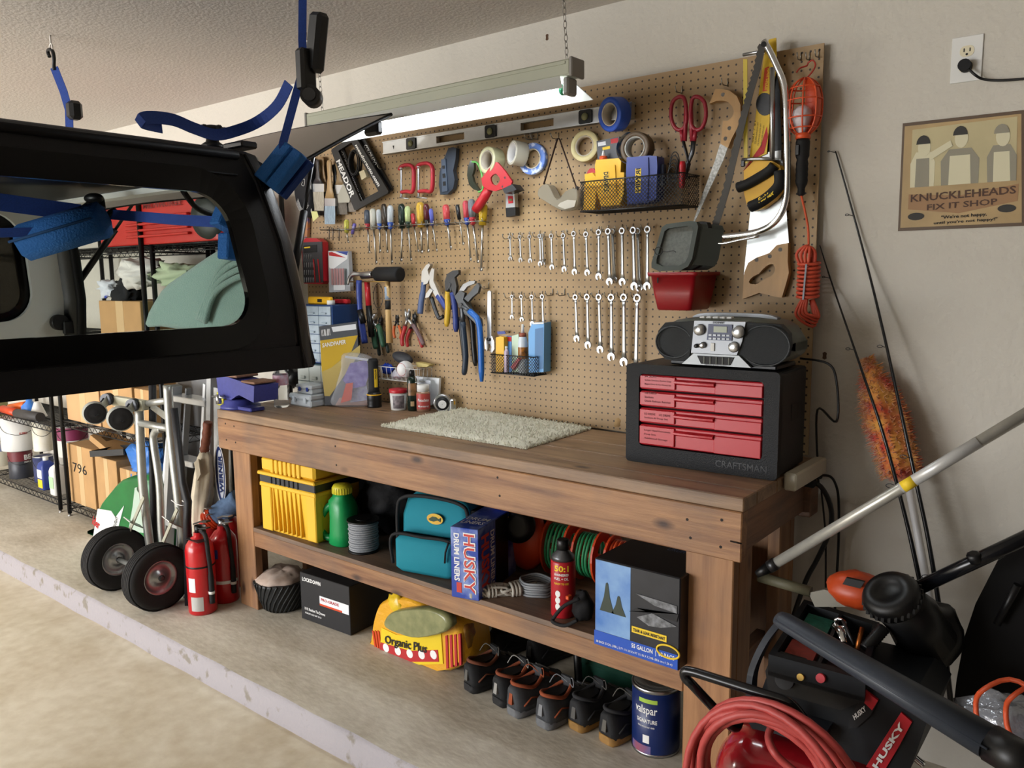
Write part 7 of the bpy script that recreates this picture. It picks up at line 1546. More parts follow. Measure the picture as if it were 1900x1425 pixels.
A = Y(1222, 466, -.195); part('hair_tie', MB().tube([A+Vector((.014*math.cos(a*PI/8), 0, .012*math.sin(a*PI/8)+.001)) for a in range(16)], .0014, 5, True).tube(catmull([A+Vector((.014, 0, 0)), A+Vector((.03, -.002, -.003)), A+Vector((.05, 0, .0)), A+Vector((.06, 0, -.005))], 4), .0014, 5), m_black, t)
# ---------------------------------------------------------------- left end of the pegboard
t = thing('cap', 'black cap with white stitching and a signature at the left edge of the pegboard', 'cap', Y(560, 400, -.06)); y = -.06
cp = [(553, 296), (564, 291), (570, 300), (574, 340), (577, 380), (573, 398), (560, 403), (549, 385), (543, 350), (546, 318)]
m_cap = mat('black cap cloth', '#15161a', .85); part('crown', pillow(MB(), cp, y, .09, .12), m_cap, t)
for i in range(5): e = .2+.15*i; part('stitching', MB().tube(catmull([Y(548+6*e, 380-14*e, y-.012), Y(561, 399-14*e, y-.018), Y(574-5*e, 384-16*e, y-.012)], 4), .0009, 4), m_whitetext, t)
part('signature', MB().tube(catmull([Y(*c8(*q), y-.02) for q in ((190, 690), (175, 740), (215, 750), (225, 650), (200, 640), (230, 560), (215, 600), (235, 590))], 4), .0011, 4), m_whitetext, t)
t = thing('stirring_stick', 'thin white stick with a hanging paper tag beside the black cap', 'stick', Y(577, 410, -.05)); part('stick', MB().tube([Y(575, 284, -.05), Y(578, 394, -.05)], .003, 6), m_white, t); part('tag', plate_px(MB(), [(577, 392), (588, 392), (591, 402), (581, 411)], -.052, .001), mat('pale yellow tag', '#cfcf8a', .6), t)
def brush(label, top, fer, bot, wh, wf, hc, bc, y=-.035, fm=None):
    """paint brush: handle from top to fer, ferrule, bristles to bot; wh, wf half widths in pixels"""
    t = thing('paint_brush', label, 'paint brush', Y(*bot, y), 'paint brushes at the left of the pegboard'); u0, v0 = top; u1, v1 = fer; u2, v2 = bot; fv = v1+(v2-v1)*.3
    part('handle', MB().loft([[Y(u+sx*w_, v, y+sy*.009) for sx, sy in ((-1, -.6), (-.5, -1), (.5, -1), (1, -.6), (1, .6), (.5, 1), (-.5, 1), (-1, .6))] for u, v, w_ in ((u0, v0, wh*.6), (u0, v0+5, wh), (u0+(u1-u0)*.45, v0+(v1-v0)*.45, wh*.75), (u0+(u1-u0)*.75, v0+(v1-v0)*.75, wh*1.1), (u1, v1, wf*.92))]), mat('brush handle '+hc, hc, .4), t)
    part('ferrule', MB().prism(poly_px([(u1-wf, v1), (u1+wf, v1), (u1+wf, fv), (u1-wf, fv)], y-.009), (0, .018, 0)), fm or m_steel, t)
    part('bristles', MB().loft([[Y(u+sx*w_, v, y+sy*th) for sx, sy in ((-1, -1), (1, -1), (1, 1), (-1, 1))] for u, v, w_, th in ((u1, fv, wf*.95, .008), ((u1+u2)/2, (fv+v2)/2, wf*1.02, .009), (u2, v2, wf*.96, .002))], smooth=False), mat('bristles '+bc, bc, .8, var=.4, vs_=60, stretch=(6, 6, .3)), t)
brush('paint brush with pale worn wooden handle behind the dark handled brush', (597, 291), (600, 345), (598, 400), 5, 10, '#8f7350', '#3a3330', -.016)
brush('paint brush with dark grey handle and pale bristles nearest the black cap', (589, 296), (590, 341), (590, 391), 4, 11, '#3b3738', '#a59d8c')
brush('long wooden brush with blue stained bristles in the middle of the brushes', (611, 297), (612, 368), (612, 416), 5, 10, '#a98c63', '#8fa0ad')
brush('tan handled brush behind the licence plate frames', (627, 300), (631, 343), (635, 398), 5, 10, '#8d7758', '#6e675e', -.02)
brush('dark handled brush with grey bristles under the licence plate frames', (619, 305), (624, 350), (629, 385), 4, 6, '#22272c', '#5c5852', -.016)
brush('wide brush with short grey bristles half hidden by the frames', (640, 330), (646, 362), (650, 393), 5, 11, '#5d5850', '#8a837a', -.012)
flat('putty_knife', 'pale grey putty scraper with a broad blade left of the frames', 'scraper', [c8(*q) for q in ((860, 720), (1000, 900), (960, 1030), (780, 1035), (770, 920))], -.045, .004, mat('pale grey blade', '#a9a698', .5))
flat('small_package', 'small blue and orange package below the black cap', 'package', [(561, 405), (571, 402), (570, 440), (560, 441)], -.02, .015, mat('orange tan package', '#b98056', .6, col2='#3b57a0', vs_=30, thr=.6, sharp=.05))
def plate_frame(label, crn, y, mm, words, grp=None):
    t = thing('license_plate_frame', label, 'license plate frame', Y(*crn[1], y)); A, B, Cc, Dd = [Y(*q, y) for q in crn]   # top left, bottom left, bottom right, top right
    q = lambda a, c: (A*(1-a)+B*a)*(1-c)+(Dd*(1-a)+Cc*a)*c
    o = [q(a, c) for a, c in ((.02, 0), (.98, 0), (1, .04), (1, .96), (.98, 1), (.02, 1), (0, .96), (0, .04))]; i_ = [q(a, c) for a, c in ((.09, .24), (.91, .24), (.92, .26), (.92, .76), (.91, .78), (.09, .78), (.08, .76), (.08, .26))]
    part('frame', MB().ring(o, i_, (0, .012, 0)), mm, t)
    for (s_, a0, a1, c0, c1, mt) in words:
        part('lettering', text_on(MB(), s_, lambda u, v: q(a0+(a1-a0)*u, c0+(c1-c0)*v)+Vector((0, -.0008, 0)), .03), mt, t)
plate_frame('black license plate frame partly hidden behind the other license plate frame', [(621, 272), (664, 386), (728, 352), (670, 246)], -.03, m_black, [('COLORADO', .2, .55, .86, .98, m_whitetext), ('ROCKY MOUNTAIN NATIONAL PARK', .05, .95, .12, .20, m_whitetext)])
plate_frame('black license plate frame with bold white letters hanging over the brushes', [(613.5, 278), (658, 391.5), (722, 357), (657, 249)], -.05, m_black, [('MEADOR', .2, .8, .03, .18, m_whitetext), ('meadorauto.com', .15, .85, .83, .92, m_whitetext)])
P = Y(660, 302, -.03); b = MB()
for i in range(7): b.tube([P+Vector(((.03+.003*(i % 3))*math.cos(a*PI/10), -.004*i+.01, (.05+.004*(i % 2))*math.sin(a*PI/10))) for a in range(20)], .003, 5, True)
single('cable_coil', 'coiled black cable seen through the license plate frames', 'cable', b, m_black)
flat('plug', 'cream plug with a cord hanging inside the license plate frames', 'plug', [(666, 319), (675, 315), (680, 328), (671, 334)], -.045, .02, mat('cream plastic', '#c9bf9c', .5))
single('light_string', 'black cord bunch hanging at the top of the license plate frames', 'cable', clump(MB(), Y(695, 238, -.04), .035, 16, 10, .3, (1.3, .6, .6), 2, 5), m_black)
t = flat('drill_bit_set', 'red and black drill bit set hanging at the left edge of the pegboard', 'drill bit set', [c3(*q) for q in ((80, 110), (110, 85), (190, 88), (228, 115), (240, 400), (225, 425), (95, 420), (75, 150))], -.05, .035, m_red, [('tray', [c3(*q) for q in ((80, 118), (226, 112), (236, 412), (92, 414))], .002, .004, mat('charcoal tray', '#3a3a3e', .5)), ('label', [c3(*q) for q in ((90, 142), (188, 135), (190, 188), (92, 195))], .004, .004, m_blacktext), ('label_stripe', [c3(*q) for q in ((96, 152), (140, 148), (140, 158), (96, 162))], .005, .002, m_yeltext)])
for j, (y0, n) in enumerate(((205, 4), (265, 5), (320, 5), (375, 5))):
    b = MB()
    for i in range(n): part('bit', MB().tube([Y(*c3(98+16*i, y0), -.054), Y(*c3(98+16*i, y0+36), -.054)], .0018, 5), m_steel, t)
for i in range(2): part('driver_bit', MB().tube([Y(*c3(165+32*i, 240), -.054), Y(*c3(178+34*i, 410), -.054)], .003, 6), m_redtext, t)
t = flat('saw_blade_pack', 'clear pack of small saw blades with a red and blue label', 'blade pack', [c3(*q) for q in ((272, 180), (420, 182), (436, 475), (280, 485))], -.04, .02, mat('clear grey pack', '#a9adb2', .2), [('label', [c3(*q) for q in ((276, 184), (416, 184), (412, 240), (300, 320), (280, 300))], .001, .002, m_paper), ('red_label', [c3(*q) for q in ((276, 190), (300, 188), (400, 230), (280, 215))], .002, .002, m_redtext), ('blue_label', [c3(*q) for q in ((325, 184), (416, 184), (410, 212))], .002, .002, m_blue), ('price_tag', [c3(*q) for q in ((312, 432), (395, 430), (396, 465), (313, 470))], .002, .002, m_paper)])
for i in range(6): part('blade', plate_px(MB(), [c3(292+20*i, 310), c3(306+20*i, 310), c3(310+20*i, 430), c3(296+20*i, 430)], -.043, .002), mat('pinkish blade', '#b58a8c', .4, .3) if i < 5 else m_steel, t)
# hammers on a bar
single('tool_rack', 'brass coloured bar rack carrying the three hammers', 'tool rack', MB().tube([Y(646, 523, -.06), Y(744, 522, -.06)], .003, 6).tube([Y(660, 523, 0), Y(660, 523, -.06)], .003, 6).tube([Y(738, 522, 0), Y(738, 522, -.06)], .003, 6), mat('brass', '#a98a4a', .35, .9))
t = thing('hammer', 'claw hammer with a blue handle above the zip bag', 'hammer', Y(676, 637, -.07)); y = -.075
part('handle', MB().tube(catmull([Y(666, 520, y), Y(667, 560, y), Y(671, 600, y), Y(677, 637, y)], 4), [.013]*4+[.012]*4+[.015]*5, 10), m_blue, t); part('grip', MB().tube([Y(668, 575, y), Y(674, 600, y)], .0145, 10), m_black, t)
part('head', MB().tube(catmull([Y(*c3(*q), y) for q in ((420, 428), (428, 385), (455, 352), (495, 350), (550, 352), (600, 350))], 4), [.003, .005, .006, .007, .008, .009, .010, .011, .011, .011, .010, .010, .009, .009, .010, .012, .013, .014, .014, .014, .014], 10), m_steel, t)
t = thing('hammer', 'hammer with a red and black handle behind the claw hammer', 'hammer', Y(689, 617, -.05)); part('handle', MB().tube([Y(681, 522, -.05), Y(684, 567, -.05)], .013, 10), m_red, t); part('grip', MB().tube([Y(684, 567, -.05), Y(687, 600, -.05), Y(690, 625, -.05)], .014, 10), m_black, t); part('head', MB().cyl(Y(672, 512, -.05), Y(698, 510, -.05), .014, n=14), m_dsteel, t)
t = thing('mallet', 'black rubber mallet with a wooden handle on the bar rack', 'mallet', Y(722, 636, -.07)); y = -.075
part('handle', MB().tube([Y(719, 518, y), Y(720, 580, y), Y(723, 636, y)], [.012, .012, .0155], 12), mat('pale hickory', '#c3a26c', .45), t); part('label', MB().tube([Y(718.5, 532, y), Y(719.5, 556, y)], .0127, 12), mat('pale blue label', '#93a6bd', .5), t); part('label', MB().tube([Y(719.5, 557, y), Y(720, 574, y)], .0126, 12), m_blacktext, t)
ma, mb_ = Y(*c3(628, 350), y), Y(*c3(805, 352), y); part('head', MB().lathe([(.026, 0), (.031, .006), (.032, (mb_-ma).length-.006), (.026, (mb_-ma).length)], ma, mb_-ma, 24), m_rubber, t)
# pliers and gripping tools
def pliers(label, jaw, piv, hl, hr, jm, hm, w=.009, y=-.035, hm2=None, jw=1.0, n='pliers', jp=None):
    t = thing(n, label, 'pliers', Y(*hr[-1], y)); J = [Y(*q, y) for q in jaw]; c_ = Y(*piv, y)
    for i, q in enumerate(jp or ()): part('jaw', plate_px(MB(), [c3(*e) for e in q], y-.006+.005*i, .014), (m_steel if i == 0 and len(jp) > 2 else jm), t)
    for i, q in enumerate(() if jp else J): part('jaw', MB().tube([c_+Vector((0, .004*i, 0)), c_*.45+q*.55+Vector((0, .004*i, 0)), q], [w*1.1*jw, w*1.15*jw, w*(.35 if jw < 1.2 else .85*jw)], 8, flat=.6), jm, t)
    part('pivot', MB().cyl(c_+Vector((0, -.010, 0)), c_+Vector((0, .01, 0)), w*.8, n=12), m_dsteel, t)
    for i, hp in enumerate((hl, hr)):
        pts = catmull([c_]+[Y(*q, y) for q in hp], 4); k0 = max(2, len(pts)//4)
        part('arm', MB().tube(pts[:k0+1], w*.8, 8, flat=.7), jm, t); part('handle', MB().tube(pts[k0:], [w]*(len(pts)-k0-1)+[w*.6], 8), (hm2 or hm) if i else hm, t)
    return t
pliers('small pliers with orange handles beside the mallet', [c3(770, 648), c3(785, 648)], c3(778, 700), [c3(758, 740), c3(755, 790), c3(765, 820)], [c3(795, 740), c3(808, 790), c3(800, 825)], m_dsteel, mat('orange grip', '#d0612a', .45), .006)
pliers('linesman pliers with red and grey handles', [c3(838, 605), c3(868, 605)], c3(858, 680), [c3(835, 750), c3(815, 820), c3(820, 880)], [c3(905, 740), c3(945, 810), c3(975, 870)], m_steel, mat('red grip', '#a8282c', .45), .009, hm2=mat('grey red grip', '#6b5456', .5))
pliers('pliers with dark red handles behind the linesman pliers', [c3(895, 640), c3(910, 630)], c3(905, 690), [c3(870, 770), c3(850, 830), c3(858, 885)], [c3(930, 780), c3(950, 840), c3(965, 890)], m_dsteel, mat('red grip', '#a8282c', .45), .008, -.015)
pliers('green handled pruning snips left of the mallet handle', [c3(575, 650), c3(615, 640)], c3(600, 710), [c3(605, 770), c3(612, 840), c3(625, 900)], [c3(645, 740), c3(660, 800), c3(680, 885)], m_steel, mat('green grip', '#2f5a42', .5), .012, jw=1.3)
pliers('wire cutters with dark green grips behind the snips', [c3(650, 670), c3(665, 660)], c3(655, 720), [c3(635, 800), c3(640, 880), c3(650, 950)], [c3(680, 790), c3(700, 860), c3(715, 930)], m_black, mat('black green grip', '#23302b', .5), .008, -.018)
single('wire_loop', 'loop of thin grey wire hanging behind the hammers', 'wire', MB().tube([Y(*c3(640+35*math.cos(a*PI/10), 510+90*math.sin(a*PI/10)), -.02) for a in range(20)], .0014, 5, True), m_dsteel)
t = thing('locking_pliers', 'chrome locking pliers with blue grips on the pegboard', 'pliers', Y(*c3(1090, 680), -.04)); y = -.045
part('upper_jaw', plate_px(MB(), [c3(*q) for q in ((955, 400), (960, 330), (990, 285), (1012, 272), (1022, 285), (1002, 320), (1010, 350), (1020, 380), (1000, 420), (965, 430))], y, .018), m_steel, t)
part('lower_jaw', plate_px(MB(), [c3(*q) for q in ((1015, 350), (1035, 305), (1052, 318), (1048, 360), (1045, 400), (1075, 470), (1100, 530), (1075, 545), (1040, 480), (1015, 420))], y, .014), m_steel, t)
part('link', plate_px(MB(), [c3(*q) for q in ((1020, 455), (1040, 470), (1010, 520), (985, 525), (990, 495))], y-.004, .012), m_steel, t)
part('grip', MB().tube(catmull([Y(*c3(*q), y+.008) for q in ((975, 410), (968, 480), (955, 560), (948, 640))], 4), [.012]*5+[.014]*8, 10, flat=.8), mat('grey blue grip', '#4e5f86', .5), t)
part('grip', MB().tube(catmull([Y(*c3(*q), y+.008) for q in ((1080, 510), (1110, 550), (1145, 600), (1170, 590))], 4), .013, 10), m_blue, t)
part('grip', MB().tube(catmull([Y(*c3(*q), y+.012) for q in ((1030, 520), (1055, 600), (1085, 672), (1118, 660))], 4), .009, 8), m_dsteel, t)
pliers('adjustable gripping pliers with yellow and blue grips', [c3(1150, 380), c3(1215, 330)], c3(1170, 430), [c3(1150, 500), c3(1152, 600), c3(1142, 735)], [c3(1190, 510), c3(1205, 620), c3(1212, 775)], m_dsteel, mat('yellow grip', '#c9a22c', .45), .012, -.05, mat('navy yellow grip', '#2b3a7a', .45), 1.5, jp=[((1130, 400), (1145, 350), (1185, 325), (1228, 320), (1230, 345), (1200, 375), (1215, 440), (1205, 510), (1180, 505), (1165, 440)), ((1128, 400), (1160, 390), (1168, 500), (1135, 505))])
pliers('large slip joint pliers with blue handles', [c3(1320, 405), c3(1375, 420)], c3(1250, 580), [c3(1265, 750), c3(1282, 950), c3(1270, 1090)], [c3(1330, 640), c3(1385, 740), c3(1400, 1140)], mat('grey forged steel', '#55585b', .4, .7), mat('black blue grip', '#23303f', .45), .012, -.06, mat('bright blue grip', '#1f62b5', .4), 1.7, jp=[((1235, 470), (1262, 425), (1310, 402), (1350, 400), (1345, 420), (1295, 440), (1268, 475)), ((1200, 515), (1238, 468), (1275, 490), (1262, 540), (1300, 590), (1388, 680), (1396, 735), (1355, 715), (1240, 600)), ((1268, 530), (1320, 475), (1368, 415), (1384, 440), (1372, 485), (1330, 520), (1300, 555))])
pliers('slip joint pliers with black grips and a red ring behind the blue handled ones', [c3(1250, 440), c3(1300, 450)], c3(1262, 585), [c3(1248, 700), c3(1262, 850), c3(1280, 1000)], [c3(1325, 690), c3(1340, 860), c3(1355, 1025)], mat('grey forged steel', '#55585b', .4, .7), m_black, .011, -.035, None, 1.4, jp=[((1225, 560), (1250, 480), (1290, 520), (1330, 640), (1320, 700), (1270, 640)), ((1235, 540), (1270, 560), (1262, 720), (1238, 720))])
t = thing('adjustable_wrench', 'chrome adjustable wrench hanging jaw down', 'wrench', Y(*c3(1465, 925), -.03)); y = -.03
part('handle', plate_px(MB(), [c3(*q) for q in ((1442, 480), (1455, 470), (1468, 480), (1470, 820), (1440, 820))], y, .009), m_wr, t)
part('head', plate_px(MB(), [c3(*q) for q in ((1435, 810), (1475, 805), (1492, 850), (1492, 900), (1475, 928), (1462, 920), (1472, 885), (1462, 862), (1440, 870), (1418, 855))], y-.002, .013), m_wr, t); part('sliding_jaw', plate_px(MB(), [c3(*q) for q in ((1420, 858), (1450, 868), (1448, 890), (1440, 915), (1425, 900))], y-.001, .01), m_wr, t); part('knurl', MB().cyl(Y(*c3(1440, 828), y-.004), Y(*c3(1462, 832), y-.004), .006, n=12), m_dsteel, t)
# small mesh basket with glue and boxes
q0, q1, r0, r1 = mesh_basket('small black wire basket in the middle of the pegboard holding glue', c6(50, 1232), c6(437, 1240), c6(52, 1392), c6(430, 1408), .085)
def ub(label, pts, y, t_, mm, cat, nm, extra=()): flat(nm, label, cat, [c6(*q) for q in pts], y, t_, mm, [(n, [c6(*q) for q in pp], l, th, m_) for n, pp, l, th, m_ in extra])
ub('yellow plastic scraper holder at the left of the small basket', ((95, 1075), (130, 1065), (165, 1072), (165, 1330), (150, 1380), (95, 1380)), -.07, .03, m_yellow, 'scraper', 'scraper')
ub('blue and red box behind the clear glue tube in the small basket', ((165, 1060), (232, 1066), (236, 1380), (175, 1380)), -.045, .02, mat('mid blue box', '#4d86c8', .4), 'box', 'glue_box', (('red_band', ((167, 1064), (231, 1070), (232, 1110), (168, 1102)), .001, .002, m_redtext),))
ub('pale green card in the small basket', ((235, 1060), (295, 1045), (298, 1380), (238, 1380)), -.05, .004, mat('pale green card', '#b9cdb8', .5), 'card', 'package_card')
ub('dark blue tag sticking up at the left of the small basket', ((105, 1022), (170, 1018), (180, 1042), (112, 1048)), -.03, .004, m_blue, 'tag', 'paper_tag')
ub('tall blue carton at the right of the small basket', ((382, 1030), (415, 945), (520, 942), (515, 1380), (385, 1385)), -.06, .045, mat('light blue carton', '#5d9ad0', .4), 'carton', 'small_carton', (('top_flap', ((412, 945), (520, 940), (512, 955), (420, 958)), .002, .02, m_paper), ('dark_panel', ((440, 1000), (512, 985), (510, 1350), (438, 1360)), .001, .002, mat('slate blue print', '#3f6d9b', .45))))
ub('red plastic tool lying low in the small basket', ((225, 1335), (290, 1255), (305, 1270), (250, 1360)), -.075, .012, m_red, 'tool', 'small_tool')
P = Y(*c6(335, 1385), -.045); k = mpp(P); t = thing('glue_bottle', 'glue bottle with brown cap and white nozzle in the small basket', 'bottle', P); part('bottle', MB().lathe([(8.8*k, 0), (9*k, 55*k), (7*k, 66*k), (6*k, 68*k)], P, n=18), mat('pale bottle', '#c9d2da', .35), t); part('label', MB().lathe([(9.1*k, 26*k), (9.1*k, 48*k)], P, n=18, caps=False), mat('amber black label', '#c07a2a', .4, col2='#2a1c14', vs_=70), t); part('cap', MB().cyl(P+Vector((0, 0, 66*k)), P+Vector((0, 0, 74*k)), 6.6*k, n=16), mat('brown cap', '#8a4630', .45), t); part('nozzle', MB().cyl(P+Vector((0, 0, 74*k)), P+Vector((0, 0, 90*k)), 3*k, 2*k, 12), m_white, t)
P = Y(*c6(190, 1380), -.078); k = mpp(P); t = thing('glue_tube', 'clear glue tube standing in the small basket', 'tube', P); part('tube', MB().lathe([(4.5*k, 0), (4.5*k, 38*k), (2*k, 44*k)], P, n=14), mat('clear violet tube', '#b9a9bd', .2), t); part('cap', MB().cyl(P+Vector((0, 0, 42*k)), P+Vector((0, 0, 48*k)), 2.4*k, n=12), m_white, t)
# ================================================================ on the slab under the bench
P = away(Z(527, 1139), .085); P.z = .001; k = mpp(P); t = thing('planter_basket', 'black spiral ribbed planter basket with dry material under the bench', 'planter', P); h = 56*k
b = MB(); n = 48; pr_ = [(.07, 0), (.085, .012), (.1, h*.4), (.118, h*.9), (.12, h)]; b.lathe(pr_, P, n=32)
for a in range(30):
    b.tube([P+Vector((r_*1.01*math.cos(2*PI*a/30+z*5), r_*1.01*math.sin(2*PI*a/30+z*5), z)) for r_, z in pr_], .0045, 5)
part('pot', b, mat('black woven plastic', '#1d1f20', .5), t); part('contents', clump(MB(), P+Vector((0, 0, h*.98)), .108, 22, 12, .16, (1, 1, .42), 3, 2.5), mat('dry brown leaves', '#9d8676', .8, col2='#cbbcb2', vs_=18), t)
F, W = foot(560, 1147, 651, 1180, 0.001); H_ = hgt(F.translation, 1062, 560); t = thing('carton_box', 'black carton with an orange and white label on the floor under the bench', 'carton', F @ Vector((W/2, .12, 0)))
part('carton', fb(MB(), F, (0, W), (0, .24), (0, H_), .002), mat('black carton', '#17171a', .5), t); part('label', fb(MB(), F, (W*.4, W*.98), (-.0008, 0), (H_*.42, H_*.62)), m_paper, t); part('orange_stripe', fb(MB(), F, (W*.4, W*.85), (-.001, 0), (H_*.42, H_*.46)), m_or, t)
b = MB(); tf(b, F, 'LOCKDOWN', W*.05, H_*.83, W*.38, H_*.08, 0, .03); tf(b, F, '10 ft Ratchet Tie Downs', W*.08, H_*.22, W*.42, H_*.06, 0, .02)
tf(b, F, 'WORKING LOAD LIMIT 500 LB', W*.08, H_*.14, W*.34, H_*.035, 0, .01); part('lettering', b, m_whitetext, t); part('lettering', tf(MB(), F, 'PRO-GRADE', W*.43, H_*.525, W*.36, H_*.06, -.0009, .02), m_redtext, t)
gy = -.46; t = thing('soil_bag', 'crumpled yellow and orange soil bag on the floor under the bench', 'bag', Vector((Y(770, 1240, gy).x, gy+.08, 0)))
part('bag', pillow(MB(), [(684, 1222), (683, 1180), (690, 1140), (702, 1118), (735, 1108), (765, 1112), (800, 1135), (840, 1140), (856, 1175), (862, 1225), (850, 1240), (815, 1252), (740, 1240)], gy, .17, .07), mat('yellow orange bag print', '#dba129', .35, bump=.8, bs=22), t)
part('yellow_panel', plate_px(MB(), [(708, 1165), (735, 1178), (790, 1182), (818, 1175), (822, 1232), (760, 1234), (704, 1212)], gy-.004, .01), mat('bright yellow print', '#e3c52a', .35), t)
part('red_strip', plate_px(MB(), [(706, 1192), (760, 1208), (812, 1206), (814, 1228), (758, 1228), (704, 1212)], gy-.006, .01), m_redtext, t)
for i in range(5): c_ = Y(716+22*i, 1202+[0, 6, 11, 13, 13][i], gy-.0065); part('symbol', MB().prism([c_+Vector((.017*math.cos(a*PI/8), 0, .017*math.sin(a*PI/8))) for a in range(16)], (0, .002, 0)), m_whitetext, t)
for i in range(4): part('stripe', plate_px(MB(), [(826+8*i, 1180-1*i), (830+8*i, 1179-1*i), (832+8*i, 1240-2*i), (828+8*i, 1241-2*i)], gy-.004, .008), m_redtext, t)
for i in range(3): part('stripe', plate_px(MB(), [(690+5*i, 1170), (693+5*i, 1172), (700+4*i, 1215), (697+4*i, 1214)], gy-.004, .008), m_or, t)
part('lettering', text_px(MB(), 'Organic Plus', (714, 1178), (792, 1196), (714, 1198), gy-.0065, .02), m_blacktext, t)
single('herb_bag', 'clear bag of green herbs lying on the yellow soil bag', 'bag', pillow(MB(), [(712, 1150), (730, 1135), (790, 1130), (828, 1145), (829, 1172), (775, 1185), (740, 1178), (712, 1165)], gy-.05, .05, .08), mat('dry green herbs', '#6c7046', .45, col2='#8f8f62', vs_=30, coat=.4))
single('yellow_wrapper', 'yellow plastic wrapper sticking up behind the herb bag', 'wrapper', clump(MB(), Y(738, 1122, gy+.02), .05, 16, 10, .25, (1.0, .5, .9), 7, 3), mat('bright yellow film', '#dcb92c', .3))
single('corn_package', 'red label package behind the right side of the soil bag', 'package', pillow(MB(), [(838, 1150), (862, 1165), (866, 1220), (845, 1232), (836, 1200)], gy+.02, .06, .1), mat('red brown print', '#7c2320', .45, col2='#a98a35', vs_=25))
def shoe(label, u, v, ang, cu, cs, ca, cl, L=.28, h=.095, laces=True):
    """trainer seen from the heel: sole, upper, lining, tongue, laces"""
    P = Z(u, v); a = math.radians(ang); fx_ = Vector((-math.sin(a), math.cos(a), 0)); sx_ = Vector((math.cos(a), math.sin(a), 0)); t = thing('shoe', label, 'shoe', P, 'shoes on the slab under the bench')
    q = lambda s_, x, z: P+fx_*s_+sx_*x+Vector((0, 0, z))
    st = [(-.004, .018, .006), (.004, .03, .001), (.02, .037, 0), (L*.2, .040, 0), (L*.45, .040, 0), (L*.7, .05, 0), (L*.88, .046, .004), (L*.97, .03, .01), (L, .012, .016)]
    def ring(s_, w_, z0, z1): return [q(s_, x*w_, z) for x, z in ((-1, z0+.006), (-.85, z0), (.85, z0), (1, z0+.006), (1.02, z1), (.6, z1+.002), (-.6, z1+.002), (-1.02, z1))]
    part('sole', MB().loft([ring(s_, w_, z_, .027+z_*.5) for s_, w_, z_ in st], smooth=True), mat('sole '+cs, cs, .7, var=.15, vs_=60), t)
    up = [(-.006, .018, h*.97), (.008, .03, h), (.035, .036, h*1.0), (L*.3, .038, h*.88), (L*.42, .039, h*.95), (L*.55, .042, h*.8), (L*.75, .045, h*.55), (L*.9, .038, h*.45), (L*.98, .02, h*.36)]
    part('upper', MB().loft([[q(s_+.012*(1-zz/h_) if i == 0 else s_, x*w_, zz) for x, zz in ((-1.12, .024), (-1.14, h_*.42), (-.9, h_*.85), (-.55, h_), (0, h_*1.0), (.55, h_), (.9, h_*.85), (1.14, h_*.42), (1.12, .024))] for i, (s_, w_, h_) in enumerate(up)], closed=True), mat('upper '+cu, cu, .75, var=.2, vs_=40), t)
    part('collar', MB().tube(catmull([q(s_, x, z) for s_, x, z in ((.008, 0, h*1.08), (.03, .028, h*1.02), (L*.25, .034, h*.9), (L*.42, .02, h*1.05), (L*.45, 0, h*1.1), (L*.42, -.02, h*1.05), (L*.25, -.034, h*.9), (.03, -.028, h*1.02))], 3, True), .0065, 7, True), mat('collar '+ca, ca, .85), t)
    part('opening', MB().loft([[q(L*.22+math.cos(b_*PI/6)*L*.17, math.sin(b_*PI/6)*.026, z) for b_ in range(12)] for z in (h*.98, h*1.002)]), m_black, t)
    part('tongue', MB().prism([q(L*.42, -.024, h*.95), q(L*.42, .024, h*.95), q(L*.40, .02, h*1.32), q(L*.40, -.02, h*1.32)], fx_*.01), mat('upper '+cu, cu, .75), t)
    part('heel_tab', MB().prism([q(-.009, -.009, h*.45), q(-.009, .009, h*.45), q(-.004, .007, h*.8), q(-.004, -.007, h*.8)], fx_*.012), mat('collar '+cl, cl, .6), t)
    for s in (-1, 1): part('side_stripe', MB().tube([q(.02, s*.039, .045), q(L*.18, s*.041, h*.62), q(L*.36, s*.041, .05)], .003, 5), mat('collar '+ca, ca, .6), t)
    if laces:
        part('lace', MB().tube(catmull([q(L*(.46+.06*i), .026*(1 if i % 2 else -1), h*(.98-.07*i)+.006) for i in range(6)], 4), .0025, 5), mat('collar '+cl, cl, .6), t)
        part('lace', MB().tube(catmull([q(L*.44, .0, h*1.1), q(L*.4, .03, h*1.35), q(L*.36, .045, h*1.15), q(L*.42, .01, h*1.1), q(L*.36, -.03, h*1.32), q(L*.3, -.045, h*1.05)], 4), .002, 5), mat('collar '+cl, cl, .6), t)
bk, gr_, og = '#17181a', '#46484b', '#b5562c'
for i, (u, v, ang, cu, cs, ca, cl, lab) in enumerate(((868, 1284, -14, bk, '#1d1d1e', '#6a3a24', '#55534e', 'black shoe with brown lining at the left end of the shoe row'), (922, 1310, -12, bk, '#1a1a1b', '#7c3d22', '#8f8d88', 'black shoe with an orange lining and white heel marks second in the row'), (950, 1330, -10, '#3c3e41', '#66686b', '#8e4526', '#8e4526', 'grey shoe with orange trim nearest the black pair'), (1005, 1352, -8, '#3c3e41', '#66686b', '#8e4526', '#77797c', 'grey shoe with orange trim in the middle of the row'), (1066, 1357, -8, '#202123', '#8f6a33', '#262628', '#4a4844', 'black shoe with a tan sole beside the grey pair'), (1123, 1382, -10, '#1c1d1f', '#96703a', '#242426', '#55524a', 'black shoe with a tan sole next to the paint can'))): shoe(lab, u, v, ang, cu, cs, ca, cl, L=.285, h=.105)
for u, v, lab in ((915, 1222, 'black shoe in the back row behind the brown lined shoe'), (985, 1240, 'black shoe in the back row behind the grey pair')): shoe(lab, u, v, -8, '#141416', '#101011', '#1d1d1f', '#2b2b2d', h=.11)
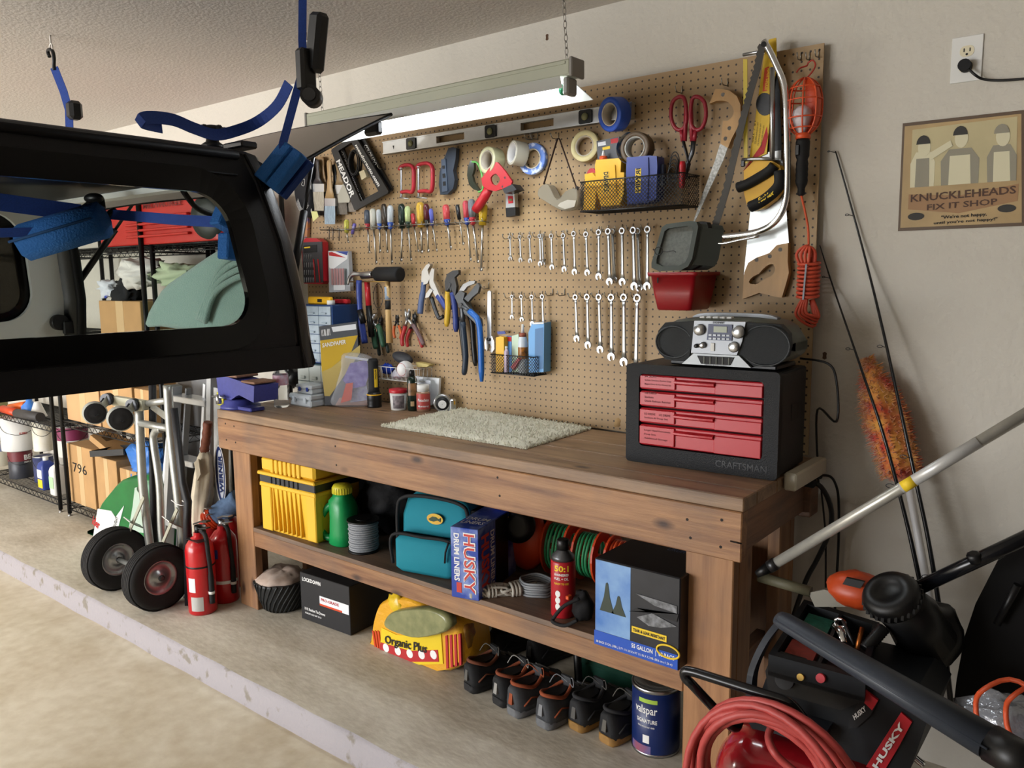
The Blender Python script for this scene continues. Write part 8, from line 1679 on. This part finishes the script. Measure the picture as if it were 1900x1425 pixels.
P = away(Z(1216, 1410), .08); P.z = .001; k = mpp(P); r = 44*k; h = 128*k; t = thing('paint_can', 'blue paint can with metal lid under the right end of the bench', 'paint can', P)
part('body', MB().lathe([(r*.98, 0), (r, .004), (r, h*.95)], P, n=40), mat('navy paint label', '#16285c', .35), t); part('rim', MB().lathe([(r, h*.94), (r*1.03, h*.95), (r*1.03, h*.985), (r, h), (r*.9, h), (r*.88, h*.96), (r*.3, h*.955), (.001, h*.955)], P, n=40, caps=False), m_steel, t); part('base_rim', MB().lathe([(r*1.01, 0), (r*1.02, .006), (r, .009)], P, n=40), m_steel, t)
A0 = math.atan2(CAM.y-P.y, CAM.x-P.x); label_on(t, P, r, A0-.75, A0+.05, h*.80, h*.86, mat('lime band', '#9fc04a', .4), 'green_band')
b = MB(); text_cyl(b, 'valspar', P, r, A0-.95, A0+.05, h*.60, h*.76, .01); text_cyl(b, 'SIGNATURE', P, r, A0-.85, A0+.05, h*.50, h*.56, .02); text_cyl(b, 'PREMIUM INTERIOR PAINT + PRIMER', P, r, A0-.8, A0-.05, h*.43, h*.455, .0)
b.loft([[P+Vector(((r+.0008)*math.cos(A0-.55+.07*i), (r+.0008)*math.sin(A0-.55+.07*i), h*z)) for i in range(5)] for z in (.2, .32)], caps=False, closed=False)
part('lettering', b, m_whitetext, t); label_on(t, P, r, A0-1.2, A0-.2, h*.04, h*.16, mat('red orange wave print', '#a8452e', .4, col2='#2f6aa8', vs_=14), 'wave_print')
F, W = foot(1255, 1405, 1278, 1412, .001); single('small_black_box', 'small black box between the paint can and the right bench leg', 'box', fb(MB(), place((LX['r'][0]-.055, -.40, .001), (1, 0, 0)), (0, .05), (0, .12), (0, .13), .003), m_black)
P = Z(1110, 1290); single('green_tray', 'dark green plastic tray in the shadow behind the shoes', 'tray', MB().box(Vector((.63, -.13, .05)), (.3, .16, .1), bev=.02), mat('dark green plastic', '#1c4a3c', .4)); single('black_strut', 'black metal leg leaning in the shadow behind the shoes', 'strut', MB().tube([Vector((.43, -.14, .28)), Vector((.56, -.30, .0))], .014, 8), m_black)
# ================================================================ right hand corner and wall
m_scr = mat('sepia photo print', '#b9ad86', .6, var=.12, vs_=8)
crn = [(1675, 229), (1900, 204), (1901, 419), (1666, 429)]; A, B, Cc, Dd = [Y(*q, WY-.004) for q in crn]; q = lambda a, c, l=.0: (A*(1-a)+B*a)*(1-c)+(Dd*(1-a)+Cc*a)*c+Vector((0, -l, 0))
sg = thing('wall_sign', 'tan tin sign with an old photo and shop lettering on the wall', 'sign', Dd)
def sp_(nm, pts, l, m, t=.0006): return part(nm, MB().prism([q(a, c, l) for a, c in pts], (0, t, 0)), m, sg)
sp_('plate', ((0, 0), (1, 0), (1, 1), (0, 1)), 0, mat('dark sign edge', '#574431', .5), .003)
sp_('panel', ((.02, .03), (.98, .03), (.98, .97), (.02, .97)), .0006, mat('tan sign print', '#a88e62', .5, var=.2, vs_=9))
sp_('photo', ((.09, .07), (.95, .05), (.94, .60), (.09, .60)), .0012, m_scr)
m_p1 = mat('pale photo tone', '#cfc9ab', .6); m_p2 = mat('grey photo tone', '#8b8676', .6); m_p3 = mat('dark photo tone', '#2c2a26', .6)
circ = lambda cx, cz, rx, rz: [(cx+rx*math.cos(a*PI/8), cz+rz*math.sin(a*PI/8)) for a in range(16)]
for cx, hz, br, (apr, slv) in ((.19, .19, .1, (m_p2, m_p1)), (.50, .14, .15, (m_p1, m_p2)), (.83, .16, .11, (m_p1, m_p2))):
    sp_('figure', ((cx-br, .60), (cx-br*1.05, .38), (cx-br*.6, .28), (cx+br*.6, .28), (cx+br*1.05, .38), (cx+br, .60)), .0018, slv); sp_('apron', ((cx-br*.6, .60), (cx-br*.55, .34), (cx+br*.55, .34), (cx+br*.6, .60)), .0024, apr)
    sp_('face', circ(cx+.01, hz+.05, .055, .085), .0024, m_p1); sp_('hair', [(x, min(z, hz+.02)) for x, z in circ(cx, hz+.02, .06, .08)], .003, m_p3 if cx < .8 else m_p2)
sp_('arm', ((.24, .30), (.42, .20), (.44, .25), (.26, .36)), .003, m_p1)
sp_('banner', ((.08, .66), (.5, .70), (.96, .63), (.95, .78), (.5, .86), (.08, .80)), .0014, mat('banner brown', '#96714a', .5)); sp_('scroll_end', circ(.15, .87, .07, .035), .0018, m_p3); sp_('scroll_end', circ(.87, .84, .07, .035), .0018, m_p3)
for s_, a0, a1, c0, c1, mm in (('KNUCKLEHEADS', .1, .94, .735, .665, 'dark brown sign letter'), ('FIX IT SHOP', .24, .8, .82, .765, 'dark brown sign letter'), ("\"We're not happy,", .36, .72, .915, .875, ''), ("until you're not happy!\"", .3, .8, .96, .925, '')):
    part('lettering', text_on(MB(), s_, lambda u, v: q(a0+(a1-a0)*u, c0+(c1-c0)*v-.02*u*(1 if mm else .6), .0022), .02), mat(mm, '#4a3020', .6) if mm else m_blacktext, sg)
ot = thing('outlet_plate', 'white wall outlet with one black plug near the top right', 'outlet', Y(1793, 152, WY)); oc = Y(1794, 110, WY); cu_ = (Y(1824, 106, WY)-Y(1764, 113, WY)).x
part('cover', MB().box(oc+Vector((0, -.002, 0)), (.074, .005, .117), bev=.002), m_white, ot)
for dz in (.02, -.02):
    rc_ = part('receptacle', MB().prism([oc+Vector((p[0], -.0055, dz+p[1])) for p in rrect(.034, .028, .012)], (0, .002, 0)), mat('ivory plastic', '#d8cfb2', .4), ot)
    for dx in (-.007, .007): part('slot', MB().box(oc+Vector((dx, -.006, dz+.003)), (.0025, .001, .009)), m_black, rc_)
    part('ground_hole', MB().cyl(oc+Vector((0, -.0065, dz-.008)), oc+Vector((0, -.005, dz-.008)), .003, n=10), m_black, rc_)
pc = oc+Vector((0, -.02, -.02)); cable('power_cable', 'black power cord plugged into the wall outlet', [pc+Vector((.01, -.005, -.01)), Y(1808, 138, -.0), Y(1825, 147, .01), Y(1860, 149, .012), Y(1930, 144, .012)], .0035, plug=(pc+Vector((0, -.012, 0)), pc+Vector((0, .013, 0)), .016))
for (u, v, lab) in ((1015, 69, 'small brown hole in the wall above the shop light'), (1530, 660, 'small dark gouge in the wall right of the stereo')): single('wall_hole', lab, 'mark', MB().prism([Y(u, v, WY-.0005)+Vector((.009*math.cos(a*PI/4)*(1 if a % 2 else .6), 0, .012*math.sin(a*PI/4))) for a in range(8)], (0, .0005, 0)), mat('brown hole', '#5d4636', .9))
# fishing rods, duster
def rod(label, pts, guides):
    P_ = catmull([Y(*p) for p in pts], 8); t = thing('fishing_rod', label, 'fishing rod', P_[-1]); n = len(P_); part('blank', MB().tube(P_, [.0014+.0062*i/n for i in range(n)], 8), mat('dark rod blank', '#17181a', .25), t)
    for (f, r_, s) in guides:
        p = P_[int(f*(n-1))]; c_ = p+Vector((-.016*s, -.012, .004)); part('line_guide', MB().tube([c_+Vector((r_*math.cos(a*PI/6), 0, r_*.5*math.sin(a*PI/6))) for a in range(12)], .0012, 5, True).tube([p, c_+Vector((r_*s, 0, 0))], .0012, 5), m_dsteel, t)
rod('taller fishing rod leaning on the wall at the right', [(1550, 283, .02), (1556, 300, .018), (1603, 470, .01), (1640, 620, -.05), (1690, 850, -.13), (1722, 1000, -.15), (1746, 1150, -.17), (1765, 1310, -.18)], ((.02, .003, 1), (.24, .005, 1), (.45, .007, 1), (.58, .009, 1), (.80, .014, 1)))
rod('shorter fishing rod leaning on the wall beside the pegboard edge', [(1521, 455, .015), (1545, 530, .01), (1600, 690, -.10), (1640, 810, -.14), (1680, 960, -.15), (1708, 1085, -.17), (1738, 1230, -.2)], ((.15, .004, 1), (.3, .006, 1), (.62, .012, 1)))
t = thing('duster', 'fluffy orange and yellow duster on a white pole behind the fishing rods', 'duster', Y(1720, 1300, -.14)); d0, d1 = Y(1611, 672, -.02), Y(1677, 893, -.07); b = MB()
n1 = frame_from(d1-d0); dx, dy, dzv = n1; rg = []
for i in range(13):
    f = i/12; c_ = d0+(d1-d0)*f; r_ = .056*(math.sin(PI*min(1, f*1.6+.12)/2))*(1-.35*max(0, f-.45))*(1 if i < 12 else .5)
    rg.append([c_+dx*r_*math.cos(a*PI/10)+dy*r_*math.sin(a*PI/10) for a in range(20)])
m_du = mat('orange yellow plush', '#c23f30', .95, col2='#e0a24c', vs_=22, thr=.5, sharp=.14, sheen=.5); part('plush', b.loft(rg), m_du, t)
b = MB(); random.seed(5)
for i in range(2800):
    r_ = random.choice(rg[:-1]); a = random.randrange(20); p = r_[a]; c_ = sum(r_, Vector((0, 0, 0)))/20; n_ = (p-c_).normalized(); p = p+(d1-d0)*random.uniform(-.04, .04); b.cyl(p-n_*.004, p+n_*random.uniform(.006, .015)+Vector((random.uniform(-.008, .008), random.uniform(-.008, .008), random.uniform(-.012, .008))), random.choice((.0016, .0022)), .0005, 3, caps=False)
part('fluff', b, m_du, t, kind='stuff'); part('pole', MB().tube([Y(1684, 890, -.08), Y(1703, 990, -.1), Y(1730, 1140, -.12), Y(1752, 1290, -.14), Y(1757, 1330, -.15)], .011, 10), mat('grey white pole', '#dcdcdc', .4), t)
t = thing('extension_pole', 'long silver extension pole slanting across the right side', 'pole', Y(1409, 1062, -.50)); ea, eb = Y(1436, 1047, -.485), Y(1930, 752, -.40); part('tube', MB().tube([ea, eb], .0135, 14), mat('aged aluminium pole', '#b4b2a9', .34, .45, var=.15, vs_=18), t)
part('connector', MB().tube([Y(1404, 1066, -.50), Y(1428, 1052, -.487)], [.009, .016], 12), m_black, t); part('collar', MB().tube([Y(1428, 1052, -.487), Y(1440, 1045, -.485)], .0165, 12), m_dsteel, t); sd = (eb-ea).normalized(); s0 = Y(1672, 906, -.445); part('sticker', MB().tube([s0, s0+sd*.2], .0138, 14), mat('worn foil sticker', '#c2c2c0', .35, .3), t); part('sticker_print', MB().tube([s0+sd*.005, s0+sd*.035], .01385, 14), m_yeltext, t)
# compressor
m_cs = mat('blue black shroud', '#0f1216', .5, spec=.35); cy = -.70; zt3 = .575
t = thing('air_compressor', 'black and red air compressor in the bottom right corner', 'air compressor', (1.5, -.6, 0))
part('shroud', MB().prism(poly_px([(1420, 1262), (1432, 1232), (1470, 1240), (1600, 1275), (1690, 1298), (1720, 1340), (1690, 1425), (1655, 1480), (1440, 1440), (1395, 1330)], cy), (0, .26, 0)), m_cs, t)
part('console', MB().prism(poly_px([(1420, 1245), (1432, 1218), (1600, 1268), (1602, 1300), (1560, 1318), (1425, 1280)], cy-.02), (0, .04, 0)), m_black, t)
tk = [Z(*p, zt3) for p in ((1426, 1214), (1606, 1262), (1632, 1155), (1492, 1112))]; ti = [p+(sum(tk, Vector())/4-p)*.14 for p in tk]
part('tray_rim', MB().ring(tk, ti, (0, 0, -.05)), m_cs, t); part('tray_floor', MB().prism([p+Vector((0, 0, -.04)) for p in tk], (0, 0, -.012)), m_black, t)
part('divider', MB().prism([ti[0].lerp(ti[1], .5), ti[3].lerp(ti[2], .5), ti[3].lerp(ti[2], .5)+Vector((0, 0, -.04)), ti[0].lerp(ti[1], .5)+Vector((0, 0, -.04))], (.008, 0, 0)), m_cs, t)
for (a0, a1, c0, c1, mm, nm) in ((.06, .44, .5, .92, mat('green label print', '#1c6152', .5, var=.5, vs_=90), 'green_label'), (.05, .42, .06, .36, mat('red label print', '#7c2a22', .5, var=.3, vs_=60), 'red_label')):
    Q = lambda a, c: (ti[0]*(1-a)+ti[1]*a)*(1-c)+(ti[3]*(1-a)+ti[2]*a)*c+Vector((0, 0, -.012)); part(nm, MB().prism([Q(a0, c0), Q(a1, c0), Q(a1, c1), Q(a0, c1)], (0, 0, -.02)), mm, t)
part('roll_bar', MB().strap(catmull([Y(1446, 1155, -.66), Y(1424, 1185, -.68), Y(1404, 1225, -.70), Y(1395, 1262, -.71), Y(1394, 1330, -.71)], 4), .035, (0, 1, 0), .014), mat('slate plastic', '#262b33', .45), t)
for (u, v, r_, mm, nm) in ((1490, 1255, .008, mat('brass', '#a98a4a', .35, .9), 'outlet_valve'), (1527, 1257, .01, m_red, 'red_switch'), (1458, 1262, .022, m_blacktext, 'gauge')):
    p = Y(u, v, cy-.02); part(nm, MB().cyl(p+Vector((0, .01, 0)), p+Vector((0, -.012 if r_ > .02 else -.02, .006)), r_, n=16), mm, t)
part('label', plate_px(MB(), [(1475, 1236), (1502, 1242), (1500, 1254), (1474, 1248)], cy-.022, .002), m_paper, t)
part('badge', plate_px(MB(), [(1575, 1336), (1604, 1282), (1630, 1300), (1615, 1328), (1590, 1350), (1574, 1352)], cy-.006, .01), m_blacktext, t); part('red_badge', plate_px(MB(), [(1604, 1281), (1629, 1300), (1618, 1318), (1599, 1300)], cy-.008, .01), m_red, t)
A = Y(1586, 1336, cy-.008); part('lettering', text_flat(MB(), 'HUSKY', A, Y(1608, 1318, cy-.008)-A, Y(1582, 1327, cy-.008)-A, .001, .03), m_whitetext, t)
part('red_panel', plate_px(MB(), [(1605, 1425), (1652, 1352), (1672, 1322), (1692, 1340), (1668, 1385), (1635, 1440)], cy-.006, .01), m_red, t); A = Y(1628, 1428, cy-.008); part('lettering', text_flat(MB(), 'HUSKY', A, Y(1680, 1346, cy-.008)-A, Y(1618, 1420, cy-.008)-A, .001, .04), m_whitetext, t)
part('tank', MB().lathe([(.001, -.02), (.06, -.01), (.105, .02), (.12, .06), (.12, .34), (.105, .38), (.06, .41), (.001, .42)], (1.27, -.70, .245), (1, 0, 0), 32), mat('glossy red tank', '#8e141c', .18, coat=.6), t); part('tank_foot', MB().box((1.34, -.70, .065), (.03, .16, .13), bev=.006), m_black, t); part('tank_foot', MB().box((1.60, -.70, .065), (.03, .16, .13), bev=.006), m_black, t)
part('vent_panel', plate_px(MB(), [(1385, 1332), (1420, 1328), (1530, 1362), (1520, 1392), (1440, 1362), (1395, 1352)], -.76, .08), mat('slate plastic', '#262b33', .45), t)
yh = -.86; part('carry_handle', MB().tube(catmull([Y(1372, 1335, -.74), Y(1366, 1350, -.76), Y(1355, 1346, -.78)], 3)+catmull([Y(1282, 1268, yh), Y(1272, 1258, yh), Y(1270, 1248, yh), Y(1276, 1245, yh), Y(1292, 1248, yh)], 4)+catmull([Y(1440, 1295, yh+.01), Y(1465, 1305, yh+.01), Y(1486, 1328, yh+.02), Y(1530, 1392, -.82), Y(1560, 1440, -.8)], 4), .0115, 12), mat('gloss black tube', '#0f1013', .22), t)
hz = thing('air_hose', 'coiled salmon red air hose hanging on the compressor handle', 'hose', Y(1430, 1500, yh)); m_hose = mat('salmon red hose', '#a8403c', .5, var=.1, vs_=40); cz = Y(1430, 1452, yh-.02)
for i in range(10):
    rx, rz = .145+.0085*(i % 5)+.003*(i//5), .172+.006*(i % 5); oy = -.04+.012*(i % 4)+.018*(i//5); ph = i*.9
    part('loop', MB().tube([cz+Vector((.012*math.sin(i*2.3)+rx*math.cos(a*PI/16), oy+.012*math.sin(a*PI/16*2+ph), -.012*(i % 3)+rz*math.sin(a*PI/16)*(1-.02*(i % 4)))) for a in range(32)], .0088, 8, True), m_hose, hz)
part('hose_end', MB().tube(catmull([Y(1440, 1338, -.80), Y(1430, 1352, -.82), Y(1426, 1370, -.84), Y(1436, 1395, -.86), Y(1460, 1420, -.86), Y(1500, 1450, -.86)], 5), .0088, 8), m_hose, hz); part('fitting', MB().tube([Y(1445, 1330, -.79), Y(1439, 1343, -.805)], .0105, 10), mat('brass', '#a98a4a', .35, .9), hz)
t = thing('impact_tool', 'small chrome air tool with a copper fitting in the compressor tray', 'air tool', Z(1570, 1195, .54)); c_ = Z(1562, 1178, .56); part('body', MB().tube([c_+Vector((-.02, .0, .02)), c_+Vector((.0, -.01, .01)), c_+Vector((.02, -.05, 0))], [.008, .014, .009], 12), m_chrome, t); part('ring', MB().tube([c_+Vector((-.005+.014*math.cos(a*PI/6), 0, .03+.010*math.sin(a*PI/6))) for a in range(12)], .003, 6, True), m_chrome, t); part('fitting', MB().tube([Z(1590, 1205, .56), Z(1600, 1165, .60)], .006, 8), mat('copper', '#a8612e', .35, .9), t); part('rod', MB().tube([Z(1563, 1150, .60), Z(1585, 1198, .56)], .004, 8), m_dsteel, t)
# tube, trimmer, guard, shovel, bag with cord
t = thing('blower_tube', 'long slate black plastic blower tube lying across the compressor', 'blower tube', Y(1844, 1408, -.86)); b0, b1 = Y(1446, 1147, -.76), Y(1838, 1378, -.92); bd = b1-b0
part('tube', MB().tube([b0, b0+bd*.03, b0+bd*.5, b1], [.021, .025, .032, .038], 14, flat=.75), mat('slate black plastic', '#31363e', .42, spec=.4), t); part('seam', MB().tube([b0+Vector((0, -.024, .004)), b1+Vector((0, -.037, .006))], .0025, 5), mat('slate black plastic', '#31363e', .42, spec=.4), t); part('end_sleeve', MB().tube([b1, b1+bd*.16], [.034, .034], 14), m_black, t)
t = thing('string_trimmer', 'orange and black string trimmer leaning in the right corner', 'string trimmer', Y(1700, 1240, -.40)); oa = Y(1560, 1105, -.42)
part('motor_housing', clump(MB(), Y(1592, 1094, -.42), .07, 22, 14, .04, (1.1, .8, .66), 2), mat('orange motor housing', '#ab3e18', .42), t); part('vent', plate_px(MB(), [(1570, 1072), (1604, 1080), (1596, 1092), (1563, 1084)], -.475, .01), m_blacktext, t)
sc_ = Y(1652, 1102, -.5); ax = Vector((-.22, -.55, .8)); b = MB().lathe([(.062, -.03), (.066, -.024), (.066, .0), (.058, .012), (.034, .018), (.03, .01), (.001, .012)], sc_, ax, 32)
xx, yy_, _z = frame_from(ax)
for a in range(28): p = sc_+(xx*math.cos(a*PI/14)+yy_*math.sin(a*PI/14))*.066-ax.normalized()*.012; b.box(p, (.006, .006, .012))
part('spool_cap', b, m_black, t); part('head', MB().tube([sc_-ax.normalized()*.02, Y(1690, 1140, -.44), Y(1720, 1190, -.40)], [.055, .065, .07], 16), m_black, t); part('guard', clump(MB(), Y(1725, 1175, -.36), .085, 20, 12, .06, (.9, .7, 1.0), 3), m_black, t); part('spring_hose', MB().tube([Y(1640, 1165, -.5)+(Y(1605, 1205, -.55)-Y(1640, 1165, -.5))*i/20 for i in range(21)], [.014+.002*(i % 2) for i in range(21)], 10), m_black, t)
part('shaft', MB().tube([Y(1706, 1090, -.43), Y(1930, 985, -.40)], .0165, 14), mat('gloss black tube', '#0f1013', .22), t); part('knob', MB().lathe([(.014, 0), (.016, .004), (.016, .02), (.01, .024)], Y(1810, 1042, -.42), (-.2, -.4, 1), 8), m_black, t)
t = thing('plastic_guard', 'large black plastic guard panel leaning at the right edge', 'plastic panel', Y(1830, 1320, -.28)); part('panel', MB().prism(poly_px([(1940, 985), (1850, 1042), (1810, 1120), (1790, 1180), (1775, 1260), (1768, 1318), (1940, 1330)], -.3), (0, .05, 0)), mat('matt black plastic', '#100f0f', .7, spec=.2), t); part('slot_lever', MB().tube([Y(1850, 1158, -.32), Y(1888, 1085, -.33)], .009, 8), m_black, t)
t = thing('shovel', 'garden shovel with a dull grey blade behind the compressor', 'shovel', Y(1535, 1118, -.42)); part('blade', MB().prism(poly_px([(1500, 1100), (1530, 1094), (1578, 1110), (1572, 1126), (1512, 1126)], -.44), (0, .006, 0)), mat('dull shovel steel', '#7d7a70', .6, .5), t); part('handle', MB().tube([Y(1408, 1070, -.43), Y(1505, 1098, -.43)], .014, 12), mat('olive worn handle', '#5a5743', .6), t)
t = thing('parts_bag', 'shiny clear bag of small metal parts under an orange cord at the right edge', 'bag', Y(1840, 1400, -.62)); part('bag', clump(MB(), Y(1875, 1345, -.56), .085, 24, 14, .16, (1.25, .8, .7), 6, 3.5), mat('shiny clear film', '#8d9096', .12, .3, bump=1.0, bs=22), t)
t = thing('extension_cable', 'loops of orange cord over the shiny bag at the right edge', 'extension cord', Y(1830, 1390, -.68)); oc_ = Y(1885, 1330, -.68)
for i, (rx, rz, dx) in enumerate(((.072, .072, .0), (.05, .062, .03))): part('loop', MB().tube([oc_+Vector((dx+rx*math.cos(a*PI/14), .012*i+.01*math.sin(a), rz*math.sin(a*PI/14))) for a in range(28)], .0052, 8, True), m_orc, t)
t = thing('metal_bracket', 'crooked bright metal bracket below the blower tube', 'bracket', Y(1700, 1400, -.6)); part('bar', MB().tube(catmull([Y(1682, 1345, -.6), Y(1700, 1362, -.6), Y(1690, 1395, -.6), Y(1715, 1420, -.6)], 5), .012, 8, flat=.5), m_chrome, t); part('stem', MB().tube([Y(1702, 1350, -.56), Y(1700, 1378, -.56)], .008, 8), m_white, t)
